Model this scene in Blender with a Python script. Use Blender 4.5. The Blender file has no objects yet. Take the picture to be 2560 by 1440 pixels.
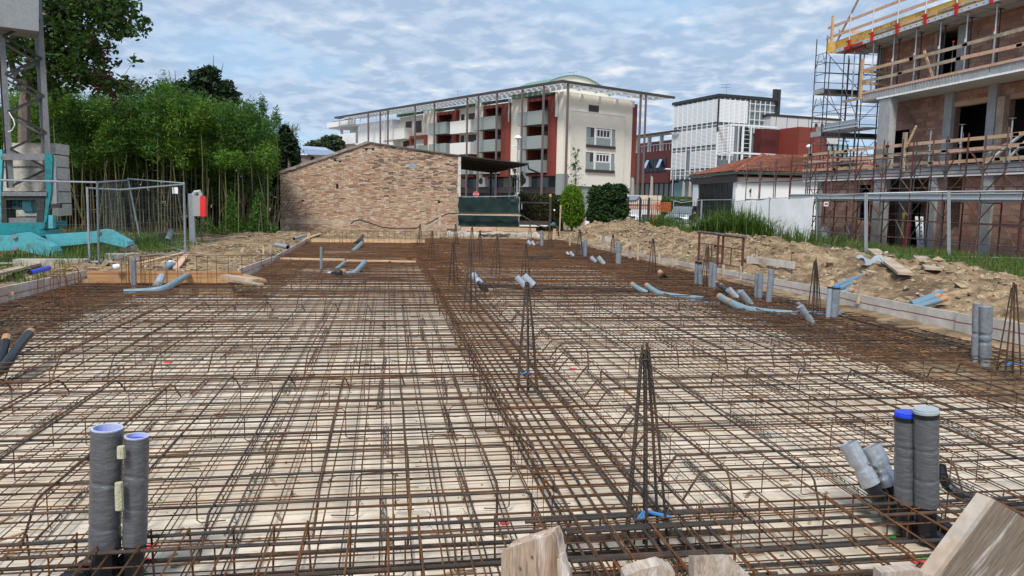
import bpy, math, random
import numpy as np
from mathutils import Vector, Matrix
random.seed(7); np.random.seed(7)
S = bpy.context.scene
COL = S.collection
R = math.radians
# ------------------------------------------------------------------ camera
EYE = Vector((0, 0, 1.75))
PITCH, YAW, ROLL, FOC = R(6.6), R(-9.34), R(1.1), 1920.0
_f = Vector((math.sin(-YAW)*math.cos(PITCH), math.cos(YAW)*math.cos(PITCH), -math.sin(PITCH)))
_r0 = Vector((math.cos(YAW), math.sin(YAW), 0)); _u0 = _r0.cross(_f)
_r = _r0*math.cos(ROLL)+_u0*math.sin(ROLL); _u = _u0*math.cos(ROLL)-_r0*math.sin(ROLL)
cam_data = bpy.data.cameras.new('camera'); cam = bpy.data.objects.new('camera', cam_data); COL.objects.link(cam)
cam_data.sensor_width = 36; cam_data.lens = 36*FOC/2560; cam_data.clip_start = .05; cam_data.clip_end = 6000
cam.matrix_world = Matrix(((_r.x, _u.x, -_f.x, EYE.x), (_r.y, _u.y, -_f.y, EYE.y), (_r.z, _u.z, -_f.z, EYE.z), (0, 0, 0, 1)))
S.camera = cam
# ------------------------------------------------------------------ sky, sun, exposure
SUN_HEAD, SUN_EL = R(205), R(52)
w = bpy.data.worlds.new('World'); S.world = w; w.use_nodes = True
nt = w.node_tree; nt.nodes.clear()
def N(t, **k):
    n = nt.nodes.new(t)
    for a, b in k.items(): setattr(n, a, b)
    return n
def Lk(a, b): nt.links.new(a, b)
def mth(op, a, b=None, clamp=False):
    n = N('ShaderNodeMath', operation=op, use_clamp=clamp)
    for i, x in enumerate((a, b)):
        if x is None: continue
        if isinstance(x, (int, float)): n.inputs[i].default_value = x
        else: Lk(x, n.inputs[i])
    return n.outputs[0]
sky = N('ShaderNodeTexSky', sky_type='NISHITA', sun_disc=False, sun_elevation=SUN_EL, sun_rotation=SUN_HEAD, air_density=1.0, dust_density=.6, ozone_density=1.2)
tc = N('ShaderNodeTexCoord'); sep = N('ShaderNodeSeparateXYZ'); Lk(tc.outputs['Generated'], sep.inputs[0])
zc = mth('MAXIMUM', sep.outputs[2], 0.0)
den = mth('ADD', zc, .17)
cx, cy = mth('DIVIDE', sep.outputs[0], den), mth('DIVIDE', sep.outputs[1], den)
cmb = N('ShaderNodeCombineXYZ'); Lk(cx, cmb.inputs[0]); Lk(cy, cmb.inputs[1])
def noise(vec, scale, detail, rough, dist=0.0, st=(1, 1, 1), rot=0, loc=(0, 0, 0)):
    mp = N('ShaderNodeMapping'); mp.inputs['Scale'].default_value = st; mp.inputs['Rotation'].default_value = (0, 0, rot); mp.inputs['Location'].default_value = loc
    Lk(vec, mp.inputs[0])
    n = N('ShaderNodeTexNoise'); n.inputs['Scale'].default_value = scale; n.inputs['Detail'].default_value = detail
    n.inputs['Roughness'].default_value = rough; n.inputs['Distortion'].default_value = dist
    Lk(mp.outputs[0], n.inputs['Vector']); return n.outputs['Fac']
puffs = noise(cmb.outputs[0], 6.2, 4, .5, .3, (1, 1.0, 1), R(20))
bands = noise(cmb.outputs[0], .6, 3, .5, .2, (1, 1.1, 1), R(-25), (3, 1, 0))
fine = noise(cmb.outputs[0], 10.5, 4, .52, .3, (1, 1.0, 1), R(35), (5, 2, 0))
def rng(v, a, b, c=0.0, d=1.0):
    n = N('ShaderNodeMapRange', interpolation_type='SMOOTHSTEP'); Lk(v, n.inputs[0])
    for i, x in enumerate((a, b, c, d)): n.inputs[i+1].default_value = x
    return n.outputs[0]
def mixc(fac, a, b):
    n = N('ShaderNodeMix', data_type='RGBA')
    if isinstance(fac, (int, float)): n.inputs[0].default_value = fac
    else: Lk(fac, n.inputs[0])
    for i, x in ((6, a), (7, b)):
        if isinstance(x, tuple): n.inputs[i].default_value = (*x, 1)
        else: Lk(x, n.inputs[i])
    return n.outputs[2]
CLOUD_W, CLOUD_G, CLOUD_L, BLUE_T = (4.7, 4.85, 5.0), (2.2, 2.92, 3.95), (3.0, 3.65, 4.55), (2.0, 3.4, 4.9)
# a thin even layer: blue grey bellies, paler between them, small white puffs where it thins, more of them to the east
mott = rng(mth('ADD', mth('MULTIPLY', puffs, .45), mth('MULTIPLY', fine, .55)), .42, .58)
layer = mixc(mott, CLOUD_G, CLOUD_L)
east = rng(sep.outputs[0], -.35, .75, -.035, .03)
puffv = mth('ADD', mth('ADD', mth('MULTIPLY', puffs, .55), mth('MULTIPLY', fine, .3)), mth('ADD', mth('MULTIPLY', bands, .15), east))
white = rng(puffv, .535, .68)
layer = mixc(white, layer, CLOUD_W)
skyc = mixc(.75, sky.outputs[0], BLUE_T)
gaps = rng(bands, .36, .46)
low = rng(sep.outputs[2], .02, .10)               # the layer ends low over the horizon
cover2 = mth('MULTIPLY', mth('ADD', mth('MULTIPLY', gaps, .45), .55), low)
allc = mixc(cover2, skyc, layer)
bg = N('ShaderNodeBackground'); bg.inputs[1].default_value = .076; Lk(allc, bg.inputs[0])
out = N('ShaderNodeOutputWorld'); Lk(bg.outputs[0], out.inputs[0])
sl = bpy.data.lights.new('sun', 'SUN'); sl.energy = 1.5; sl.angle = R(14); sl.color = (1, .95, .88)
sun = bpy.data.objects.new('sun', sl); COL.objects.link(sun); sun.location = (0, -20, 60)
_sd = Vector((math.sin(SUN_HEAD)*math.cos(SUN_EL), math.cos(SUN_HEAD)*math.cos(SUN_EL), math.sin(SUN_EL)))
sun.rotation_euler = _sd.to_track_quat('Z', 'Y').to_euler()
vs = S.view_settings; vs.view_transform = 'Standard'; vs.look = 'None'; vs.gamma = 1; vs.exposure = 1.32; vs.use_curve_mapping = False
S.cycles.max_bounces = 6; S.cycles.transparent_max_bounces = 12; S.cycles.use_denoising = True
# ------------------------------------------------------------------ where a sight line meets a plane (for surveying points)
def ray(x, y): return _f + _r*((x-1280)/FOC) + _u*((720-y)/FOC)
def G(x, y, z=0.0):
    d = ray(x, y); return EYE + d*((z-EYE.z)/d.z)
def VY(x, y, Y): d = ray(x, y); return EYE + d*(Y/d.y)
def VX(x, y, X): d = ray(x, y); return EYE + d*(X/d.x)
# ------------------------------------------------------------------ materials
MATS = {}
def mat(name, col, rough=.7, metal=0.0, var=.25, scale=3.0, col2=None, lo=.42, hi=.6, bump=0.0, bscale=None, st=(1, 1, 1), rnd=0.0, rcols=None, spec=.4,
        trans=0.0, alpha=None, ribs=None, dirt=None, detail=5, bdist=.02, mrot=None):
    m = bpy.data.materials.new(name); m.use_nodes = True; MATS[name] = m
    t = m.node_tree; nn = t.nodes; L = t.links.new
    b = nn['Principled BSDF']; b.inputs['Roughness'].default_value = rough; b.inputs['Metallic'].default_value = metal
    b.inputs['Specular IOR Level'].default_value = spec
    g = nn.new('ShaderNodeNewGeometry'); mp = nn.new('ShaderNodeMapping'); mp.inputs['Scale'].default_value = st; L(g.outputs['Position'], mp.inputs[0])
    if mrot:
        m0 = nn.new('ShaderNodeMapping'); m0.inputs['Rotation'].default_value = mrot; L(g.outputs['Position'], m0.inputs[0]); L(m0.outputs[0], mp.inputs[0])
    def nz(sc, det=detail, ro=.6):
        n = nn.new('ShaderNodeTexNoise'); n.inputs['Scale'].default_value = sc; n.inputs['Detail'].default_value = det; n.inputs['Roughness'].default_value = ro
        L(mp.outputs[0], n.inputs['Vector']); return n.outputs['Fac']
    def mix(f, a, c, bt='MIX'):
        n = nn.new('ShaderNodeMix'); n.data_type = 'RGBA'; n.blend_type = bt
        for i, x in ((0, f), (6, a), (7, c)):
            if isinstance(x, (int, float)): n.inputs[i].default_value = x
            elif isinstance(x, tuple): n.inputs[i].default_value = (*x, 1)
            else: L(x, n.inputs[i])
        return n.outputs[2]
    def mr(v, a, c, d=0.0, e=1.0):
        n = nn.new('ShaderNodeMapRange'); L(v, n.inputs[0])
        for i, x in enumerate((a, c, d, e)): n.inputs[i+1].default_value = x
        return n.outputs[0]
    c = tuple(col)
    rv = None
    if rnd or rcols:
        oi = nn.new('ShaderNodeObjectInfo'); ad = nn.new('ShaderNodeMath'); ad.operation = 'ADD'; L(oi.outputs['Random'], ad.inputs[0]); L(g.outputs['Random Per Island'], ad.inputs[1])
        fr = nn.new('ShaderNodeMath'); fr.operation = 'FRACT'; L(ad.outputs[0], fr.inputs[0]); rv = fr.outputs[0]
    if rcols:
        cr = nn.new('ShaderNodeValToRGB'); cr.color_ramp.interpolation = 'CONSTANT'; L(rv, cr.inputs[0])
        while len(cr.color_ramp.elements) < len(rcols): cr.color_ramp.elements.new(.5)
        for i, (e, cc) in enumerate(zip(cr.color_ramp.elements, rcols)): e.position = i/len(rcols); e.color = (*cc, 1)
        c = cr.outputs[0]
    if col2 is not None: c = mix(mr(nz(scale), lo, hi), c, tuple(col2))
    if dirt is not None: c = mix(mr(nz(dirt[1], 6, .65), dirt[2], dirt[3], 0, dirt[4]), c, tuple(dirt[0]))
    if var: c = mix(1.0, c, mr(nz(scale*3.7), .3, .7, 1-var, 1+var), 'MULTIPLY')
    if rnd: c = mix(1.0, c, mr(rv, 0, 1, 1-rnd, 1+rnd), 'MULTIPLY')
    if isinstance(c, tuple): b.inputs['Base Color'].default_value = (*c, 1)
    else: L(c, b.inputs['Base Color'])
    hsrc = None
    if bump: hsrc = nz(bscale or scale*6, 4, .6)
    if ribs:
        wv = nn.new('ShaderNodeTexWave'); wv.wave_type = 'BANDS'; wv.bands_direction = 'X'; wv.inputs['Scale'].default_value = ribs; wv.inputs['Distortion'].default_value = .6
        mp2 = nn.new('ShaderNodeMapping'); mp2.inputs['Rotation'].default_value = (0, R(28), R(12)); L(g.outputs['Position'], mp2.inputs[0]); L(mp2.outputs[0], wv.inputs['Vector']); hsrc = wv.outputs['Fac']
    if hsrc is not None:
        bp = nn.new('ShaderNodeBump'); bp.inputs['Strength'].default_value = min(1, bump or 1); bp.inputs['Distance'].default_value = bdist if not ribs else .004; L(hsrc, bp.inputs['Height']); L(bp.outputs[0], b.inputs['Normal'])
    if trans:
        tr = nn.new('ShaderNodeBsdfTranslucent'); ms = nn.new('ShaderNodeMixShader'); ms.inputs[0].default_value = trans
        if isinstance(c, tuple): tr.inputs[0].default_value = (*c, 1)
        else: L(c, tr.inputs[0])
        L(b.outputs[0], ms.inputs[1]); L(tr.outputs[0], ms.inputs[2]); L(ms.outputs[0], nn['Material Output'].inputs[0])
    if alpha is not None: b.inputs['Alpha'].default_value = alpha
    return m
M = lambda n: MATS[n]
mat('lean_concrete', (.71, .615, .49), .9, var=.16, scale=.8, col2=(.60, .50, .375), bump=.8, bscale=7, bdist=.03, st=(.35, 1.6, 1), dirt=((.36, .26, .17), 11, .56, .68, .75))
mat('soil', (.285, .195, .112), .95, var=.42, scale=.8, col2=(.135, .086, .048), bump=1, bscale=11, bdist=.06, dirt=((.42, .32, .195), 2.4, .52, .66, .8))
mat('clod', (.30, .225, .145), .95, var=.25, scale=3, rnd=.35, bump=.6, bscale=20)
mat('rubble', (.4, .32, .21), .92, var=.2, scale=4, rcols=[(.29, .21, .13), (.36, .275, .175), (.22, .155, .092), (.40, .32, .22), (.18, .125, .075), (.31, .23, .14)], rnd=.2, bump=.8, bscale=30)
mat('rust', (.098, .048, .025), .85, var=.4, scale=2.2, col2=(.165, .074, .029), lo=.48, hi=.64, dirt=((.05, .033, .025), 1.3, .48, .6, .85), spec=.25)
mat('rust_bright', (.175, .075, .027), .85, var=.3, scale=4, col2=(.12, .052, .023), spec=.2)
mat('dark_steel', (.042, .033, .028), .65, var=.35, scale=3, col2=(.095, .050, .027), lo=.44, hi=.62, spec=.35)
mat('ribbed_steel', (.046, .038, .033), .6, var=.35, scale=3, col2=(.11, .060, .034), lo=.46, hi=.64, ribs=26, spec=.5)
mat('black_plastic', (.016, .016, .018), .45, var=.2)
mat('spacer_plastic', (.06, .063, .068), .55, var=.2)
mat('pipe_black', (.012, .013, .016), .38, var=.2, spec=.5)
mat('foil', (.15, .155, .168), .33, .4, var=.1, scale=5, bump=.5, bscale=9, bdist=.02, st=(1, 1, 3.2), spec=.7)
mat('foil_bright', (.46, .49, .53), .34, .5, var=.14, scale=5, bump=.6, bscale=22, bdist=.012)
mat('foil_grey', (.27, .295, .33), .38, .4, var=.2, scale=6, bump=.5, bscale=18, bdist=.012)
mat('pvc_grey', (.29, .33, .37), .45, var=.12)
mat('pvc_blue', (.165, .245, .29), .42, var=.15, scale=4, dirt=((.2, .17, .13), 4, .58, .7, .5))
mat('conduit_blue', (.14, .235, .31), .42, var=.12)
mat('foam_inside', (.46, .49, .62), .5, var=.05)
mat('cap_blue', (.02, .06, .62), .35, var=.08)
mat('cap_grey', (.36, .41, .44), .5, var=.08)
mat('foam_yellow', (.47, .45, .31), .9, var=.12, scale=20, bump=.5, bscale=60)
mat('tape_brown', (.42, .235, .13), .5, var=.15)
mat('tape_blue', (.05, .22, .52), .5, var=.1)
mat('spray_red', (.78, .07, .08), .8, var=.12)
mat('spray_green', (.07, .42, .09), .8, var=.12)
mat('wood_old', (.45, .35, .255), .85, var=.22, scale=1.2, st=(1, 1, 1), col2=(.31, .24, .175), bump=.4, bscale=30, bdist=.004, dirt=((.56, .48, .41), 3.2, .52, .68, .7))
mat('wood_form', (.56, .52, .47), .85, var=.14, scale=1.6, col2=(.46, .42, .37), bump=.3, bscale=24, bdist=.004, dirt=((.22, .14, .09), 1.1, .58, .70, .7))
mat('wood_lime', (.62, .53, .46), .88, var=.18, scale=2.2, col2=(.52, .40, .33), bump=.3, bscale=24, bdist=.004, dirt=((.16, .09, .055), .9, .60, .70, .85))
mat('wood_fresh', (.46, .27, .125), .75, var=.2, scale=2, st=(.5, 3, 8), col2=(.35, .19, .085), bump=.2)
mat('wood_pale', (.60, .42, .25), .75, var=.14, scale=2, st=(1, .3, 6), col2=(.5, .32, .18), bump=.2)
mat('wood_pink', (.62, .40, .32), .75, var=.14, scale=2, col2=(.6, .36, .2))
mat('wood_yellow', (.62, .37, .07), .6, var=.18, scale=2, col2=(.34, .20, .08), lo=.5, hi=.62)
mat('wood_end', (.40, .295, .22), .85, var=.34, scale=2.6, st=(14, 14, 1.3), col2=(.27, .18, .125), lo=.5, hi=.6, bump=.6, bscale=9, bdist=.004, dirt=((.66, .60, .56), 1.2, .5, .66, .8))
mat('wood_flat', (.41, .335, .275), .85, var=.3, scale=2.4, st=(14, 1.6, 5), col2=(.30, .23, .18), lo=.5, hi=.6, bump=.4, bscale=9, bdist=.003, dirt=((.66, .61, .57), 1.2, .5, .66, .7))
mat('wood_grey', (.20, .16, .128), .88, var=.34, scale=2.2, st=(14, 8, 1.4), mrot=(0, R(-38), 0), col2=(.20, .155, .12), bump=.4, bscale=9, bdist=.004, dirt=((.58, .54, .50), 1.5, .56, .66, .75))
mat('wood_white', (.46, .42, .38), .88, var=.2, scale=4, col2=(.42, .34, .27), bump=.3, bscale=30, bdist=.004)
mat('red_line', (.30, .05, .05), .8, var=.1)
mat('galv', (.33, .36, .39), .5, .2, var=.15, scale=5)
mat('galv_light', (.58, .61, .64), .45, .3, var=.12, scale=5)
mat('wire', (.16, .19, .18), .5, .5, var=.1)
mat('scaffold_red', (.11, .022, .018), .6, var=.3, scale=5, col2=(.09, .045, .035))
mat('scaffold_brown', (.11, .055, .040), .6, .1, var=.3, scale=5, col2=(.15, .12, .11))
mat('scaffold_dark', (.085, .085, .095), .5, .3, var=.3, scale=5, col2=(.055, .05, .055))
mat('clamp_red', (.42, .02, .012), .5, var=.1)
mat('turquoise', (.085, .37, .42), .45, var=.14, scale=2.5, dirt=((.10, .11, .085), 3.4, .54, .70, .8), spec=.5)
mat('turquoise_deep', (.015, .21, .23), .45, var=.2, scale=3, dirt=((.05, .04, .03), 3, .55, .7, .8))  # darker copy; shade under the crane deck put into the paint
mat('crane_grey', (.20, .205, .21), .55, .2, var=.18, scale=4, dirt=((.2, .13, .09), 5, .6, .72, .6))
mat('crane_dark', (.045, .04, .038), .6, .2, var=.3, scale=3)
mat('sheet_grey', (.31, .325, .335), .5, .3, var=.12, scale=4, dirt=((.30, .24, .18), 4, .58, .7, .5))
mat('ballast', (.50, .47, .42), .9, var=.2, scale=3, bump=.6, bscale=16, dirt=((.2, .17, .14), 2.4, .55, .68, .7))
mat('concrete', (.40, .40, .40), .85, var=.13, scale=1.4, col2=(.34, .345, .35), bump=.2)
mat('concrete_soffit', (.55, .53, .50), .85, var=.1, scale=1.2, dirt=((.25, .24, .23), 1.1, .60, .70, .5))
mat('concrete_old', (.36, .32, .27), .92, var=.25, scale=2, bump=.6, dirt=((.55, .5, .43), 1.8, .5, .66, .7))
mat('foam_white', (.85, .86, .88), .7, var=.05)
BR = [(.52, .36, .235), (.60, .47, .335), (.46, .28, .185), (.53, .345, .23), (.40, .225, .15), (.64, .525, .40), (.51, .34, .235), (.44, .31, .225), (.56, .395, .285), (.50, .39, .30)]
mat('brick', (.4, .2, .1), .92, var=.22, scale=5, rcols=BR, rnd=.08, bump=.6, bscale=50, dirt=((.17, .135, .11), 1.6, .56, .70, .5))
mat('brick_sooty', (.1, .08, .06), .92, var=.3, scale=5, rcols=[(.20, .155, .125), (.26, .18, .135), (.155, .13, .115), (.29, .21, .155)], rnd=.2, bump=.6, bscale=50)
mat('mortar', (.48, .37, .29), .95, var=.25, scale=3, dirt=((.10, .085, .075), .75, .52, .66, .7))
mat('plaster_edge', (.62, .58, .52), .9, var=.25, scale=4, dirt=((.35, .25, .18), 3, .55, .65, .8))
mat('tile_grey', (.28, .25, .22), .9, var=.3, scale=6, rnd=.25, bump=.5)
mat('clay_block', (.38, .175, .115), .9, var=.16, scale=5, rcols=[(.42, .235, .175), (.37, .19, .14), (.47, .275, .205), (.34, .18, .135), (.40, .245, .19)], rnd=.12, bump=.5, bscale=30, dirt=((.20, .135, .105), 1.0, .5, .65, .6))
mat('block_joint', (.22, .15, .125), .95, var=.2)
mat('inside_shade', (.018, .015, .014), .95, var=.2)  # near-black puts the shade of rooms, wall holes and pipe mouths into colour
mat('white_wall', (.80, .81, .82), .8, var=.04, scale=2)
mat('cream_wall', (.79, .745, .645), .85, var=.04, scale=.8, dirt=((.6, .55, .47), .6, .60, .75, .5))
mat('pale_wall', (.74, .74, .71), .85, var=.05, scale=.8)
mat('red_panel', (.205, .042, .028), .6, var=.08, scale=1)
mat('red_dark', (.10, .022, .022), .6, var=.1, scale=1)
mat('frame_brown', (.062, .048, .046), .5, var=.1)
mat('pole_brown', (.15, .115, .11), .5, var=.1)
mat('shutter', (.055, .04, .04), .6, var=.1)
mat('board_concrete', (.27, .315, .305), .8, var=.14, scale=2, st=(1, 1, 5), dirt=((.2, .23, .22), 1.3, .55, .68, .5))
mat('glass_dark', (.014, .017, .02), .12, var=.2, scale=.3, spec=.3)
mat('glass_grey', (.16, .19, .20), .12, var=.15, scale=.3, spec=.7)
mat('glass_teal', (.05, .16, .17), .1, var=.2, scale=.4, spec=.8)
mat('glass_sky', (.30, .47, .50), .1, var=.2, scale=.4, spec=.9)
mat('canopy_panel', (.72, .76, .80), .4, var=.06, trans=.5)
mat('copper_green', (.16, .27, .225), .6, var=.12)
mat('green_dark', (.04, .075, .06), .5, var=.1)
mat('white_metal', (.78, .80, .82), .4, var=.04)
mat('louver', (.84, .86, .88), .45, 0, var=.06)
mat('grey_panel', (.56, .57, .58), .6, var=.06)
mat('black_metal', (.03, .03, .034), .45, var=.1)
mat('roof_tile', (.42, .15, .085), .85, var=.2, scale=3, rcols=[(.36, .13, .078), (.30, .105, .062), (.42, .175, .11), (.33, .12, .08)], rnd=.15)
mat('solar', (.40, .50, .66), .2, .3, var=.1)
mat('far_wall', (.22, .165, .15), .85, var=.1)
mat('net_green', (.012, .034, .032), .8, var=.25, scale=.9, trans=.15)
mat('net_white', (.66, .68, .71), .75, var=.05, scale=3, trans=.12)
mat('net_orange', (.75, .20, .05), .7, var=.1, trans=.2)
mat('red_plastic', (.80, .035, .035), .4, var=.05)
mat('box_grey', (.38, .40, .41), .5, var=.08)
mat('paper', (.82, .82, .84), .8, var=.03)
mat('sign_red', (.62, .02, .03), .5, var=.03)
mat('lamp_glass', (.82, .84, .86), .3, var=.02)
mat('umbrella', (.33, .285, .255), .9, var=.12, scale=4)
mat('car_paint', (.36, .40, .43), .25, .5, var=.03, spec=.7)
mat('car_white', (.72, .75, .78), .25, var=.03, spec=.7)
mat('tyre', (.02, .02, .02), .8, var=.1)
mat('headlight', (.75, .8, .85), .15, var=.02)
mat('pallet_wrap', (.60, .50, .40), .5, var=.14, scale=2, col2=(.70, .62, .52))
mat('bag_pink', (.60, .30, .23), .7, var=.15, scale=3)
mat('hose', (.055, .05, .048), .6, var=.2)
mat('bark', (.17, .14, .115), .9, var=.25, scale=6, bump=.6)
mat('cane', (.14, .155, .055), .6, var=.25, scale=2, col2=(.17, .14, .07), lo=.5, hi=.62)
mat('cane_dry', (.145, .12, .065), .8, var=.35, scale=2, col2=(.085, .072, .036))
def leafm(name, a, b, tr=.38): mat(name, a, .55, var=.22, scale=.9, rcols=[a, b, tuple((x+y)/2 for x, y in zip(a, b)), tuple(x*.62 for x in a)], rnd=.25, trans=tr, spec=.3)
leafm('leaf_bamboo', (.05, .14, .024), (.11, .215, .028), .42)
leafm('leaf_bamboo_light', (.115, .235, .024), (.16, .285, .035))
leafm('leaf_tree', (.042, .095, .02), (.075, .145, .028), .4)
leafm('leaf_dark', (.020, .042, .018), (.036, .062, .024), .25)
leafm('leaf_red', (.15, .032, .022), (.085, .024, .02), .3)
leafm('leaf_far', (.055, .085, .04), (.075, .11, .05), .2)
leafm('leaf_thuja', (.12, .25, .014), (.19, .33, .02), .35)
leafm('leaf_laurel', (.022, .062, .014), (.055, .115, .026), .3)
leafm('leaf_hedge', (.045, .075, .02), (.085, .055, .03), .3)
leafm('leaf_hedge_light', (.10, .18, .03), (.06, .11, .02), .3)
leafm('grass', (.085, .165, .03), (.14, .22, .045), .45)
leafm('grass_dry', (.25, .20, .09), (.17, .15, .06), .3)
leafm('litter', (.42, .32, .20), (.27, .19, .11), .0)
# ------------------------------------------------------------------ mesh helpers
class MB:
    def __init__(s): s.v = []; s.f = []
    def add(s, vs, fs):
        o = len(s.v); s.v += [tuple(p) for p in vs]; s.f += [tuple(i+o for i in f) for f in fs]; return s
    def hexa(s, p):   # 8 points: bottom 4 then top 4, counter-clockwise
        return s.add(p, [(3, 2, 1, 0), (4, 5, 6, 7), (0, 1, 5, 4), (1, 2, 6, 5), (2, 3, 7, 6), (3, 0, 4, 7)])
    def box(s, x0, x1, y0, y1, z0, z1):
        return s.hexa([(x0, y0, z0), (x1, y0, z0), (x1, y1, z0), (x0, y1, z0), (x0, y0, z1), (x1, y0, z1), (x1, y1, z1), (x0, y1, z1)])
    def obox(s, c, size, rot):
        c = Vector(c); a, b, d = (x/2 for x in size)
        return s.hexa([c+rot @ Vector(p) for p in ((-a, -b, -d), (a, -b, -d), (a, b, -d), (-a, b, -d), (-a, -b, d), (a, -b, d), (a, b, d), (-a, b, d))])
    def beam(s, p, q, wd, h, up=(0, 0, 1)):   # rectangular bar from p to q, wd across, h along up
        p, q, up = Vector(p), Vector(q), Vector(up); d = (q-p).normalized(); x = d.cross(up)
        if x.length < 1e-5: x = d.cross(Vector((0, 1, 0)))
        x.normalize(); y = x.cross(d); x *= wd/2; y *= h/2
        return s.hexa([p-x-y, p+x-y, q+x-y, q-x-y, p-x+y, p+x+y, q+x+y, q-x+y])
    def tube(s, pts, r, n=6, cap=True):
        pts = [Vector(p) for p in pts]; m = len(pts); rr = r if isinstance(r, (list, tuple)) else [r]*m
        d0 = (pts[1]-pts[0]).normalized(); x = d0.cross(Vector((0, 0, 1)))
        if x.length < 1e-3: x = d0.cross(Vector((1, 0, 0)))
        x.normalize(); vs = []
        for i in range(m):
            d = (pts[min(i+1, m-1)]-pts[max(i-1, 0)])
            if d.length < 1e-9: d = d0
            d.normalize(); x = (x-d*x.dot(d)); x.normalize(); y = d.cross(x)
            for k in range(n):
                a = 2*math.pi*k/n; vs.append(pts[i]+(x*math.cos(a)+y*math.sin(a))*rr[i])
        fs = [(i*n+k, i*n+(k+1) % n, (i+1)*n+(k+1) % n, (i+1)*n+k) for i in range(m-1) for k in range(n)]
        if cap: fs += [tuple(range(n-1, -1, -1)), tuple((m-1)*n+k for k in range(n))]
        return s.add(vs, fs)
    def poly(s, pts): return s.add(pts, [tuple(range(len(pts)))])
    def prism(s, pts, ex):   # closed outline pushed along ex
        ex = Vector(ex); n = len(pts); a = [Vector(p) for p in pts]; b = [p+ex for p in a]
        return s.add(a+b, [tuple(range(n-1, -1, -1)), tuple(range(n, 2*n))]+[(i, (i+1) % n, n+(i+1) % n, n+i) for i in range(n)])
    def grid(s, P):   # rows of points
        h, w_ = len(P), len(P[0])
        return s.add([p for r in P for p in r], [(i*w_+j, i*w_+j+1, (i+1)*w_+j+1, (i+1)*w_+j) for i in range(h-1) for j in range(w_-1)])
WO = {}
def link(o, parent):
    COL.objects.link(o)
    if parent is not None: o.parent = parent
def obj(name, mb, m, parent=None, smooth=False, org=None, kind=None):
    me = bpy.data.meshes.new(name)
    base = WO[parent.name] if parent is not None else None
    V = np.array([tuple(p) for p in mb.v], dtype=np.float64) if not isinstance(mb, np.ndarray) else mb
    if org is None:
        if parent is None:
            lo, hi = V.min(0), V.max(0); org = Vector(((lo[0]+hi[0])/2, (lo[1]+hi[1])/2, lo[2]))
        else: org = base
    V = V-np.array(tuple(org))
    me.from_pydata(V.tolist(), [], mb.f)
    if smooth: me.polygons.foreach_set('use_smooth', [True]*len(me.polygons))
    me.materials.append(M(m) if isinstance(m, str) else m)
    o = bpy.data.objects.new(name, me); link(o, parent)
    o.location = Vector(org)-(base if base is not None else Vector())
    WO[o.name] = Vector(org)
    if kind: o['kind'] = kind
    return o
def quads(name, V, m, parent=None, kind=None, nper=4):   # fast mesh of loose nper-gons from an array (n*nper,3)
    V = np.asarray(V, dtype=np.float32); n = len(V)//nper
    if parent is None: lo, hi = V.min(0), V.max(0); org = Vector(((lo[0]+hi[0])/2, (lo[1]+hi[1])/2, lo[2])); base = Vector()
    else: base = WO[parent.name]; org = base
    me = bpy.data.meshes.new(name); me.vertices.add(n*nper); me.vertices.foreach_set('co', (V-np.array(tuple(org), dtype=np.float32)).ravel())
    me.loops.add(n*nper); me.loops.foreach_set('vertex_index', np.arange(n*nper, dtype=np.int32))
    me.polygons.add(n); me.polygons.foreach_set('loop_start', np.arange(0, n*nper, nper, dtype=np.int32)); me.polygons.foreach_set('loop_total', np.full(n, nper, dtype=np.int32))
    me.update(calc_edges=True); me.validate()
    me.materials.append(M(m)); o = bpy.data.objects.new(name, me); link(o, parent); o.location = org-base; WO[o.name] = org
    if kind: o['kind'] = kind
    return o
def thing(name, label, cat, loc, group=None):
    o = bpy.data.objects.new(name, None); o.empty_display_size = .1; COL.objects.link(o); o.location = loc
    WO[o.name] = Vector(loc); o['label'] = label; o['category'] = cat
    if group: o['group'] = group
    return o
def tag(o, label, cat, group=None):
    o['label'] = label; o['category'] = cat
    if group: o['group'] = group
    return o
def dup(o, loc, label, rz=0.0, parent=None, scale=None):
    c = o.copy(); COL.objects.link(c); c.location = loc; c.rotation_euler = (0, 0, rz); c['label'] = label
    if scale: c.scale = scale
    WO[c.name] = Vector(loc)
    for ch in list(o.children):
        k = ch.copy(); COL.objects.link(k); k.parent = c
        for g in list(ch.children):
            q = g.copy(); COL.objects.link(q); q.parent = k
    return c
class Fr:   # a plan frame: a along one facade, b along the other
    def __init__(s, o, heading):
        h = R(heading); s.o = Vector(o); s.a = Vector((math.sin(h), math.cos(h), 0)); s.b = Vector((math.cos(h), -math.sin(h), 0))
    def P(s, u, t, z): return s.o+s.a*u+s.b*t+Vector((0, 0, z))
    def box(s, mb, u0, u1, t0, t1, z0, z1):
        return mb.hexa([s.P(u0, t0, z0), s.P(u0, t1, z0), s.P(u1, t1, z0), s.P(u1, t0, z0), s.P(u0, t0, z1), s.P(u0, t1, z1), s.P(u1, t1, z1), s.P(u1, t0, z1)])
    def part(s, name, m, parent, *boxes, kind=None):
        mb = MB()
        for b in boxes: s.box(mb, *b)
        return obj(name, mb, m, parent, kind=kind)
    def hit_a(s, x, y, t=0.0):   # sight line against the plane t = const: (u, z)
        d = ray(x, y); o = s.o+s.b*t; k = (o-EYE).dot(s.b)/d.dot(s.b); p = EYE+d*k; return (p-o).dot(s.a), p.z
    def hit_b(s, x, y, u=0.0):
        d = ray(x, y); o = s.o+s.a*u; k = (o-EYE).dot(s.a)/d.dot(s.a); p = EYE+d*k; return (p-o).dot(s.b), p.z
_lat = np.random.RandomState(3).rand(256, 256)
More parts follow.
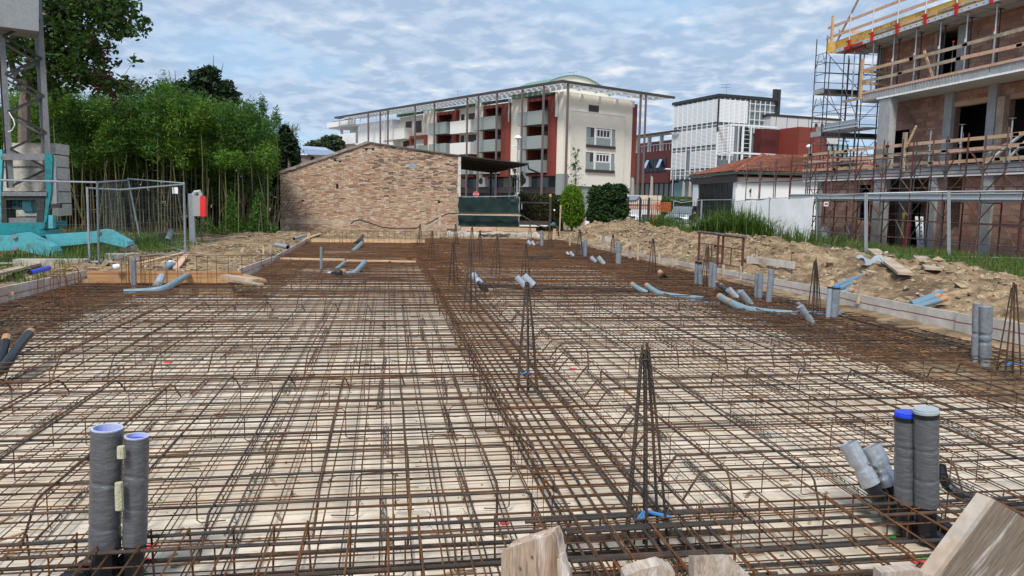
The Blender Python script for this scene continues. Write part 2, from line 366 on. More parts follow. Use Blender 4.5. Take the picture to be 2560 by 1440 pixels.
def vnoise(x, y):
    x = np.asarray(x, float); y = np.asarray(y, float)
    xi, yi = np.floor(x).astype(int), np.floor(y).astype(int); fx, fy = x-xi, y-yi; fx, fy = fx*fx*(3-2*fx), fy*fy*(3-2*fy)
    g = lambda i, j: _lat[i % 256, j % 256]
    return (g(xi, yi)*(1-fx)+g(xi+1, yi)*fx)*(1-fy)+(g(xi, yi+1)*(1-fx)+g(xi+1, yi+1)*fx)*fy
def fbm(x, y, sc, oc=4, ga=.5):
    r, a, s = 0, 1, 0
    for i in range(oc): r = r+a*vnoise(x*sc+17*i, y*sc+31*i); s += a; a *= ga; sc *= 2.03
    return r/s*2-1
def leaf_cloud(C, size, aspect=2.0, flat=.5, droop=0.0):   # one rhombus leaf per centre; returns (4n,3)
    C = np.asarray(C); n = len(C); rs = np.random
    d = rs.normal(size=(n, 3)); d[:, 2] = d[:, 2]*flat-droop; d /= np.linalg.norm(d, axis=1)[:, None]
    q = rs.normal(size=(n, 3)); q -= d*(q*d).sum(1)[:, None]; q /= np.linalg.norm(q, axis=1)[:, None]
    s = (size*(.6+.8*rs.rand(n)))[:, None]; L, Wd = d*s*.5, q*s*.5/aspect
    return np.stack([C-L, C+Wd, C+L, C-Wd], 1).reshape(-1, 3)
def blob_points(blobs, n, shell=.55):   # points in a union of ellipsoids (cx,cy,cz,rx,ry,rz), denser to the outside
    b = np.array(blobs, float); vol = (b[:, 3]*b[:, 4]*b[:, 5])**(2/3.); k = np.random.choice(len(b), n, p=vol/vol.sum())
    d = np.random.normal(size=(n, 3)); d /= np.linalg.norm(d, axis=1)[:, None]; r = (shell+(1-shell)*np.random.rand(n)**.7)[:, None]*(.8+.4*np.random.rand(n))[:, None]
    return b[k, :3]+d*r*b[k, 3:6]
# ------------------------------------------------------------------ ground: one sheet to the horizon, excavated under the slab, with the spoil heap
def in_slab(x, y):
    return ((x > -5.93) & (x < 7.78) & (y > 2.2) & (y < 15.95)) | ((x > -3.02) & (x < 7.78) & (y >= 15.9) & (y < 29.95)) | ((x > 1.4) & (x < 7.78) & (y >= 29.9) & (y < 33.6))
def ss(v, a, b): t = np.clip((v-a)/(b-a), 0, 1); return t*t*(3-2*t)
def height(x, y):
    x = np.asarray(x, float); y = np.asarray(y, float)
    n = fbm(x, y, .9, 4); n2 = fbm(x+50, y, 2.6, 4, .65)
    z = .02+.03*n
    site = ss(x, -16, -13)*(1-ss(x, 17, 19))*(1-ss(y, 36.5, 38.5))
    z = z+site*.02*n2
    # loose dirt left of the slab
    left = (1-ss(x, -3.5, -3.1))*ss(y, 15.9, 17)*(1-ss(y, 33, 36))*ss(x, -9, -6)
    z = z+left*(.12+.12*n+.10*n2)
    left2 = (1-ss(x, -6.6, -6.0))*(1-ss(y, 14, 16.5))*ss(x, -12, -9)
    z = z+left2*(.05+.03*n2)
    # spoil heap on the right: a long bank beside the formwork
    top = .50+.16*ss(y, 15, 19)+.16*np.exp(-((y-33.2)/1.9)**2)-.26*(1-ss(y, 8, 15))-.12*np.exp(-((y-27)/2.5)**2)
    cx_ = 11.3+.35*np.sin(y*.5)-.55*ss(y, 27, 33)
    wl, wr = 2.0, 1.25
    prof = np.where(x < cx_, np.exp(-((x-cx_)/wl)**2), np.exp(-((x-cx_)/wr)**2))
    env = ss(x, 7.95, 8.7)*ss(y, 3, 7)*(1-ss(y, 34.3, 36.4))
    rough = 1+.28*n+.0*n2
    z = z+env*(prof*top*rough+.17*n2*np.clip(prof*2.2, 0, 1)+.085*(1-2*np.abs(fbm(x, y+9, 2.3, 3, .6)))*np.clip(prof*2, 0, 1)-.04+.05*fbm(x, y+9, 7, 2))
    z = z+ss(x, 12.2, 13.2)*(1-ss(x, 18, 20))*ss(y, 6, 9)*(1-ss(y, 30, 34))*.10
    # crumbled soil against the inner and outer side of the boards
    z = z+.05*np.exp(-((x+4.4)/1.2)**2)*np.exp(-((y-16.6)/.5)**2)*(1+n2)
    z = np.where(in_slab(x, y), -.36, z)
    return z
def axis(lo, hi, step, far):
    core = np.arange(lo, hi+step/2, step); ext = []
    d = step*2; p = 0
    while p < far: p += d; ext.append(p); d *= 1.45
    ext = np.array(ext); return np.concatenate([lo-ext[::-1], core, hi+ext])
xs = axis(-14, 22, .13, 2500); ys = axis(-1, 39, .14, 2500)
XX, YY = np.meshgrid(xs, ys); ZZ = height(XX, YY)
V = np.stack([XX, YY, ZZ], -1).reshape(-1, 3); h_, w_ = XX.shape
ii = (np.arange(h_-1)[:, None]*w_+np.arange(w_-1)[None]).ravel()
F = np.stack([ii, ii+1, ii+w_+1, ii+w_], 1)
me = bpy.data.meshes.new('ground'); me.vertices.add(len(V)); me.vertices.foreach_set('co', V.astype(np.float32).ravel())
me.loops.add(F.size); me.loops.foreach_set('vertex_index', F.ravel().astype(np.int32)); me.polygons.add(len(F))
me.polygons.foreach_set('loop_start', np.arange(0, F.size, 4, dtype=np.int32)); me.polygons.foreach_set('loop_total', np.full(len(F), 4, dtype=np.int32)); me.update(calc_edges=True)
me.materials.append(M('soil')); go = bpy.data.objects.new('ground', me); COL.objects.link(go); go['kind'] = 'structure'; WO['ground'] = Vector((0, 0, 0))
hz = lambda x, y: float(height(np.array([x]), np.array([y]))[0])
# lean concrete under the steel, a sheet with a gentle float-finish relief
base_pts = [(-5.9, 2.25), (7.75, 2.25), (7.75, 33.55), (1.45, 33.55), (1.45, 29.9), (-3.0, 29.9), (-3.0, 15.93), (-5.9, 15.93)]
cb = obj('concrete_base', MB().prism([(x, y, -.34) for x, y in base_pts], (0, 0, .085)), 'lean_concrete', kind='structure')
def dirt_strip(x0, x1, y0, y1, ed, hgt):    # soil fallen from the bank over the concrete
    nx, ny = int((x1-x0)/.12)+1, int((y1-y0)/.14)+1; X, Y = np.meshgrid(np.linspace(x0, x1, nx), np.linspace(y0, y1, ny)); d = np.clip((X-x0)/(x1-x0) if ed > 0 else (x1-X)/(x1-x0), 0, 1)
    Z = -.275+hgt*ss(d+.28*fbm(X, Y, .9, 3), .12, 1.0)*ss(Y, y0, y0+1.2)+.035*fbm(X, Y, 3, 3)
    obj('dirt', MB().grid([[(X[j, i], Y[j, i], Z[j, i]) for i in range(nx)] for j in range(ny)]), 'soil', kind='structure')
dirt_strip(5.6, 7.93, 6.2, 33.4, 1, .29); dirt_strip(-5.9, -4.2, 9.5, 15.9, -1, .2); dirt_strip(-3.0, -1.9, 15.9, 29.8, -1, .17)
def splash(px, py, rx, ry, m, name='paint_mark'):
    c = G(px, py, -.25); pts = []
    for k in range(11):
        a = 2*math.pi*k/11; rr = random.uniform(.65, 1.1); pts.append((c.x+rx*rr*math.cos(a), c.y+ry*rr*math.sin(a), -.251))
    obj(name, MB().prism(pts, (0, 0, .004)), m, cb)
for px, py, rx, ry, m in ((1262, 1308, .04, .03, 'spray_red'), (2262, 1392, .075, .025, 'spray_red'), (2300, 1405, .05, .05, 'spray_red'), (2325, 1425, .07, .02, 'spray_red'), (2250, 1345, .10, .05, 'spray_green'), (2320, 1395, .10, .03, 'spray_green'),
        (375, 1365, .04, .03, 'spray_red'), (362, 1400, .03, .04, 'spray_red'), (350, 1432, .05, .02, 'spray_green'), (1388, 915, .06, .04, 'spray_red'), (1432, 922, .05, .05, 'spray_red'), (2320, 935, .14, .035, 'spray_red'), (2395, 938, .13, .04, 'spray_red'), (2440, 950, .12, .03, 'spray_green'), (1935, 838, .1, .05, 'spray_green'), (420, 905, .05, .05, 'spray_red')):
    splash(px, py, rx, ry, m)
# ------------------------------------------------------------------ reinforcement
mat_t = thing('rebar_mat', 'rusty steel rebar mat of tied bars and beam cages over pale concrete', 'rebar mat', (1, 15, -.25))
def xl(y): return -5.82 if y < 15.8 else (-2.93 if y < 29.8 else 1.5)
def yl(x): return 15.85 if x < -3 else (29.8 if x < 1.4 else 33.4)
def wav(p, q, k, az=.006, ah=.008):
    p, q = Vector(p), Vector(q); pts = []
    for i in range(k+1):
        v = p.lerp(q, i/k); pts.append((v.x+random.uniform(-ah, ah)*(abs(q.y-p.y) > 1), v.y+random.uniform(-ah, ah)*(abs(q.x-p.x) > 1), v.z+random.uniform(-az, az)))
    return pts
mesh_list = []
def tbar(y, z, r, a=None, b=None): mesh_list.append((y, MB().tube(wav((xl(y) if a is None else a, y, z), (7.66 if b is None else b, y, z), 9), r, 4)))
def lbar(x, z, r, a=2.45, b=None): mesh_list.append((a+3, MB().tube(wav((x, a, z), (x, yl(x) if b is None else b, z), 12), r, 4)))
y = 2.55
while y < 33.3:
    tbar(y+random.uniform(-.015, .015), -.034, .0047)
    y += .2
for i in range(68):
    x = -5.75+i*.2+random.uniform(-.02, .02)
    if x < 7.65: lbar(x, -.025, .0046)
near = mesh_list[:]; mesh_list = []; tops_ = []
y = 2.6
while y < 33.3:                                   # lower layer, and the laps of the sheets
    tbar(y+random.uniform(-.02, .02), -.222, .0046)
    if random.random() < .42:
        a = random.uniform(-5, 5); tbar(y+random.choice((-.045, .05, .035)), random.choice((-.03, -.218)), .0046, max(a, xl(y)), min(7.6, a+random.uniform(1.5, 4.5)))
    if random.random() < float(ss(np.array(y), 8.5, 21))*.8: tops_.append(y+.1)
    y += .2
for i in range(68):
    x = -5.66+i*.2+random.uniform(-.02, .02)
    if x < 7.65:
        lbar(x, -.213, .0046)
        if random.random() < .35:
            a = random.uniform(2.5, 26); lbar(x+.04, random.choice((-.022, -.212)), .0045, a, min(a+random.uniform(2, 5), yl(x)))
for xa, xb, ya in ((5.9, 7.6, 8.5), (-5.8, -4.6, 10.0)):     # close edge strips
    for k in range(int((xb-xa)/.1)): lbar(xa+k*.1, -.015+random.uniform(-.01, .01), .0055, ya+random.uniform(-1, 1))
    yy = ya
    while yy < 33: 
        if yy < yl((xa+xb)/2): tbar(yy, -.01, .0055, xa-.2, xb); tbar(yy+.1, -.15, .0055, xa-.2, xb)
        yy += .2
low_ = mesh_list; mesh_list = []
for y in tops_: tbar(y, .002+random.uniform(-.008, .008), .005)
tp_ = MB()
for yy, mb in mesh_list: tp_.add(mb.v, mb.f)
obj('mesh_layer', tp_, 'rust_bright', mat_t, kind='stuff'); mesh_list = low_  # brighter rust puts light into the colour where the dense mat shades itself
mesh_list.sort(key=lambda t: t[0]); extra = mesh_list
for k, (yy, mb) in enumerate(near[:300]): obj('mesh_bar', mb, 'rust' if k % 5 else 'rust_bright', mat_t)
big = MB()
for yy, mb in near[300:]+extra: big.add(mb.v, mb.f)
obj('mesh_layer', big, 'rust', mat_t, kind='stuff')
# added thick bars across, ending in bends beside the middle beam
def hooked(pts, r, m, n=6, name='thick_bar'): obj(name, MB().tube(pts, r, n), m, mat_t)
y, k = 4.38, 0
while y < 33.2 and k < 290:
    e = .9+random.uniform(-.05, .08); z = .004+random.uniform(-.004, .004); a = xl(y)+.03; dr = random.uniform(-.02, .02); rr = .0082
    mm = 'dark_steel' if random.random() < .8 else 'rust'
    body = wav((a, y, z), (e-.05, y+dr, z), 7, .004, .006)
    if random.random() < .62: body += [(e-.01, y+dr, z-.012), (e, y+dr, z-.05), (e+.005, y+dr, z-.2)]
    else: body += [(e, y+dr, z-.005), (e+.1, y+dr-.06, z-.07), (e+.19, y+dr-.12, z-.15)]
    if y < 29.6: hooked(body, rr, mm); k += 1
    e = 2.02+random.uniform(-.06, .1); y2 = y+random.uniform(.1, .28); z = .004
    body = [(e-.16, y2-.10, z-.15), (e-.06, y2-.04, z-.05), (e, y2, z-.004)]+wav((e+.05, y2, z), (7.6, y2+dr, z), 7, .004, .006)
    hooked(body, rr, mm); k += 1
    y += .43+random.uniform(-.03, .03)
# lengthwise thick bars in bays, bent down at both ends
for y0, y1 in ((4.35, 7.45), (8.6, 12.6), (13.2, 16.8), (17.5, 21.5)):
    x = -5.5
    while x < 7.4:
        if not .75 < x < 2.05 and xl(y1) < x:
            a, b = y0+random.uniform(-.15, .2), y1+random.uniform(-.2, .2); z = .018; t = random.uniform(-.03, .03)
            hooked([(x+t-.02, a-.16, z-.2), (x+t, a-.03, z-.03), (x+t, a+.02, z)]+wav((x+t, a+.1, z), (x, b-.1, z), 5, .004, .006)+[(x, b-.02, z), (x+.02, b+.05, z-.04), (x+.05, b+.13, z-.15)], .0078, 'dark_steel' if random.random() < .5 else 'rust')
        x += .52+random.uniform(-.06, .06)
# beam cages: lengthwise bars, hoops
def cage_bars(p, q, r, m, ribbed=True): obj('beam_bar', MB().tube(wav(p, q, 8, .005, .008), r, 7), m, mat_t)
for zz, xs_ in ((-.012, (1.03, 1.2, 1.38, 1.55, 1.73)), (-.235, (1.05, 1.25, 1.42, 1.58, 1.72)), (-.12, (1.03, 1.73))):
    for x in xs_: cage_bars((x, 3.5, zz), (x, 30, zz), .0088, 'dark_steel')
for yy, zz in ((4.02, -.012), (3.86, -.01), (3.52, -.012), (3.26, -.012), (4.0, -.13), (3.3, -.13), (4.0, -.235), (3.8, -.235), (3.62, -.235), (3.42, -.235), (3.27, -.235), (2.98, -.015), (2.74, -.016), (2.55, -.2)):
    cage_bars((-5.7, yy, zz), (1.9+random.uniform(-.1, .2), yy, zz), .0102, 'ribbed_steel'); cage_bars((.9+random.uniform(-.2, .1), yy-.032, zz), (7.6, yy-.032, zz), .0102, 'ribbed_steel')
for yy in (15.5, 16.2, 22.9, 23.2, 29.3, 29.6):
    for zz in (.01, -.23): cage_bars((xl(yy+.3), yy, zz), (7.6, yy, zz), .009, 'rust')
for x in (7.15, 7.35, 7.58):
    for zz in (.0, -.12, -.23): cage_bars((x, 3, zz), (x, 33.2, zz), .008, 'dark_steel' if zz > -.1 else 'rust')
for x in (-5.78, -5.5, -5.25):
    for zz in (.0, -.22): cage_bars((x, 3, zz), (x, 15.7, zz), .008, 'rust')
for x in (-2.9, -2.65):
    for zz in (-.05, -.22): cage_bars((x, 15.7, zz), (x, 29.7, zz), .008, 'rust')
hoops = []
def hoop(c, ax, wd, z0, z1, r=.0045, hook=True, dep=0):
    c = Vector(c); ax = Vector(ax); a, b = c-ax*wd/2, c+ax*wd/2; j = random.uniform(-.012, .012)
    up = Vector((0, 0, 1)); lean = Vector((ax.y, ax.x, 0))*random.uniform(-.02, .02)
    pts = [a+up*(z1-.09)+ax*.05+lean] if hook else []
    pts += [a+up*z1-ax*.005+lean, b+up*(z1+j)+lean, b+up*z0, a+up*z0, a+up*(z1+.008)+lean]
    if hook: pts += [a+up*(z1-.08)+ax*.07+lean]
    hoops.append((c.y, MB().tube(pts, r, 4)))
x = -5.6
while x < 7.6:
    hoop((x+random.uniform(-.02, .02), 3.64, 0), (0, 1, 0), .84, -.25, .012, .0058); x += .2
for x in (.98, 1.1, 1.24, 1.4, 1.56, 1.7): hoop((x, 3.3, 0), (0, 1, 0), .2, -.24, .03, .0075, False)
y = 3.9
while y < 33:
    if y < 30: hoop((1.38, y+random.uniform(-.03, .03), 0), (1, 0, 0), .82, -.25, .006)
    if y < 15.6: hoop((-5.5, y, 0), (1, 0, 0), .6, -.25, .01)
    hoop((7.36, y, 0), (1, 0, 0), .52, -.25, .01)
    y += .2
for yb in (15.85, 23.05, 29.45):
    x = xl(yb+.5)+.1
    while x < 7.5: hoop((x, yb, 0), (0, 1, 0), .8, -.25, -.0, .0045, False); x += .3
hoops.sort(key=lambda t: t[0])
for yy, mb in hoops[:300]: obj('stirrup', mb, 'rust' if random.random() < (.3 if yy < 3.7 else .75) else 'rust_bright', mat_t)
big = MB()
for yy, mb in hoops[300:]: big.add(mb.v, mb.f)
obj('stirrup_row', big, 'rust', mat_t, kind='stuff')
# twisted tie wires at the crossings, and what has fallen on the concrete
tw_ = MB()
for i in range(1500):
    x, y = -5.75+.2*random.randint(0, 66)+random.uniform(-.01, .01), 2.55+.2*random.randint(0, 40); a = random.uniform(0, 6.28); c_, s_ = .014*math.cos(a), .014*math.sin(a)
    tw_.tube([(x-c_, y-s_, -.04), (x-c_*.4, y-s_*.4, -.012), (x+c_, y+s_, -.03)], .0018, 3, False); tw_.tube([(x, y, -.02), (x+c_*1.6, y+s_*1.6, .006), (x+c_*2.3-s_, y+s_*2.3+c_, .002)], .0016, 3, False)
obj('tie_wire', tw_, 'dark_steel', mat_t, kind='stuff')
db = MB()
for i in range(1500):
    x, y = random.uniform(-5.8, 7), random.uniform(2.5, 12); a = random.uniform(0, 6.28); L = random.choice((.012, .02, .05, .12))*random.uniform(.6, 1.4); db.beam((x, y, -.251), (x+L*math.cos(a), y+L*math.sin(a), -.249), min(.02, max(.004, L*.3)), .008)
obj('debris', db, 'clod', kind='stuff')
# small bent chairs that hold the upper layer
chairs = []
y = 3.1
while y < 27:
    x = -5.2+random.uniform(0, .5)
    while x < 7.3:
        if xl(y) < x and not .85 < x < 1.8:
            wd = random.uniform(.22, .34); t = random.uniform(-.05, .05); h = random.uniform(-.005, .035); s = random.choice((-1, 1))
            chairs.append(MB().tube([(x-.16*s, y+.03, -.235), (x-.02*s, y+.01, -.235), (x, y, -.215), (x, y, h-.03), (x+.03*s, y+t*.2, h), (x+(wd-.03)*s, y+t*.8, h), (x+wd*s, y+t, h-.03), (x+wd*s, y+t, -.22), (x+wd*s+.12*s, y+t+.03, -.235)], .0042, 4))
        x += .98+random.uniform(-.22, .22)
    y += .86+random.uniform(-.1, .1)
for mb in chairs[:298]: obj('bar_chair', mb, 'rust' if random.random() < .7 else 'rust_bright', mat_t)
# black plastic lattice spacers in rows on the concrete
def spacer(x, y, ln, ang):
    mb = MB(); dx, dy = math.sin(ang), math.cos(ang); n = int(ln/.085)
    P = lambda u, s, z: (x+dx*u+dy*s, y+dy*u-dx*s, z)
    for s in (-.02, .02): mb.beam(P(0, s, -.243), P(ln, s, -.243), .004, .005)
    mb.beam(P(0, 0, -.212), P(ln, 0, -.212), .005, .005)
    for k in range(n):
        s = -.02 if k % 2 else .02
        mb.beam(P(k*.085, s, -.245), P(k*.085+.0425, 0, -.21), .0045, .0045); mb.beam(P(k*.085+.0425, 0, -.21), P(k*.085+.085, -s, -.245), .0045, .0045)
    obj('spacer_strip', mb, 'spacer_plastic', mat_t)
for x0 in (-5.0, -3.95, -2.95, -1.95, -.95, -.05, .55, 2.3, 3.2, 4.15, 5.1, 6.1):
    y = 2.5+random.uniform(0, .5)
    while y < 13:
        spacer(x0+random.uniform(-.06, .06), y, random.uniform(.7, 1.15), random.uniform(-.05, .05)); y += random.uniform(1.25, 1.9)
# ------------------------------------------------------------------ bundles of starter bars standing in the mat
STARTERS = [(1615, 1290, 1612, 870, 'tall dark rebar bundle leaning into a point, nearest the camera'),
    (1320, 935, 1318, 706, 'dark rebar bundle second in the row behind the nearest one, blue tape at its foot'),
    (1177, 755, 1177, 626, 'rebar bundle that rises through the dented silver pipe at mid slab'),
    (1135, 706, 1133, 604, 'rebar bundle just left of and behind the silver pipe at mid slab'),
    (1313, 694, 1315, 613, 'rebar bundle behind the two wide silver pipe stubs in mid slab'),
    (1240, 671, 1243, 589, 'slender rebar bundle standing alone on the far half of the mat'),
    (1198, 648, 1200, 577, 'far rebar bundle between two others in line with the brick wall edge'),
    (1178, 636, 1180, 568, 'rust topped rebar bundle at far end below the green netting edge'),
    (1078, 645, 1081, 577, 'far rebar bundle in front of the brick wall foot, leftmost of its row'),
    (1049, 612, 1050, 560, 'small rebar bundle at the far slab end against the brick wall'),
    (1139, 611, 1139, 560, 'small rebar bundle at the far slab end beside the wall corner'),
    (1325, 600, 1325, 562, 'small rebar bundle behind the pair of far silver stubs'),
    (1375, 618, 1375, 564, 'small rebar bundle right of the upright silver pipe at the far end'),
    (1449, 640, 1450, 578, 'dark rebar bundle touching a pair of silver pipes by the far right formwork'),
    (1532, 657, 1533, 584, 'dark rebar bundle touching the thick silver pipe by the right formwork'),
    (1631, 682, 1633, 596, 'dark rebar bundle alone beside the middle of the right formwork'),
    (1766, 712, 1769, 614, 'dark rebar bundle between two pairs of grey pipes before the steel trestles'),
    (2038, 786, 2039, 648, 'wide footed rebar bundle left of the blue capped grey pipe'),
    (2525, 912, 2535, 712, 'rebar bundle beside the pair of tall silver pipes, blue tape at its foot')]
for k, (bx, by, tx, ty, lab) in enumerate(STARTERS):
    b = G(bx, by, 0); t = VY(tx, ty, b.y); T = thing('starter_bars', lab, 'rebar bundle', (b.x, b.y, -.2), 'rebar bundles standing in the mat')
    for i, (ox, oy) in enumerate(((-.1, -.06), (-.015, -.07), (.09, -.05), (-.09, .06), (.02, .07), (.1, .06))):
        ox *= random.uniform(.85, 1.2); hgt = t.z+random.uniform(-.04, .03); tp = (t.x+ox*.16, t.y+oy*.2, hgt)
        obj('bar', MB().tube([(b.x+ox*1.15, b.y+oy*1.15, -.2), (b.x+ox*.6+(t.x-b.x)*.5, b.y+oy*.6, hgt*.5), tp], .0088, 6), 'ribbed_steel' if k < 3 else 'dark_steel', T)
    obj('tie_wire', MB().tube([(t.x+.034*math.cos(a), t.y+.03*math.sin(a), t.z-.06+.004*math.sin(3*a)) for a in [j*math.pi/4 for j in range(9)]], .0025, 4), 'rust_bright', T)
    if k in (0, 1, 17, 18):
        for j in range(3): obj('tape', MB().tube([(b.x+random.uniform(-.12, .12), b.y-.06, .012), (b.x+random.uniform(-.02, .02), b.y+.02, .016)], .0095, 5), 'tape_blue', T)
# hairpin loops sticking up at the slab edge
def loops(name, label, rows, group):
    c = Vector((0, 0, 0)); P = []
    for bx, by, tx, ty, wpx in rows:
        b = G(bx, by, 0); t = VY(tx, ty, b.y); P.append((b, t, wpx*b.y/FOC))
    c = P[0][0]; T = thing(name, label, 'rebar loops', (c.x, c.y, -.2), group)
    for b, t, wd in P:
        h = t.z; x0, y0 = b.x, b.y
        obj('loop', MB().tube([(x0, y0, -.2), (x0+.01, y0, h-.06), (x0+.03, y0, h-.012), (x0+wd*.5, y0+.05, h), (x0+wd-.03, y0+.1, h-.012), (x0+wd, y0+.1, h-.06), (x0+wd, y0+.1, -.2)], .0065, 5), 'rust_bright', T)
loops('hairpin_bars', 'cluster of rusty hairpin rebar loops at the left slab edge', [(96, 780, 88, 692, 40), (112, 785, 105, 686, 45), (135, 772, 125, 678, 42), (152, 770, 146, 676, 40), (165, 765, 160, 667, 24), (128, 790, 112, 690, 30)], 'hairpin loops at the slab edge')
loops('hairpin_bars', 'tight cluster of rusty hairpin loops around the upright grey pipe by the orange board', [(304, 712, 300, 642, 14), (316, 712, 312, 638, 18), (322, 714, 318, 636, 26), (352, 712, 350, 636, 16), (360, 705, 358, 640, 20)], 'hairpin loops at the slab edge')
loops('hairpin_bars', 'rusty hairpin loops at the far left slab corner under the brick wall', [(822, 612, 822, 592, 8), (836, 614, 836, 588, 14), (848, 612, 848, 580, 8), (855, 612, 854, 575, 10)], 'hairpin loops at the slab edge')
loops('hairpin_bars', 'orange rusted hairpin loops at the far slab end near the wall corner', [(1112, 612, 1112, 578, 10), (1126, 612, 1126, 574, 16), (1134, 612, 1134, 572, 8), (1150, 613, 1150, 580, 9)], 'hairpin loops at the slab edge')
# a row of upright rods with a wire along the top, before the orange board and at the far end
def rodrow(label, pts, top, wire):
    a = G(*pts[0]); T = thing('rod_row', label, 'rebar rods', (a.x, a.y, -.1)); tops = []
    for (px, py) in pts:
        b = G(px, py); t = VY(px-2, top, b.y); tops.append(t); obj('rod', MB().tube([(b.x, b.y, -.2), (t.x, t.y, t.z)], .006, 5), 'rust_bright', T)
    if wire: obj('wire', MB().tube(tops, .005, 4), 'rust', T)
rodrow('row of thin rusty rods under a wire before the fresh orange board', [(378, 706), (416, 705), (445, 706), (465, 706), (493, 706), (520, 706), (542, 707), (572, 706), (606, 708), (655, 710), (680, 706), (706, 706), (728, 706), (752, 706)], 639, True)
rodrow('row of thin rusty rods before the far pale board and brick wall', [(880+k*13.5, 609) for k in range(14)], 577, True)
for lab, pts in (('loose bundle of dark bars lying on the far half of the mat', [((1318, 642), (1385, 640)), ((1320, 646), (1380, 638)), ((1318, 650), (1370, 643)), ((1325, 652), (1378, 642))]), ('loose rusty offcuts of rebar lying on the long pale plank', [((966, 650), (1030, 646)), ((972, 654), (1034, 648)), ((980, 648), (1025, 652))])):
    c = G(*pts[0][0]); T = thing('loose_bars', lab, 'rebar', (c.x, c.y, .02))
    for i, (a, b) in enumerate(pts): obj('bar', MB().tube([G(*a, .03+.012*i), G(*b, .035+.01*i)], .012, 5), 'dark_steel' if 'dark' in lab else 'rust_bright', T)
# ------------------------------------------------------------------ pipes
def sleeve_mb(p, q, r0, r1, rings=22, n=20, wr=.035, seams=(), pinch=(), cap=False, seed=0, flatten=0.0):
    p, q = Vector(p), Vector(q); d = (q-p); L = d.length; d.normalize(); x = d.cross(Vector((0, 1, .2))).normalized(); y = d.cross(x); mb = MB(); rows = []
    for i in range(rings+1):
        u = i/rings; row = []
        for k in range(n):
            a = 2*math.pi*k/n; r = r0+(r1-r0)*u
            r *= 1+wr*(1-max(0, min(1, (u-.78)/.12)))*float(fbm(np.array([3*math.cos(a)+seed*7.3+50]), np.array([3*math.sin(a)+u*L*9+50]), 1.0, 3, .7)[0])
            for s in seams: r *= 1-.10*math.exp(-((u-s-.012*math.sin(a+seed))*L/.006)**2)
            for s in pinch: r *= 1-.26*math.exp(-((u-s)*L/.02)**2)*(.6+.4*math.cos(2*a))
            row.append(p+d*(L*u)+(x*math.cos(a)+y*math.sin(a)*(1-flatten))*r)
        rows.append(row+[row[0]])
    mb.grid(rows)
    return mb, (p, q, d, x, y)
def disc(c, d, x, y, r, n=18): return MB().poly([Vector(c)+(x*math.cos(2*math.pi*k/n)+y*math.sin(2*math.pi*k/n))*r for k in range(n)])
def ring(c, d, x, y, ro, ri, h, n=20):
    mb = MB(); R_ = []
    for rr, z in ((ro, 0), (ro, h), (ri, h), (ri, 0)): 
        row = [Vector(c)+d*z+(x*math.cos(2*math.pi*k/n)+y*math.sin(2*math.pi*k/n))*rr for k in range(n)]; R_.append(row+[row[0]])
    return mb.grid(R_)
_sd_ = [0]
def pipe(label, base, top, dia, style, name='wrapped_pipe', cat='pipe', group='pipe ends standing out of the mat', zb=0.0, dY=0.0, open_=None, capm=None, seams=(), pinch=(), wr=.035, taper=1.0, foot=True, r1=None):
    """base, top: surveyed points; dia in survey pixels at the base"""
    b = G(*base, zb); t = VY(*top, b.y+dY); r = dia*.5*(b-EYE).dot(_f)/FOC; _sd_[0] += 1
    near = b.y < 9; T = thing(name, label, cat, tuple(b), group); d = (t-b).normalized()
    mb, (p, q, d, x, y) = sleeve_mb(b, t, r, r*taper, 64 if near else 12, 30 if near else 12, wr, seams, pinch, seed=_sd_[0])
    obj('sleeve', mb, style, T, smooth=True)
    if foot: obj('inner_pipe', MB().tube([b-d*.22, b+d*.02], r*.8, 14), 'pipe_black' if 'grey' not in style else 'pvc_grey', T, smooth=False)
    rt = r*taper
    if open_: 
        obj('rim', ring(q-d*.05, d, x, y, rt*.985, rt*.84, .056), open_, T, smooth=False); obj('plug', disc(q-d*(.03 if rt > .07 else .014), d, x, y, rt*.85), capm or 'cap_blue', T)
    elif capm:
        obj('cap', MB().tube([q-d*.004, q+d*.012, q+d*.014, q+d*.022], [rt*1.03, rt*1.03, rt*.95, rt*.95], 24), capm, T)
        obj('cap_collar', MB().tube([q-d*.03, q-d*.003], rt*1.04, 24), 'pipe_black', T)
    else:
        obj('end', disc(q-d*.006, d, x, y, rt*.97), 'foil_grey' if style == 'foil_bright' else 'pvc_grey', T)
    return T
pipe('widest silver wrapped pipe at the near left, open top with pale lilac rim', (262, 1372), (268, 1072), 74, 'foil', open_='foam_inside', seams=(.57, .2), wr=.05, zb=-.03, taper=1.0)
pipe('slimmer silver wrapped pipe at the near left with bright blue plug', (337, 1358), (342, 1092), 57, 'foil', open_='foam_inside', seams=(.36, .66), wr=.055, zb=.0)
for lab, px, py, h, wd in (('small pale foam wedge between the tops of the two near left pipes', 303, 1130, 26, 20), ('tall pale foam wedge between the middles of the two near left pipes', 298, 1240, 62, 20)):
    c = VY(px, py, 3.84); s = c.y/FOC*1.08
    mb, _ = sleeve_mb(c-Vector((0, 0, h*s/2)), c+Vector((0, 0, h*s/2)), wd*s*.5, wd*s*.42, 6, 8, .12); mb.poly(mb.v[-9:-1]); mb.poly(mb.v[:8])
    tag(obj('foam_wedge', mb, 'foam_yellow'), lab, 'foam', 'foam wedges between pipes')
pipe('grey wrapped pipe with flat blue cap at the near right', (2263, 1255), (2265, 1038), 52, 'foil', capm='cap_blue', seams=(.55, .66, .2), wr=.045, zb=-.02)
pipe('thickest grey wrapped pipe with pale grey cap at the near right', (2316, 1262), (2315, 1030), 58, 'foil', capm='cap_grey', seams=(.62, .3), wr=.05, zb=.0)
pipe('silver foil pipe stub leaning left at the near right, outer of its pair', (2178, 1212), (2120, 1108), 47, 'foil_bright', dY=.10, pinch=(.42,), wr=.05)
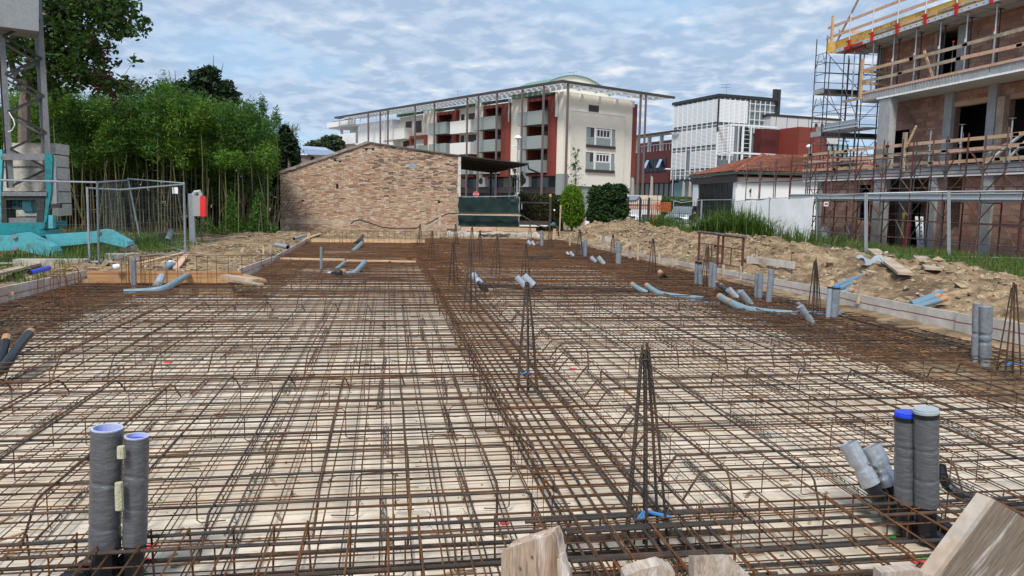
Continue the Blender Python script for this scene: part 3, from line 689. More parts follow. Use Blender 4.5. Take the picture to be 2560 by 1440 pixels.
pipe('crumpled silver foil pipe stub leaning left against the blue capped pipe', (2228, 1212), (2178, 1115), 48, 'foil_bright', dY=.10, pinch=(.45, .3), wr=.07)
pipe('tall silver wrapped pipe by the right formwork, flat topped, left of its pair', (2440, 888), (2444, 758), 22, 'foil_grey', pinch=(.42,), wr=.06)
pipe('tall silver wrapped pipe by the right formwork, flared top, right of its pair', (2463, 892), (2466, 766), 27, 'foil_grey', pinch=(.45, .3), taper=1.12, wr=.06)
pipe('thick grey wrapped pipe with blue cap beside the right formwork', (2084, 792), (2090, 718), 21, 'foil_grey', capm='tape_blue', seams=(.5,))
pipe('thin grey pipe with wooden top against the blue capped pipe by the formwork', (2070, 792), (2075, 716), 12, 'pvc_grey', capm='wood_pale')
pipe('single light grey pipe standing alone by the right formwork', (1922, 754), (1929, 676), 15, 'foil_grey', taper=1.05)
pipe('crumpled grey pipe left of the single light one, front of its pair', (1899, 745), (1902, 684), 13, 'foil_grey', pinch=(.4,))
pipe('dented grey pipe left of the single light one, back of its pair', (1891, 742), (1893, 683), 11, 'foil_grey', pinch=(.5,))
pipe('grey pipe with dark top beside the rebar bundle before the trestles', (1741, 709), (1743, 655), 11, 'foil_grey', capm='pipe_black')
pipe('silver pipe with dark rim beside the rebar bundle before the trestles', (1751, 712), (1749, 657), 12, 'foil_grey', pinch=(.5,), capm='pipe_black')
pipe('slim grey pipe just right of the rebar bundle before the trestles', (1776, 715), (1779, 656), 12, 'foil_grey')
pipe('short wrapped grey pipe just right of the rebar bundle before the trestles', (1785, 718), (1787, 661), 12, 'foil_grey', pinch=(.45,))
pipe('thick smooth silver pipe by the far right formwork', (1546, 660), (1547, 606), 15, 'foil_grey', pinch=(.5,))
pipe('banded silver pipe beside a rebar bundle at the far right formwork', (1463, 640), (1464, 599), 9, 'foil_grey', pinch=(.5,))
pipe('slim grey pipe with dark patch beside a rebar bundle at the far right formwork', (1455, 638), (1457, 603), 9, 'foil_grey', pinch=(.4,))
pipe('upright crumpled silver pipe at the far right slab corner', (1355, 616), (1354, 577), 9, 'foil_grey', pinch=(.4,))
pipe('upright shiny grey pipe before the orange board at the left', (335, 712), (333, 649), 14, 'foil_grey')
pipe('thin upright grey pipe on the mat before the left long formwork', (803, 671), (803, 617), 7, 'foil_grey')
LEAN = [('dented silver foil pipe leaning at mid slab, black tail running right', (1200, 710), (1178, 684), 20, 'foil_bright', (.5,)),
    ('silver pipe stub leaning left at mid slab, narrower of its pair', (1316, 718), (1291, 692), 15, 'foil_bright', ()),
    ('wide shiny silver pipe stub leaning left at mid slab', (1333, 714), (1308, 690), 21, 'foil_bright', ()),
    ('small silver stub at the far end, left of the upright silver pipe', (1326, 612), (1319, 602), 9, 'foil_bright', ()),
    ('small silver stub at the far end touching its twin on the right', (1336, 613), (1329, 603), 8, 'foil_bright', ()),
    ('small pale stub leaning on the far mat, thin one of its pair', (1422, 637), (1416, 630), 6, 'foil_bright', ()),
    ('small silver stub leaning on the far mat, thick one of its pair', (1434, 640), (1424, 630), 8, 'foil_bright', ()),
    ('silver stub leaning left before the thick silver pipe, farther of two', (1489, 655), (1477, 642), 10, 'foil_bright', ()),
    ('silver stub with taped brown mouth before the thick silver pipe', (1510, 660), (1495, 642), 11, 'foil_bright', ()),
    ('cream silver stub leaning left in the pipe group before the trestles', (1842, 745), (1820, 722), 17, 'foil_bright', ()),
    ('pale grey stub with open mouth right of the cream silver one', (1874, 757), (1850, 728), 17, 'foil_grey', ()),
    ('thin pale grey stub right at the back of the leaning pipe group', (1862, 745), (1845, 726), 11, 'foil_grey', ()),
    ('grey wrapped stub leaning left before the wide footed rebar bundle', (2026, 801), (2000, 765), 18, 'foil_grey', (.35,)),
    ('short thin grey stub behind the leaning wrapped one by the wide footed bundle', (2008, 768), (1993, 757), 9, 'foil_grey', ())]
for lab, b, t, dia, st_, pi in LEAN: pipe(lab, b, t, dia, st_, pinch=pi, dY=.04, wr=.05)
# pipes that curve out of the mat; (survey x, y, height) along the run
def hose(label, pts, dia, m, tape=None, name='curved_pipe', cat='pipe', group=None, n=10, collars=0):
    P = [G(x, y, z) for x, y, z in pts]; r = dia*.5*(P[0]-EYE).dot(_f)/FOC; T = thing(name, label, cat, tuple(P[-1]), group)
    Q = []
    for i in range(len(P)-1):                     # smooth by Catmull-Rom
        p0, p1, p2, p3 = P[max(i-1, 0)], P[i], P[i+1], P[min(i+2, len(P)-1)]
        for k in range(5):
            u = k/5; Q.append(.5*((2*p1)+(p2-p0)*u+(2*p0-5*p1+4*p2-p3)*u*u+(3*p1-p0-3*p2+p3)*u**3))
    Q.append(P[-1])
    if collars:
        rr = [r*(1.06 if (i % 2) else .94) for i in range(len(Q)*6-5)]; QQ = [Q[i].lerp(Q[min(i+1, len(Q)-1)], k/6) for i in range(len(Q)-1) for k in range(6)]+[Q[-1]]
        obj('pipe_run', MB().tube(QQ, rr, n), m, T, smooth=False)
    else: obj('pipe_run', MB().tube(Q, r, n), m, T, smooth=False)
    if tape: d = (Q[0]-Q[1]).normalized(); obj('taped_end', MB().tube([Q[0]-d*r*1.2, Q[0]+d*r*.8, Q[0]+d*r*1.3], [r*1.08, r*1.02, r*.5], n), tape, T)
    return T
g1 = 'pipes curving out of the mat'
hose('black pipe with brown taped end rising at the left frame edge', [(75, 832, .12), (45, 868, .06), (12, 915, -.05), (-30, 950, -.18)], 22, 'pipe_black', 'tape_brown', group=g1)
hose('short black pipe with crumpled brown cap at the left frame edge', [(16, 846, .14), (8, 880, .03), (-8, 930, -.12)], 20, 'pipe_black', 'tape_brown', group=g1)
hose('grey blue pipe with brown mouth curving up before the orange board', [(468, 688, .14), (440, 705, .08), (412, 720, .02), (375, 727, -.02), (310, 731, -.04)], 15, 'pvc_blue', 'tape_brown', group=g1)
hose('short grey reducer stub before the orange board', [(404, 692, .12), (398, 705, .04), (390, 716, -.06)], 19, 'pvc_grey', group=g1)
hose('light blue pipe curving up on the mat by the long pale plank', [(913, 654, .2), (900, 668, .1), (886, 681, .02), (868, 684, -.02), (820, 684, -.03)], 12, 'pvc_blue', group=g1)
hose('thin light blue pipe slanting up left of the curved blue one', [(862, 655, .12), (850, 665, .04), (838, 674, -.04)], 8, 'pvc_blue', group=g1)
hose('coiled dark pipe end lying by the long pale plank', [(858, 679, .08), (846, 682, .06), (832, 684, .02)], 12, 'pipe_black', 'tape_brown', group=g1)
hose('black pipe sticking up at the far left of the mat', [(907, 590, .2), (897, 602, .1), (885, 611, -.04)], 9, 'pipe_black', group=g1)
hose('short light blue pipe at the far left below the black one', [(904, 608, .1), (892, 620, .04), (882, 628, -.03)], 10, 'pvc_blue', group=g1)
hose('long black pipe run lying across the mat at mid slab', [(1196, 706, .06), (1208, 714, .0), (1250, 716, -.05), (1330, 718, -.06), (1480, 722, -.06), (1620, 728, -.07)], 11, 'pipe_black', group=g1)
hose('black taped pipe leaning near the middle of the right formwork', [(1651, 681, .14), (1658, 688, .06), (1667, 698, -.04)], 12, 'pipe_black', 'tape_brown', group=g1)
hose('black pipe with taped mouth at the far right beside the upright silver pipe', [(1345, 609, .07), (1350, 614, .02), (1358, 620, -.05)], 8, 'pipe_black', 'tape_brown', group=g1)
hose('blue pipe with brown mouth lying left in the mid right pipe group', [(1582, 711, .10), (1598, 722, .04), (1618, 731, -.02)], 11, 'pvc_blue', 'tape_brown', group=g1)
hose('pale blue pipe with brown mouth turning into a long run to the right', [(1618, 714, .10), (1632, 724, .05), (1652, 734, .0), (1690, 740, -.03), (1760, 747, -.04)], 12, 'pvc_blue', 'tape_brown', group=g1)
hose('black pipe with brown mouth behind the cream silver stub, upper of two', [(1793, 708, .14), (1808, 722, .08), (1826, 738, -.02)], 11, 'pipe_black', 'tape_brown', group=g1)
hose('black pipe with brown mouth behind the cream silver stub, lower of two', [(1803, 714, .12), (1818, 728, .06), (1836, 742, -.04)], 11, 'pipe_black', 'tape_brown', group=g1)
hose('teal pipe with crumpled brown mouth running low toward the wide footed bundle', [(1801, 742, .10), (1830, 758, .05), (1865, 772, .0), (1940, 782, -.04), (2110, 790, -.05)], 16, 'pvc_blue', 'tape_brown', group=g1)
hose('second teal pipe beside the one with crumpled brown mouth', [(1822, 752, .08), (1850, 765, .03), (1885, 776, -.02), (1990, 788, -.05)], 14, 'pvc_blue', 'tape_brown', group=g1)
g2 = 'blue conduits lying on the spoil'
for lab, a, b, dia in (('blue conduit on the spoil beside the blue capped pipe, uppermost of three', (2157, 690, .25), (2085, 719, .12), 14), ('blue conduit on the spoil beside the blue capped pipe, middle of three', (2134, 707, .2), (2085, 727, .1), 13), ('short blue conduit on the spoil beside the blue capped pipe, lowest of three', (2128, 725, .14), (2100, 733, .08), 12),
        ('blue conduit with brown mouth on the spoil at the right, uppermost of three', (2362, 728, .3), (2278, 758, .12), 13), ('blue conduit on the spoil at the right, middle of three', (2345, 740, .26), (2282, 762, .1), 13), ('blue conduit on the spoil at the right, lowest of three', (2360, 747, .26), (2290, 768, .1), 15)):
    hose(lab, [a, tuple((x+y)/2 for x, y in zip(a, b)), b], dia, 'conduit_blue', 'tape_brown', 'conduit', 'conduit', g2)
g3 = 'black pipes lying under the mat'
hose('black pipe under the mat running from the leaning foil stub to the right corner', [(2165, 1205, -.02), (2195, 1230, -.10), (2260, 1290, -.2), (2400, 1390, -.2), (2560, 1480, -.2)], 40, 'pipe_black', group=g3, n=12)
hose('black pipe under the mat from the crumpled foil stub past the grey capped pipe', [(2222, 1210, -.02), (2260, 1240, -.11), (2340, 1310, -.2), (2480, 1390, -.2), (2620, 1470, -.2)], 40, 'pipe_black', group=g3, n=12)
hose('corrugated black hose bending down right of the grey capped pipe', [(2352, 1165, .02), (2362, 1205, -.06), (2400, 1235, -.14), (2470, 1255, -.2), (2580, 1270, -.2)], 24, 'pipe_black', group=g3, collars=1)
hose('thick black pipe elbow at the foot of the widest near left pipe', [(262, 1362, -.05), (258, 1395, -.12), (225, 1425, -.2), (120, 1500, -.2)], 64, 'pipe_black', group=g3, n=14, collars=1)
hose('black pipe elbow at the foot of the blue plugged near left pipe', [(337, 1362, -.03), (335, 1385, -.1), (305, 1420, -.19), (230, 1500, -.2)], 50, 'pipe_black', group=g3, n=14, collars=1)
# grey conduits lying low across the mat
for lab, a, b, dia in (('long grey conduit lying on the mat before the far pale plank', (630, 682, -.08), (850, 684, -.08), 6), ('long grey conduit lying across the mat behind the leaning pipe group', (1900, 738, -.04), (2010, 735, -.03), 7), ('thin grey conduit lying on the mat past the teal pipes', (1720, 752, -.06), (1800, 758, -.06), 8), ('grey conduit on the mat leading to the blue capped pipe', (1960, 772, -.06), (2130, 786, -.06), 8)):
    hose(lab, [a, tuple((x+y)/2 for x, y in zip(a, b)), b], dia, 'pvc_grey', None, 'conduit', 'conduit', 'grey conduits lying on the mat')
# ------------------------------------------------------------------ formwork boards round the slab
def board_line(label, pts, h, m, th=.03, out=(1, 0, 0), line=None, group='formwork boards round the slab', knots=True):
    """pts: points of the top edge; a board of height h with thickness th outward"""
    P = [Vector(p) for p in pts]; o = Vector(out)*th; rows = []
    for p in P: rows.append([p, p+o, p+o-Vector((0, 0, h)), p-Vector((0, 0, h)), p])
    mb = MB().grid(rows); n = len(P); mb.f += [(0, 1, 2, 3), tuple(5*(n-1)+k for k in (3, 2, 1, 0))]
    b = obj('formwork_board', mb, m); tag(b, label, 'board', group)
    if line is not None:
        s = -Vector(out)*.0025; L = MB()
        for a, c in zip(P[:-1], P[1:]):
            za = Vector((0, 0, line+random.uniform(-.004, .004))); L.poly([a+s-za, c+s-za, c+s-za-Vector((0, 0, .012)), a+s-za-Vector((0, 0, .012))])
        obj('chalk_line', L, 'red_line', b)
    return b
TOP = [(2640, 830), (2560, 810), (2427, 787), (2254, 758), (2073, 720), (1888, 688), (1720, 657), (1663, 648), (1554, 624), (1470, 609), (1364, 589)]
TP = [VX(x, y, 7.95) for x, y in TOP]
def at_y(P, y):
    for a, c in zip(P[:-1], P[1:]):
        if a.y <= y <= c.y: return a.lerp(c, (y-a.y)/(c.y-a.y))
    return P[0] if y < P[0].y else P[-1]
TP = sorted(TP, key=lambda p: p.y)
cuts = [TP[0].y, 9.6, 13.3, 17.4, 21.5, 25.6, 29.6, TP[-1].y]
labs = ['weathered grey formwork board behind the tall silver pipe pair, nearest of the right edge', 'grey formwork board with red chalk line before the upper blue conduits', 'grey formwork board with red line behind the single light grey pipe', 'grey formwork board at the foot of the steel trestles',
        'grey formwork board behind the thick smooth silver pipe', 'grey formwork board before the highest rubble hump', 'farthest grey formwork board of the right edge by the bent hose']
for i, lab in enumerate(labs):
    a, c = cuts[i], cuts[i+1]-.012; ys_ = [a, a+(c-a)*.33, a+(c-a)*.66, c]
    board_line(lab, [at_y(TP, v)+Vector((random.uniform(-.012, .012), 0, random.uniform(-.008, .008))) for v in ys_], .27, 'wood_form', line=.12 if i < 4 else None)
board_line('old whitish formwork board with a brown stain at the left slab edge', [VX(-80, 734, -5.95), VX(0, 719, -5.93), VX(110, 697, -5.92), VX(216, 675, -5.9)], .26, 'wood_lime', out=(-1, 0, 0), line=.13)
board_line('fresh orange formwork board across the left slab step', [VY(218, 677, 15.95), VY(410, 678, 15.95), VY(603, 678, 15.95)], .25, 'wood_fresh', out=(0, 1, 0), line=.05)
LP = [VX(598, 672, -3.03), VX(687, 641, -3.03), VX(768, 596, -3.03)]
mid = LP[1]
board_line('pale formwork board at the left, nearer of the two in line, with red chalk line', [LP[0], LP[0].lerp(mid, .5), mid], .27, 'wood_lime', out=(-1, 0, 0), line=.11)
board_line('pale formwork board at the left, farther of the two in line', [mid+Vector((.01, .02, .012)), mid.lerp(LP[2], .5), LP[2]], .27, 'wood_lime', out=(-1, 0, 0), line=.1)
board_line('short fresh board across the far left slab end', [VY(778, 597, 30), VY(915, 598, 30), VY(1062, 599, 30)], .2, 'wood_pale', out=(0, 1, 0))
# boards laid over the old kerb below the green netting
for lab, x0, x1, y0, y1, m in (('grey board end over the old kerb beside the wall corner', 1118, 1153, 567, 568, 'wood_old'), ('pink stained board below the green netting', 1153, 1241, 567, 568, 'wood_pink'), ('fresh yellowish board below the green netting by the hose', 1242, 1340, 568, 570, 'wood_pale')):
    a, c = VY(x0, y0, 35.6), VY(x1, y1, 35.6); board_line(lab, [a, a.lerp(c, .5), c], .19, m, .04, (0, 1, 0), group='boards below the green netting')
# timber stakes beside the boards
def stake(label, bx, by, tx, ty, wpx, Y, m='wood_old', group='timber stakes beside the formwork', th=.035):
    b, t = VY(bx, by, Y), VY(tx, ty, Y); b.z -= .12; wd = wpx*Y/FOC
    o = obj('timber_stake', MB().prism([b-Vector((wd*.4, 0, 0)), b+Vector((wd*.4, 0, 0)), t+Vector((wd/2, 0, 0)), t-Vector((wd/2, 0, -.01))], (0, th, 0)), m); tag(o, label, 'stake', group)
for a in (('broad grey timber stake behind the far right formwork', 1507, 616, 1509, 590, 8, 24.5), ('tall broad timber stake with a brace behind the thick silver pipe', 1575, 636, 1580, 598, 11, 22.5), ('slim fresh timber stake just right of the braced stake', 1595, 640, 1595, 607, 4, 22.0, 'wood_pale'),
        ('slim timber stake behind the formwork left of the middle rebar bundle', 1648, 655, 1648, 634, 5, 20.6), ('short timber stake left of the near steel trestle foot', 1682, 662, 1681, 646, 7, 19.6), ('short timber stake by the far trestle foot', 1809, 682, 1809, 662, 8, 16.6), ('pale timber stake right of the steel trestles', 1853, 684, 1853, 666, 7, 15.6),
        ('light timber stake rising beside the blue capped pipe', 2080, 722, 2081, 702, 11, 12.6, 'wood_pale'), ('leaning timber stake between the two sets of blue conduits', 2147, 742, 2155, 712, 10, 11.8), ('dark timber stake behind the far right slab corner', 1425, 606, 1425, 592, 5, 29),
        ('round tipped pale stake by the bent hose at the far corner', 1384, 592, 1387, 572, 8, 33, 'wood_pale'), ('thin leaning stake before the round clipped shrub', 1399, 575, 1402, 513, 4, 37, 'wood_old'), ('broad timber stake standing before the wall corner', 1095, 596, 1101, 533, 7, 33.5), ('slim stake near the far left end of the pale boards', 770, 606, 772, 583, 6, 31, 'wood_pale'),
        ('first of two thin pale stakes behind the left pale boards', 658, 648, 658, 615, 5, 21.5, 'wood_pale'), ('greyer of two thin stakes behind the left pale boards', 675, 640, 676, 610, 6, 22.5), ('small stake behind the left pale boards near the middle', 710, 626, 710, 603, 5, 25), ('stake holding a plank end at the wall left corner', 704, 590, 703, 549, 5, 36.5)):
    stake(*a)
def plank(label, a, c, wd, th, m, name='loose_plank', group='loose planks about the site', up=(0, 0, 1)):
    o = obj(name, MB().beam(a, c, wd, th, up), m); return tag(o, label, 'plank', group)
plank('diagonal wooden brace against the braced stake', VY(1556, 622, 22.4), VY(1577, 607, 22.4), .03, .07, 'wood_pale')
plank('grey board on edge across thin rods at the rubble hump', VY(1500, 594, 26), VY(1533, 600, 25.4), .03, .16, 'wood_form')
plank('grey plank held on edge by two thin rods over the spoil', VY(1868, 648, 18.2), VY(1986, 663, 16.6), .03, .17, 'wood_form')
for px, py, ty, Y in ((1889, 668, 620, 18), (1979, 690, 636, 16.7)): tag(obj('thin_rod', MB().tube([VY(px, py, Y), VY(px, ty, Y)], .008, 5), 'rust'), 'thin rusty rod holding up the grey plank, '+('left one' if px < 1900 else 'right one'), 'rod', 'rods holding the grey plank')
def on(x, y, dz=.03): return Vector((x, y, hz(x, y)+dz))
plank('long weathered scaffold plank lying on the spoil, left of two', Vector((12.55, 18.3, .62)), Vector((9.85, 13.3, .47)), .27, .05, 'wood_old')
plank('short weathered scaffold plank lying on the spoil, right of two', Vector((13.1, 17.2, .52)), Vector((10.75, 13.7, .53)), .3, .05, 'wood_old')
plank('long pale plank laid across the mat at the far left', G(702, 646, .04), G(862, 649, .04), .14, .04, 'wood_pale')
plank('long pale plank on the mat continuing toward mid slab', G(866, 651, .045), G(1040, 654, .045), .13, .04, 'wood_pale')
plank('topmost short plank of the small stack at the step corner', G(560, 689, .17), G(640, 701, .15), .16, .05, 'wood_old'); plank('middle short plank of the small stack at the step corner', G(600, 688, .11), G(655, 702, .09), .18, .05, 'wood_fresh'); plank('bottom short plank of the small stack at the step corner', G(575, 700, .04), G(650, 712, .03), .16, .05, 'wood_old')
plank('long grey plank on trestle stakes along the foot of the brick wall', VY(712, 553, 36.4), VY(905, 556, 36.4), .04, .2, 'wood_old'); plank('short diagonal plank end at the wall left corner', VY(705, 578, 36.3), VY(722, 567, 36.3), .04, .2, 'wood_old')
plank('thin pale rail across the green netting', VY(1140, 535, 38.6), VY(1302, 538, 38.6), .05, .09, 'wood_pale')
plank('grey plank end on the ground at the wall corner', VY(1048, 566, 35.5), VY(1140, 567, 35.5), .05, .17, 'wood_old')
for lab, a, c, m in (('long pale stick lying on the dirt at the fence post foot', (345, 656), (458, 637), 'wood_pale'), ('short pale stick leaning on the dirt before the orange board', (440, 672), (465, 648), 'wood_pink'), ('pale broken plank lying on the far left dirt', (560, 594), (625, 586), 'wood_old'), ('brown plank lying before the bamboo', (500, 578), (575, 572), 'wood_old'), ('pale lath lying before the brick wall foot', (765, 588), (800, 578), 'wood_pale')):
    A_, C_ = G(*a, .2), G(*c, .22); plank(lab, on(A_.x, A_.y, .05), on(C_.x, C_.y, .08), .12, .04, m)
plank('grey plank on the ground at the left frame edge', G(-30, 690, .18), G(105, 656, .2), .22, .05, 'wood_old'); plank('pinkish plank offcut at the left frame edge', G(0, 722, .1), G(25, 735, .1), .1, .06, 'wood_pink')
# sawn boards poking up at the near edge
def near_board(label, pts, Y, ex, m):
    P_ = [VY(x, y, Y) for x, y in pts]
    for p, (x, y) in zip(P_, pts):
        if y >= 1520: p.z = -.25
    o = obj('sawn_board', MB().prism(P_, ex), m); return tag(o, label, 'board', 'sawn boards at the near slab edge')
nb = near_board('sawn weathered board with slanted top at the near edge, left of the small pieces', [(1253, 1600), (1253, 1382), (1262, 1374), (1300, 1361), (1376, 1337), (1384, 1356), (1402, 1450), (1410, 1600)], 2.62, (.045, .05, .012), 'wood_end')
obj('split_face', MB().prism([VY(x, y, 2.60) for x, y in ((1405, 1600), (1392, 1400), (1404, 1396), (1424, 1438), (1440, 1600))], (.02, .05, 0)), 'wood_end', nb)
for x, y in ((1330, 1392), (1300, 1420)): obj('nail', MB().tube([VY(x, y, 2.625), VY(x, y, 2.612)], .004, 6), 'rust', nb)
near_board('small pale board end at the near edge between two larger ones', [(1565, 1600), (1562, 1441), (1600, 1425), (1650, 1413), (1688, 1432), (1695, 1600)], 2.6, (0, .05, .01), 'wood_flat')
near_board('broad pale board lying flat at the near edge, second from the right', [(1735, 1391), (1822, 1388), (1886, 1450), (1900, 1520), (1752, 1520)], 2.55, (.0, .05, -.02), 'wood_flat')
near_board('thin pale board end just left of the big leaning one', [(2204, 1432), (2290, 1424), (2330, 1440), (2340, 1600), (2204, 1600)], 2.5, (0, .05, 0), 'wood_flat')
bb = near_board('big weathered board leaning right at the near right corner', [(2352, 1440), (2492, 1252), (2610, 1326), (2480, 1520), (2310, 1600), (2250, 1580)], 2.5, (-.05, .02, .016), 'wood_grey')
obj('white_edge', MB().prism([VY(x, y, 2.498)-Vector((.006, 0, -.002)) for x, y in ((2250, 1580), (2352, 1440), (2492, 1252), (2482, 1246), (2338, 1440), (2236, 1580))], (-.044, .024, .014)), 'wood_white', bb)
# ------------------------------------------------------------------ steel trestles on the spoil edge
def trestle(label, x0, y0, x1, y1, ht):
    T = thing('steel_trestle', label, 'trestle', (x0, y0, hz(x0, y0)), 'rusty steel trestles')
    a, c = Vector((x0, y0, 0)), Vector((x1, y1, 0)); Z = lambda v, z: Vector((v.x, v.y, z)); d = (c-a).normalized()
    obj('top_rail', MB().tube([Z(a, ht)-d*.06, Z(c, ht)+d*.06], .036, 8), 'scaffold_brown', T)
    for v in (a+d*.05, c-d*.05): obj('leg', MB().tube([Z(v, hz(v.x, v.y)-.1), Z(v, ht)], .032, 8), 'scaffold_red', T)
    obj('rung', MB().tube([Z(a, ht-.3), Z(c, ht-.3)], .014, 6), 'scaffold_red', T); obj('rung', MB().tube([Z(a, ht-.75), Z(c, ht-.75)], .014, 6), 'scaffold_red', T)
    m_ = a.lerp(c, .55); obj('strut', MB().tube([Z(m_, ht-.75), Z(m_, ht-.3)], .014, 6), 'scaffold_red', T)
trestle('rusty steel trestle on the spoil, farther and left of two', 8.6, 20.35, 8.62, 18.75, .94); trestle('rusty steel trestle on the spoil, nearer and right of two', 8.6, 19.1, 8.62, 17.6, .93)
# ------------------------------------------------------------------ mesh fence panels at the left
def fence_panel(label, a, c, ztop, zb=.12, group='temporary mesh fence panels', bend=0.0, la=(0, 0), lc=(0, 0), net=None, sheet=None, r=.02, foot=True, zc=None, vstep=.13):
    a, c = Vector((*a, zb)), Vector((*c, zb)); A_, C_ = Vector((a.x+la[0], a.y+la[1], ztop)), Vector((c.x+lc[0], c.y+lc[1], zc if zc else ztop))
    T = thing('mesh_fence', label, 'mesh fence', tuple(a), group)
    obj('post', MB().tube([a, A_+(A_-a)*.015], r*1.25, 8), 'galv', T); obj('post', MB().tube([c, C_+(C_-c)*.015], r*1.25, 8), 'galv', T)
    m_ = A_.lerp(C_, .3)-Vector((0, 0, bend)); top = [A_, m_, C_]
    obj('rail', MB().tube(top, r, 7), 'galv', T); obj('rail', MB().tube([a.lerp(A_, .05), c.lerp(C_, .05)], r*.9, 7), 'galv', T)
    mb = MB(); L = (c-a).length; n = int(L/vstep)
    for k in range(1, n):
        u = k/n; t = A_.lerp(m_, u/.3) if u < .3 else m_.lerp(C_, (u-.3)/.7); mb.tube([a.lerp(c, u)+Vector((0, 0, .1)), t], (.0014), 3, False)
    for z in (.12, .32, .5, .68, .84): mb.tube([a.lerp(A_, z), c.lerp(C_, z)], .0022, 3, False)
    if net != 'none': obj('wire_mesh', mb, 'wire', T)
    return T
fA, fB, fC, fD = (-6.2, 17.95), (-6.49, 18.23), (-5.22, 21.28), (-8.2, 27.6)
zt = lambda px, py, Y: VY(px, py, Y).z
tA = VY(243, 456, 17.95); tB = VY(218, 470, 18.23); tC = VY(459, 461, 21.28); tD = VY(320, 447, 27.6)
fence_panel('mesh fence panel running out of the frame at the far left before the crane', fA, (-9.6, 17.1), tA.z, lc=(0, 0), la=(tA.x-fA[0], 0))
fence_panel('mesh fence panel with a sagging top rail between double post and lone post', fB, fC, tB.z, bend=.07, la=(tB.x-fB[0], 0), lc=(tC.x-fC[0], 0), zc=tC.z)
fence_panel('mesh fence panel going back from the double post to the leaning post', fA, fD, tA.z, la=(tA.x-fA[0], 0), lc=(tD.x-fD[0], 0), zc=tD.z-.05)
fence_panel('mesh fence panel closing the pen between leaning post and lone post', fD, fC, tD.z, la=(tD.x-fD[0], 0), lc=(tC.x-fC[0], .05), zc=tC.z+.03)
sgn = obj('paper_notice', MB().box(-.07, .07, 0, .004, -.08, .08), 'paper'); sgn.location = VY(438, 484, 20.9); tag(sgn, 'blank white notice tied to the fence beside the lone post', 'notice')
tag(obj('concrete_block', MB().box(-6.75, -6.25, 17.9, 18.2, .1, .22), 'concrete_old'), 'white concrete block under the double fence post', 'concrete block')
for lab, P0, P1, z, wd, m in (('long old concrete kerb lying on the ground before the crane', (40, 664), (218, 664), .2, .34, 'concrete_old'), ('square stone slab lying behind the cluster of hairpin loops', (262, 650), (345, 648), .3, .5, 'concrete_old')):
    a, c = G(*P0, .15), G(*P1, .15); tag(obj('stone_slab', MB().beam((a.x, a.y, .17), (c.x, c.y, .17), wd, .24), m), lab, 'stone slab')
# small site litter
bk = G(426, 668, .2); T = thing('plastic_tub', 'small bright blue plastic tub lying on the dirt', 'tub', tuple(bk)); obj('shell', MB().tube([bk+Vector((-.07, 0, .0)), bk+Vector((.04, 0, .06)), bk+Vector((.07, .02, .08))], [.085, .07, .055], 12), 'conduit_blue', T); obj('lid', MB().tube([bk+Vector((-.02, .15, .05)), bk+Vector((.0, .15, .12))], [.075, .06], 10), 'paper', T)
for c_, l_ in (((290, 668), 'crumpled white bag by the fence foot'), ((2215, 633), 'crumpled white paper in the grass by the right fence')):
    p = G(*c_, .3); mb, _ = sleeve_mb(p+Vector((-.05, 0, 0)), p+Vector((.06, .03, .02)), .045, .04, 6, 9, .5, seed=c_[0]); mb.poly(mb.v[:9]); mb.poly(mb.v[-10:-1]); tag(obj('crumpled_bag', mb, 'paper'), l_, 'litter')
for lab, pts, r, m in (('grey plastic pipe offcut lying by the fence pen', [(418, 604), (427, 578)], .1, 'pvc_grey'), ('dark plastic pipe lying under the grey offcut', [(375, 600), (412, 590)], .12, 'pipe_black'), ('blue hose piece on the ground at the left frame edge', [(75, 682), (122, 670)], .045, 'cap_blue'), ('grey conduit end over the left pale boards', [(735, 597), (765, 588)], .05, 'pvc_grey'), ('pale conduit end on the dirt behind the pale boards', [(690, 612), (720, 618)], .06, 'pvc_grey')):
    P = [G(x, y, .28) for x, y in pts]; P = [Vector((p.x, p.y, max(p.z, hz(p.x, p.y)+r))) for p in P]; d = (P[1]-P[0]).normalized()
    T = thing('pipe_offcut', lab, 'pipe', tuple(P[0]), 'pipe offcuts lying on the dirt'); obj('pipe_wall', MB().tube([P[0], P[1]], r, 14, False), m, T); obj('mouth', MB().tube([P[0]+d*.01, P[0]+d*.02], r*.97, 14), 'inside_shade', T)
tag(obj('grey_membrane', MB().grid([[Vector((10.3+.12*i, 15.6-.1*j+.05*math.sin(i*2.1), .56+.07*math.sin(i*1.7+j)+.05*math.cos(j*2.3))) for i in range(6)] for j in range(5)]), 'pvc_grey'), 'crumpled grey sheet lying on the spoil behind the rebar bundle', 'sheet')
# ------------------------------------------------------------------ switch box on a post
b = VY(479, 612, 25.9); s = 26.2/FOC; T = thing('switch_box', 'grey switch box with red cover on a galvanised post', 'switch box', tuple(b))
def vb(x0, x1, y0, y1, Y, d): p, q = VY(x0, y1, Y), VY(x1, y0, Y); return MB().box(p.x, q.x, Y, Y+d, p.z, q.z)
obj('post', vb(474, 484, 484, 614, 25.9, .12), 'galv', T); obj('foot_plate', MB().prism([VY(473, 614, 25.88), VY(496, 614, 25.88), VY(484, 590, 25.88), VY(481, 590, 25.88)], (0, .04, 0)), 'galv', T)
bx = obj('box', vb(482, 503, 489, 540, 25.8, .3), 'box_grey', T); obj('hinge', vb(500, 505, 497, 500, 25.78, .02), 'black_metal', bx); obj('hinge', vb(500, 505, 531, 534, 25.78, .02), 'black_metal', bx)
obj('hood', MB().tube([VY(483, 489, 25.9), VY(488, 481, 25.9), VY(498, 479, 25.9), VY(502, 489, 25.9)], .07, 8), 'box_grey', T)
cv = [(500, 491), (511, 490), (513, 500), (513, 541), (500, 541)]; obj('cover', MB().prism([VY(x, y, 25.74) for x, y in cv], (0, .22, 0)), 'red_plastic', T)
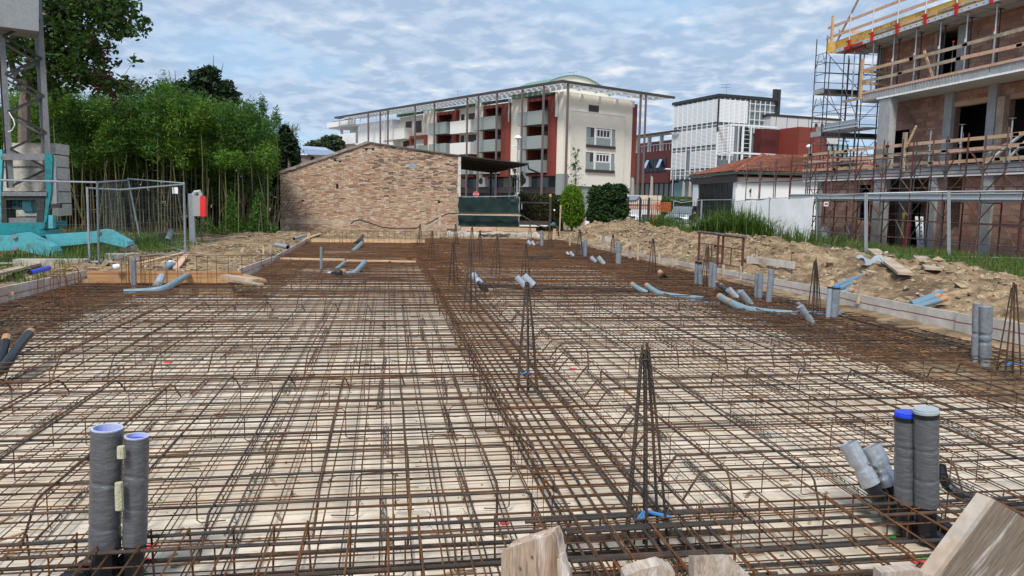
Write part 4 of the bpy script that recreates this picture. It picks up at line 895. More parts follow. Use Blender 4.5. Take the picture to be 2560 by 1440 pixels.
obj('cable', MB().tube([VY(502, 541, 25.8), VY(503, 560, 25.8), VY(500, 585, 25.8), VY(508, 606, 25.8), VY(520, 612, 25.4), VY(500, 616, 25.2)], .018, 6), 'hose', T)
# ------------------------------------------------------------------ tower crane foot
CY_ = 21.3
ct = thing('tower_crane', 'foot of a grey and turquoise tower crane with lattice mast and stone ballast', 'crane', (-9.0, CY_, .1))
def pp(name, pts, Y, dep, m, par=ct): return obj(name, MB().prism([VY(x, y, Y) for x, y in pts], (0, dep, 0)), m, par)
xa, xb = VY(-8, 300, CY_).x, VY(103, 300, CY_).x; W = xb-xa; DV = Vector((math.sin(R(-27)), math.cos(R(-27)), 0)); AV = Vector((math.cos(R(27)), math.sin(R(27)), 0)); zb_, zt_ = VY(50, 470, CY_).z, 9.0
CM = Vector(((xa+xb)/2+.09, CY_+.25, 0)); W *= .93
MP = lambda u, v, z: CM+AV*(u*W)+DV*(v*W)+Vector((-.0085*(z-zb_), 0, z))
for u, v, m_ in ((-.44, 0, 'crane_grey'), (.44, 0, 'crane_grey'), (-.44, .9, 'crane_dark'), (.44, .9, 'crane_grey')): obj('mast_leg', MB().beam(MP(u, v, zb_), MP(u, v, zt_), .115, .115, tuple(DV)), m_, ct)
z, k = zb_+.05, 0
while z < zt_-.4:
    h = .46
    for a, c in (((-.42, -.03), (.42, -.03)), ((.44, .08), (.44, .84)), ((-.42, .93), (.42, .93)), ((-.44, .08), (-.44, .84))):
        if k % 2: a, c = c, a
        obj('lattice_bar', MB().beam(MP(*a, z), MP(*c, z+h), .05, .085, tuple(DV)), 'crane_grey' if a[1] > .5 else 'crane_dark', ct)
    z += h; k += 1
pp('cross_member', [(4, 384), (112, 384), (112, 400), (4, 400)], CY_-.1, .1, 'crane_grey'); pp('cross_member', [(4, 480), (116, 480), (116, 490), (4, 490)], CY_-.14, .2, 'crane_grey')
obj('hood_box', MB().prism([VY(x, y, CY_-.1+dy) for x, y, dy in ((-80, -60, -.55), (97, -60, .0), (97, 78, .0), (0, 66, -.3), (-80, 56, -.55))], DV*1.1), 'sheet_grey', ct)
pp('side_plate', [(113, 382), (129, 384), (131, 400), (128, 480), (113, 572), (108, 572), (116, 470), (112, 440)], CY_-.1, .12, 'turquoise_deep'); pp('side_plate', [(-30, 372), (5, 374), (6, 400), (2, 470), (4, 570), (-30, 570)], CY_-.1, .12, 'turquoise')
pp('guard_plate', [(129, 414), (139, 416), (142, 510), (124, 510)], CY_-.05, .1, 'sheet_grey'); pp('hydraulic_box', [(121, 538), (132, 538), (132, 571), (121, 571)], CY_-.2, .18, 'turquoise'); pp('hydraulic_cylinder', [(126, 510), (150, 508), (150, 520), (126, 520)], CY_-.1, .14, 'crane_dark')
pp('winch_frame', [(-40, 490), (112, 490), (108, 562), (90, 562), (94, 500), (15, 500), (18, 562), (-40, 562)], CY_-.1, .5, 'crane_dark'); pp('base_plate', [(-40, 545), (108, 545), (108, 558), (-40, 558)], CY_-.05, .8, 'crane_grey')
dm = obj('winch_drum', MB().tube([VY(25, 512, CY_+.3), VY(64, 512, CY_+.3), VY(64.5, 512, CY_+.3), VY(87, 512, CY_+.3)], [.13, .13, .22, .22], 16), 'turquoise', ct, smooth=False)
obj('rope_coil', MB().tube([VY(26+k*1.1, 512+8*math.cos(k*1.3), CY_+.3-.16*math.sin(k*1.3)) for k in range(34)], .017, 5), 'hose', ct)
pp('deck_beam', [(-40, 558), (112, 556), (112, 572), (-40, 574)], CY_-.15, 1.4, 'turquoise_deep')
obj('slew_ring', MB().tube([VY(50, 588, CY_+.5), VY(50, 573, CY_+.5)], .62, 28), 'turquoise_deep', ct)
arm = pp('outrigger_beam', [(-60, 590), (38, 590), (44, 626), (-60, 628)], 20.35, .42, 'turquoise'); l1 = pp('outrigger_leg', [(37, 586), (45, 583), (56, 584), (124, 617), (134, 630), (131, 641), (112, 640), (46, 625), (38, 627)], 20.25, .55, 'turquoise')
for x, y in ((36, 591), (37, 620)): obj('pin', MB().tube([VY(x, y, 20.2), VY(x, y, 20.5)], .055, 10), 'sheet_grey', l1)
pp('outrigger_beam', [(68, 590), (235, 579), (250, 577), (252, 607), (236, 607), (130, 618), (84, 602)], 21.0, .42, 'turquoise'); l2 = pp('outrigger_leg', [(240, 577), (250, 574), (265, 576), (318, 605), (322, 614), (312, 619), (254, 605), (240, 607)], 20.9, .5, 'turquoise')
obj('pin', MB().tube([VY(247, 579, 20.85), VY(247, 579, 21.2)], .05, 10), 'sheet_grey', l2)
pp('outrigger_beam', [(-40, 575), (95, 573), (110, 590), (-40, 592)], 20.9, 1.2, 'turquoise_deep'); pp('base_pad', [(85, 638), (138, 640), (138, 652), (80, 652)], 20.3, .5, 'wood_old'); pp('base_pad', [(300, 616), (328, 616), (328, 628), (300, 628)], 21.0, .5, 'wood_old')
yb = 357
for k in range(6):
    hgt = random.uniform(29, 33); j = random.uniform(-2, 2); pp('ballast_block', [(8+j, yb), (138+k*1.8+j, yb+1), (139+k*1.8+j, yb+hgt-1.5), (8+j, yb+hgt-1.5)], CY_+1.35+random.uniform(-.04, .04), .9, 'ballast'); yb += hgt
obj('cable', MB().tube([VY(22, 280, CY_-.05), VY(34, 300, CY_-.08), (VY(37, 312, CY_-.1)), VY(30, 326, CY_-.06), VY(20, 330, CY_-.04)], .013, 5), 'paper', ct)
# ------------------------------------------------------------------ old brick shed: gable wall of single bricks, coping, lean-to roof
YW = 39.5
sh = thing('brick_shed', 'old brick shed with a stained patchy gable wall and dark lean-to roof', 'shed', (-.7, YW, 0))
BL, PK, BRt = VY(700, 432, YW), VY(923, 356, YW), VY(1150, 389, YW)
def roofz(x): return BL.z+(PK.z-BL.z)*(x-BL.x)/(PK.x-BL.x) if x < PK.x else PK.z+(BRt.z-PK.z)*(x-PK.x)/(BRt.x-PK.x)
obj('wall_core', MB().prism([(BL.x+.02, YW+.035, -.3), (BRt.x-.02, YW+.035, -.3), (BRt.x-.02, YW+.035, BRt.z-.05), (PK.x, YW+.035, PK.z-.05), (BL.x+.02, YW+.035, BL.z-.05)], (0, .3, 0)), 'mortar', sh)
HOLES = [(838, 400, .09, .09), (850, 404, .08, .05), (916, 373, .08, .08), (933, 373, .08, .08), (843, 466, .07, .16), (757, 502, .05, .06), (1097, 505, .1, .08)]
HP = [(VY(x, y, YW), a, c) for x, y, a, c in HOLES]
bricks = []; z = -.28; row = 0; CH = .064
while z < 4.5:
    x = BL.x-(row % 2)*.13-random.uniform(0, .03)
    while x < BRt.x:
        L = random.choice((.235, .235, .23, .24, .12)); x0, x1 = max(x+.005, BL.x), min(x+L-.005, BRt.x)
        top = min(roofz(x0), roofz(x1))
        if x1-x0 > .04 and z+CH-.01 < top and not any(abs((x0+x1)/2-p.x) < a+.05 and abs(z+.03-p.z) < c for p, a, c in HP):
            y0 = YW+random.gauss(0, .006)+(.02 if random.random() < .05 else 0); dz = random.uniform(-.003, .003)
            bricks.append((x0, x1, y0, z+.005+dz, z+CH-.005+dz))
        x += L
    z += CH; row += 1
random.shuffle(bricks)
single = sorted(bricks, key=lambda b: -(b[1]-b[0])+.0*b[3])
def sooty(b):
    x, z_ = (b[0]+b[1])/2, b[3]; n_ = float(fbm(np.array([x*.8+9]), np.array([z_*2.2]), 1, 3)[0]); p_ = .75*math.exp(-((x-1.5)/1.7)**2-((z_-3.05)/.8)**2)+.55*math.exp(-((roofz(x)-z_)/.22)**2)*(x > -.8)+.3*math.exp(-((x-3.2)/.5)**2)*(z_ > 1.9)+.02
    return random.random() < p_*(.75+1.1*n_)
pool = [b for b in bricks if b[1]-b[0] > .215 and .2 < b[3] < 4.3]; single = pool[:300]; ids = set(map(id, single))
proto = {}
for x0, x1, y0, z0, z1 in single:
    me = proto.get('b')
    if me is None:
        mb = MB().box(-.113, .113, 0, .05, -.0268, .0268)
        for key in ('b', 's'): me = bpy.data.meshes.new('brick'); me.from_pydata(mb.v, [], mb.f); me.materials.append(M('brick' if key == 'b' else 'brick_sooty')); proto[key] = me
    o = bpy.data.objects.new('brick', proto['s' if sooty((x0, x1, y0, z0, z1)) else 'b']); COL.objects.link(o); o.parent = sh; o.location = Vector(((x0+x1)/2, y0, (z0+z1)/2))-WO[sh.name]
big = MB(); big2 = MB()
for b in bricks:
    if id(b) not in ids: x0, x1, y0, z0, z1 = b; (big2 if sooty(b) else big).box(x0, x1, y0, y0+.05, z0, z1)
obj('sooty_brickwork', big2, 'brick_sooty', sh, kind='stuff')
obj('brickwork', big, 'brick', sh, kind='stuff')
for p, a, c in HP: obj('wall_hole', MB().box(p.x-a*.8, p.x+a*.8, YW+.028, YW+.034, p.z-c*.7, p.z+c*.7), 'inside_shade', sh)
obj('cement_patch', MB().prism([VY(x, y, YW-.012) for x, y in ((1022, 412), (1030, 406), (1040, 411), (1042, 420), (1028, 423), (1020, 417))], (0, .03, 0)), 'pvc_grey', sh)
edge = MB(); zz = -.25
while zz < BRt.z-.1:
    h = random.uniform(.1, .3); edge.box(BRt.x-random.uniform(.05, .12), BRt.x+.05, YW-.02-random.uniform(0, .015), YW+.4, zz, min(zz+h, BRt.z-.02)); zz += h
obj('plaster_edge', edge, 'plaster_edge', sh)
n = 17
for i in range(n):                                # ridge tiles and coping stones, one by one
    a, c = BL.lerp(PK, i/n), BL.lerp(PK, (i+.96)/n); a.y = c.y = YW+.1; obj('coping_stone', MB().beam(a+Vector((-.02, random.uniform(-.03, .02), .02)), c+Vector((0, random.uniform(-.03, .02), .02+random.uniform(-.02, .02))), .34, .12, (0, 0, 1)), 'tile_grey', sh)
for i in range(18):
    a, c = PK.lerp(BRt, i/18), PK.lerp(BRt, (i+.97)/18); a.y = c.y = YW+.1; obj('coping_stone', MB().beam(a+Vector((0, random.uniform(-.02, .02), .0)), c+Vector((0, 0, random.uniform(-.012, .012))), .34, .06, (0, 0, 1)), 'bark', sh)
obj('rear_wall', MB().prism([(BL.x+.05, YW+.4, -.3), (BRt.x-.05, YW+.4, -.3), (BRt.x-.05, YW+.4, BRt.z-.2), (PK.x, YW+.4, PK.z-.2), (BL.x+.05, YW+.4, BL.z-.2)], (0, 6, 0)), 'mortar', sh)
re = VY(1318, 411, YW); zl, zr = BRt.z-.02, re.z
roof = obj('lean_to_roof', MB().prism([(BRt.x-.2, YW-.05, zl), (re.x, YW-.05, zr), (re.x, YW-.05, zr+.06), (BRt.x-.2, YW-.05, zl+.06)], (0, 12.4, 0)), 'crane_dark', sh)
for k in range(14): y_ = YW+.2+k*.9; obj('rafter', MB().beam((BRt.x+.02, y_, zl-.07), (re.x-.1, y_, zr-.05), .07, .1), 'crane_dark', roof)
obj('fascia', MB().box(re.x, re.x+.07, YW-.05, YW+12.3, zr-.03, zr+.1), 'frame_brown', roof)
obj('gutter_pipe', MB().tube([(re.x+.05, YW, zr-.05), (re.x+.08, YW, zr-.22), (re.x+.65, YW+.1, zr-.42)], .05, 8), 'black_metal', roof)
for px, Yp, m, r in ((1272, 43.3, 'galv', .06), (1226, 51.5, 'black_metal', .1), (1237, 50.5, 'galv', .06)):
    p = VY(px, 490, Yp); obj('roof_post', MB().tube([(p.x, Yp, 0), (p.x+.02, Yp, zr-.02)], r, 8), m, sh)
# green shade netting on posts beside the shed
gn = thing('shade_net', 'dark green shade netting stretched between posts beside the brick shed', 'netting', (5, 39, 0))
a, c = VY(1146, 492, 38.9), VY(1297, 489, 38.9); bot = VY(1146, 564, 38.9).z
rows = [[Vector((a.x+(c.x-a.x)*u/40+.03*math.sin(v*1.3), 38.9+.05*float(fbm(np.array([u*.25]), np.array([v*.5]), 1, 3)[0])-.03*math.sin(u*.5+v*.4), bot+(a.z-bot)*v/12-.03*math.sin(u/40*math.pi)*(v/12))) for u in range(41)] for v in range(13)]
obj('net_cloth', MB().grid(rows), 'net_green', gn, smooth=True)
for px in (1145, 1298): p = VY(px, 500, 38.97); obj('post', MB().tube([(p.x, p.y, -.05), (p.x, p.y, a.z+.06)], .035, 8), 'galv', gn)
obj('rail', MB().tube([(a.x, 38.98, a.z-.02), (c.x, 38.98, c.z-.02)], .02, 6), 'galv', gn)
pad = VY(1282, 501, 38.8); obj('patch', MB().box(pad.x-.1, pad.x+.12, 38.78, 38.785, pad.z-.04, pad.z+.04), 'green_dark', gn)
# black hose that loops along wall, rail and hedge
H = [VY(x, y, 36.2) for x, y in ((878, 559), (886, 552), (899, 550), (917, 555), (955, 568), (992, 572), (1039, 570), (1070, 559), (1095, 545), (1117, 535), (1133, 533), (1200, 534), (1297, 534), (1320, 548), (1345, 564), (1362, 568), (1380, 563), (1391, 566), (1396, 578), (1396, 592))]
tag(obj('black_hose', MB().tube(H, .035, 6), 'hose', smooth=True), 'long black hose sagging along the brick wall and over the netting rail', 'hose')
# old broken kerb wall at the far end of the slab
x0, x1 = VY(1118, 590, 34.6).x, VY(1350, 590, 34.6).x; rows = []
for j, (dy, zz) in enumerate(((0, -.3), (-.02, -.1), (.0, .02), (.05, .16), (.25, .2), (.9, .22))):
    rows.append([Vector((x0+(x1-x0)*i/50, 34.55+dy+.10*float(fbm(np.array([i*.35+j*9]), np.array([j*.9]), 1, 3, .7)[0])*(j > 0)-(.18 if (j == 2 and 16 < i < 34) else 0)*-1, zz+.07*float(fbm(np.array([i*.5]), np.array([j*3.]), 1, 2)[0])*(j > 1))) for i in range(51)])
tag(obj('kerb_wall', MB().grid(rows), 'concrete_old'), 'old broken concrete kerb at the far end of the slab below the boards', 'kerb')
# gate, its lamp and little things before the hedge
gt = thing('sliding_gate', 'brown sliding gate of thin bars before the hedge', 'gate', (8.5, 41, 0)); YG = 41.0
def vbx(x0, x1, y0, y1, Y, d=.08): p, q = VY(x0, y1, Y), VY(x1, y0, Y); return MB().box(p.x, q.x, Y, Y+d, p.z, q.z)
obj('gate_frame', vbx(1299, 1372, 505, 508, YG), 'frame_brown', gt); obj('gate_frame', vbx(1299, 1372, 553, 562, YG), 'frame_brown', gt); obj('track', vbx(1299, 1370, 562.5, 566, YG), 'white_metal', gt)
for k in range(16): obj('gate_bar', vbx(1301+k*4.6, 1302+k*4.6, 508, 553, YG+.01, .02), 'frame_brown', gt)
obj('gate_post', vbx(1372, 1379, 493, 570, YG-.05, .16), 'frame_brown', gt); p = VY(1376, 490, YG); obj('beacon', MB().tube([p-Vector((0, 0, .06)), p, p+Vector((0, 0, .07)), p+Vector((0, 0, .1))], [.07, .08, .07, .03], 10), 'wood_yellow', gt)
obj('latch_plate', vbx(1303, 1306, 509, 523, YG-.03, .02), 'galv', gt)
p = VY(1387, 560, 40.4); T = thing('garden_lamp', 'small garden lamp on a thin post beside the gate', 'garden lamp', tuple(p)); q = VY(1386, 528, 40.4); obj('post', MB().tube([p, q], .015, 6), 'black_metal', T); obj('lamp_head', MB().tube([q, q+Vector((0, 0, .05)), q+Vector((0, 0, .1))], [.03, .06, .03], 8), 'lamp_glass', T)
p = VY(1383, 562, 40.3); o = obj('green_can', MB().tube([p-Vector((.12, 0, .02)), p+Vector((.0, 0, .05)), p+Vector((.12, 0, .02))], [.06, .1, .06], 10), 'turquoise_deep'); tag(o, 'dark green can at the gate post foot', 'can')
p = VY(1467, 560, 39); o = obj('white_bag', MB().box(p.x-.1, p.x+.1, 38.9, 39.05, p.z-.1, p.z+.15), 'paper'); tag(o, 'white plastic board on a stake right of the round clipped shrub', 'sign')
# street signs and lamps behind
def font(txt, size, loc, m, par, rz=0.0):
    cu = bpy.data.curves.new('lettering', 'FONT'); cu.body = txt; cu.size = size; cu.align_x = 'CENTER'; cu.align_y = 'CENTER'; cu.extrude = .002; cu.materials.append(M(m))
    t_ = bpy.data.objects.new('lettering', cu); COL.objects.link(t_); me_ = bpy.data.meshes.new_from_object(t_); bpy.data.objects.remove(t_); me_.materials.clear(); me_.materials.append(M(m)); o = bpy.data.objects.new('lettering', me_); COL.objects.link(o); o.parent = par; o.location = Vector(loc)-WO[par.name]; o.rotation_euler = (R(90), 0, rz); return o
p = VY(1190, 486, 55); T = thing('stop_sign', 'round red and white stop sign above the green netting', 'sign', (p.x, 55, 0)); rr = 6.6*55/FOC
obj('post', MB().tube([(p.x, 55.05, 0), (p.x, 55.05, p.z)], .03, 6), 'galv', T); sp = obj('sign_plate', MB().prism([(p.x+rr*math.cos(R(22.5+45*k)), 55, p.z+rr*math.sin(R(22.5+45*k))) for k in range(8)], (0, .03, 0)), 'sign_red', T)
obj('border', MB().prism([(p.x+rr*1.08*math.cos(R(22.5+45*k)), 55.01, p.z+rr*1.08*math.sin(R(22.5+45*k))) for k in range(8)], (0, .015, 0)), 'white_metal', T); font('STOP', .19, (p.x, 54.99, p.z), 'white_metal', T)
p = VY(1291, 486, 54); T = thing('small_sign', 'small white plate sign above the right end of the netting', 'sign', (p.x, 54, 0)); obj('post', MB().tube([(p.x, 54.05, 0), (p.x, 54.05, p.z)], .03, 6), 'galv', T); obj('sign_plate', MB().box(p.x-.14, p.x+.14, 54, 54.02, p.z-.13, p.z+.13), 'white_metal', T); obj('mark', MB().tube([(p.x, 53.995, p.z), (p.x, 53.99, p.z)], .08, 12), 'box_grey', T)
for lab, px, py, Y, kind in (('tall street lamp with a white dome head before the apartment block', 1295, 345, 66, 1), ('smaller street lamp with a flat arm left of the dome lamp', 1288, 367, 78, 0), ('street lamp with flat arm beside the maroon building', 1672, 424, 80, 0), ('street lamp with round white head behind the tiled roof', 2023, 367, 75, 1)):
    p = VY(px, py, Y); T = thing('street_lamp', lab, 'street lamp', (p.x, Y, 0), 'street lamps in the road behind'); obj('pole', MB().tube([(p.x+(0 if kind else .5), Y, 0), (p.x+(0 if kind else .5), Y, p.z)], .06, 8), 'galv', T)
    if kind: obj('lamp_head', MB().tube([p-Vector((0, 0, .15)), p, p+Vector((0, 0, .15)), p+Vector((0, 0, .25))], [.1, .32, .26, .05], 12), 'lamp_glass', T)
    else: obj('arm', MB().tube([p+Vector((.5, 0, 0)), p-Vector((.1, 0, -.05))], .05, 6), 'galv', T); obj('lamp_head', MB().box(p.x-.4, p.x+.15, Y-.12, Y+.12, p.z+.02, p.z+.13), 'lamp_glass', T)
# ------------------------------------------------------------------ apartment block with canopy on tall poles
co = VY(1405, 470, 94); A = Fr((co.x, co.y, 0), -29)
ap = thing('apartment_block', 'cream and red apartment block with a wide canopy roof on tall brown poles', 'apartment building', (co.x, co.y, 0))
FL = [(5.15, 6.7), (8.15, 9.75), (11.15, 12.85)]      # balcony fronts
A.part('wall', 'cream_wall', ap, (0, 1.2, 0.0, 12.2, 5.0, 15.0), (6.75, 10.5, 0, 12, 5.0, 15.0), (1.2, 6.75, 1.6, 12.1, 4.9, 14.99), (10.5, 16.4, 1.6, 12, 4.9, 14.98), (16.4, 18.2, 0, 12, 5, 15.0), (18.2, 23.3, .25, 12, 4.9, 14.97), (23.3, 24.2, .1, 12, 5, 14.96))
A.part('wall', 'cream_wall', ap, (24.2, 28.4, 1.6, 12, 4.9, 14.95), (28.4, 32, 0, 12, 5, 15.0), (32, 40.5, .25, 12, 4.9, 14.6))
A.part('plinth', 'board_concrete', ap, (-.03, 1.2, -.03, 3.6, 0, 5.0)); A.part('plinth', 'board_concrete', ap, (-.03, .9, 3.6, 12.2, 0, 3.5)); A.part('wall', 'cream_wall', ap, (0, .9, 3.61, 12.19, 3.5, 5.01))
A.part('core', 'glass_dark', ap, (1.2, 62, 3.0, 12.1, 0, 5.0)); A.part('core', 'glass_grey', ap, (1.3, 8, 2.6, 2.95, 3.4, 4.9)); 
A.part('parapet', 'shutter', ap, (1.2, 40, .3, .6, 2.55, 3.35)); A.part('slab', 'frame_brown', ap, (1.2, 40, .6, 3, 2.5, 2.7)); A.part('slab', 'pale_wall', ap, (.9, 62, .2, 3, 4.8, 5.0))
for k in range(9): A.part('ground_window', 'glass_grey' if k % 3 else 'cream_wall', ap, (2.6+k*3.7, 4.6+k*3.7, 2.85, 2.98, 3.4, 4.7))
for k in range(5): A.part('shop_window', 'glass_grey', ap, (4+k*7, 6.5+k*7, 2.9, 2.99, .6, 2.2))
def red_bay(u0, u1, z0, z1, jam0, jam1, floors, bal):
    A.part('red_frame', 'red_panel', ap, (u0, jam0, -.35, 1.6, z0, z1), (jam1, u1, -.35, 1.6, z0, z1), (jam0, jam1, -.35, 1.6, z1-.45, z1), (jam0, jam1, -.35, 1.6, z0, z0+.25))
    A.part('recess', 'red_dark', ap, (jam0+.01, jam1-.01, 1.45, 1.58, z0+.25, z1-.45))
    for k in range(1, 6):
        zz = z0+(z1-z0)*k/6; A.part('panel_joint', 'red_dark', ap, (u0+.02, jam0-.02, -.356, -.35, zz, zz+.03))
    for zb, zt in floors:
        A.part('balcony', 'board_concrete', ap, (bal[0], bal[1], -1.3, -1.1, zb, zt), (bal[0], bal[0]+.18, -1.1, .9, zb, zt), (bal[1]-.18, bal[1], -1.1, .9, zb, zt), (bal[0]+.18, bal[1]-.18, -1.1, 1.4, zb, zb+.2))
        w_ = A.part('window', 'shutter', ap, (jam0+.4, jam0+1.9, 1.36, 1.44, zb+.3, zb+2.45)); A.part('pane', 'glass_grey', ap, (jam0+2.1, jam1-.6, 1.37, 1.44, zb+.3, zb+2.45))
red_bay(1.25, 6.75, 4.75, 14.65, 2.55, 6.4, FL, (2.6, 7.5)); red_bay(10.5, 16.4, 4.75, 14.5, 12.2, 16.0, FL, (12.3, 17.3)); red_bay(23.1, 28.4, 4.75, 14.5, 24.2, 28.0, FL, (24.3, 29.0))
red_bay(18.6, 23.0, 4.75, 7.9, 19.0, 22.6, FL[:1], (18.3, 22.2)); red_bay(31.4, 36.3, 4.75, 11.4, 32.0, 35.9, FL[:2], (31.2, 35.5))
for zb, zt in FL[1:]:
    A.part('balcony', 'pale_wall', ap, (18.2, 23.4, -1.2, -1.0, zb-.15, zt-.1), (18.2, 18.4, -1, .2, zb-.15, zt-.1), (23.2, 23.4, -1, .2, zb-.15, zt-.1), (18.4, 23.2, -1, .2, zb-.15, zb+.05))
    A.part('balcony', 'pale_wall', ap, (36.5, 43.5, -1.2, -1.0, zb-.15, zt-.1), (36.5, 36.7, -1, .2, zb-.15, zt-.1), (36.7, 43.5, -1, .2, zb-.15, zb+.05))
    for u, wd in ((18.6, 2.1), (21.6, 1.0), (36.4, 2.0)):
        f_ = A.part('window', 'shutter', ap, (u, u+wd, .17, .24, zb+1.5-.6, zb+2.7)); A.part('window_frame', 'pale_wall', ap, (u-.12, u+wd+.12, .12, .17, zb+2.7, zb+2.82), (u-.12, u, .12, .24, zb+.9, zb+2.7))
for zb, zt in FL[1:]: A.part('window', 'shutter', ap, (33.6 if zb > 10 else 37.6, 35.4 if zb > 10 else 39.2, .17, .24, zb+.8, zb+2.6))
# green gutters over the bays
for u0, u1 in ((1.4, 6.9), (10.9, 16.6), (18.4, 28.5), (32.2, 40)): A.part('green_gutter', 'green_dark', ap, (u0, u1, -.5, .1, 14.72, 15.0))
for u in (1.1, 10.6, 18.2, 32): A.part('downpipe', 'pale_wall', ap, (u-.1, u+.15, -.35, -.1, 12, 15.0))
# end facade: raised ledge, shutter window, two loggias
A.part('ledge', 'cream_wall', ap, (-.22, 0, 1.0, 10.6, 3.55, 12.75)); A.part('shutter_window', 'shutter', ap, (-.06, 0, 4.15, 5.9, 12.95, 13.75)); A.part('drip', 'pale_wall', ap, (-.26, 0, 1.0, 10.62, 12.75, 12.82))
for z0, z1 in ((8.6, 10.95), (5.5, 7.85)):
    lg = A.part('loggia', 'cream_wall', ap, (-.235, -.222, 3.62, 8.86, z0-.1, z0), (-.235, -.222, 3.62, 8.86, z1, z1+.08)); A.part('recess', 'shutter', lg, (-.228, -.222, 3.7, 8.78, z0+.02, z1-.02)); A.part('recess_wall', 'board_concrete', lg, (-.233, -.228, 3.75, 4.4, z0+1, z1-.1), (-.233, -.228, 8.0, 8.7, z0+1, z1-.1))
    A.part('sill', 'shutter', lg, (-.42, -.222, 3.65, 8.82, z0-.15, z0+.18)); A.part('railing_panel', 'board_concrete', lg, (-.34, -.24, 3.7, 5.0, z0+.2, z0+1.15), (-.34, -.24, 5.35, 7.9, z0+.2, z0+1.15), (-.34, -.24, 8.1, 8.78, z0+.2, z0+1.15))
    A.part('column', 'white_wall', lg, (-.36, -.24, 5.0, 5.3, z0+.2, z1-.03), (-.36, -.24, 7.9, 8.08, z0+.2, z1-.03))
    wf = A.part('window_frame', 'white_metal', lg, (-.3, -.24, 5.4, 7.8, z1-.25, z1-.1), (-.3, -.24, 5.4, 7.8, z0+1.15, z0+1.3), *[(-.3, -.24, 5.4+k*.58, 5.5+k*.58, z0+1.3, z1-.25) for k in range(5)])
A.part('red_frame', 'red_panel', ap, (.0, 1.5, 12.2, 13.1, 5.0, 14.6)); A.part('wall_base', 'board_concrete', ap, (.05, 1.4, 12.2, 12.9, 0, 5))
for k in range(4): A.part('bracket', 'white_wall', ap, (-.3, 0, 2.6+k*3.1, 2.9+k*3.1, 14.1, 14.9))
# vaulted part of the roof behind the canopy
AZ = lambda t: 7.35+math.sqrt(10.4**2-(t-5.4)**2)
arch = [A.P(3.5, -.6+k*.6, AZ(-.6+k*.6)) for k in range(21)]+[A.P(3.5, 11.4, 14.9), A.P(3.5, -.6, 14.9)]
obj('vault_gable', MB().prism(arch, A.a*.3), 'cream_wall', ap); obj('vault_roof', MB().prism([p+A.a*.3-Vector((0, 0, .02)) for p in arch], A.a*6), 'copper_green', ap)
rim = MB()
for k in range(20): rim.beam(A.P(3.42, -.6+k*.6, AZ(-.6+k*.6)+.05), A.P(3.42, k*.6, AZ(k*.6)+.05), .14, .2, -A.a)
obj('vault_edge', rim, 'copper_green', ap)
for u, t in ((6, -.2), (8.5, .3), (20, 1), (33, 1), (41, 1)): A.part('roof_hatch', 'copper_green', ap, (u, u+3.2, t+.8, t+2.6, 15.1, 16.0))
# canopy: brown edge beam, white slats
E0, E1 = 3.0, 2.9
A.part('canopy_edge', 'frame_brown', ap, (-E1, 58, -E0, -E0+.25, 15.45, 15.75), (-E1, -E1+.25, -E0+.25, 17.2, 15.45, 15.75), (57.7, 58, -E0+.25, 1, 15.45, 15.75))
k = 0
for i in range(int(58/1.1)):
    u = -E1+.5+i*1.1; A.part('canopy_panel', 'canopy_panel', ap, (u, u+.78, -E0+.3, .6 if u > 0 else 17, 15.5, 15.56)); k += 1
for t in (-1.9, -.7, .3): A.part('canopy_joist', 'white_metal', ap, (-E1+.3, 57.6, t, t+.14, 15.34, 15.48))
for t in (2.5, 5.5, 8.5, 11.5, 14.5): A.part('canopy_joist', 'white_metal', ap, (-E1+.3, .4, t, t+.14, 15.34, 15.48))
for px, py in ((1358, 300), (1305, 300), (1242, 300), (1196, 300), (1168, 300), (1086, 320), (1038, 320), (970, 330), (951, 330), (921, 330)):
    u, _z = A.hit_a(px, py, -2.75); A.part('pole', 'pole_brown', ap, (u-.1, u+.1, -2.87, -2.67, 0, 15.4))
for px, py, w_ in ((1600, 300, .12), (1613, 300, .1), (1418, 300, .12)):
    t, _z = A.hit_b(px, py, -2.7); A.part('pole', 'pole_brown', ap, (-2.8, -2.6, t-w_, t+w_, 0, 15.4))
# white far wing with terraces
A.part('white_wing', 'white_wall', ap, (40.5, 52.8, -1.0, 12, 4.8, 14.3), (52.8, 61, 1.5, 12, 10.9, 14.2)); A.part('terrace', 'white_wall', ap, (52.5, 63.5, -1.9, -1.6, 14.2, 15.1), (63.2, 63.5, -1.6, 3, 14.2, 15.1), (52.5, 63.2, -1.6, 2, 14.0, 14.25)); A.part('terrace', 'white_wall', ap, (52.5, 63.5, -1.9, -1.6, 10.9, 12.75), (63.2, 63.5, -1.6, 3, 10.9, 12.75), (52.5, 63.2, -1.6, 2, 10.7, 10.95))
A.part('terrace_column', 'white_wall', ap, (59, 59.6, -1.4, -.8, 4, 10.7), (59, 59.6, -1.4, -.8, 12.7, 14.0)); A.part('shutter', 'pale_wall', ap, (53.2, 56.5, 1.42, 1.49, 11, 13.6)); A.part('rail', 'black_metal', ap, (42, 62, -1.5, -1.42, 15.2, 15.28)); A.part('lower_wall', 'red_dark', ap, (52.8, 57, .5, 8, 4.8, 10.7))
for u in range(42, 62, 3): A.part('rail_post', 'white_metal', ap, (u, u+.08, -1.5, -1.42, 14.3, 15.2))
A.part('chimney', 'white_wall', ap, (41.5, 42.7, 2, 3.2, 14.3, 15.9)); obj('grey_pole', MB().tube([A.P(48.5, -1.2, 4), A.P(48.7, -1.2, 14.5)], .09, 6), 'galv', ap)
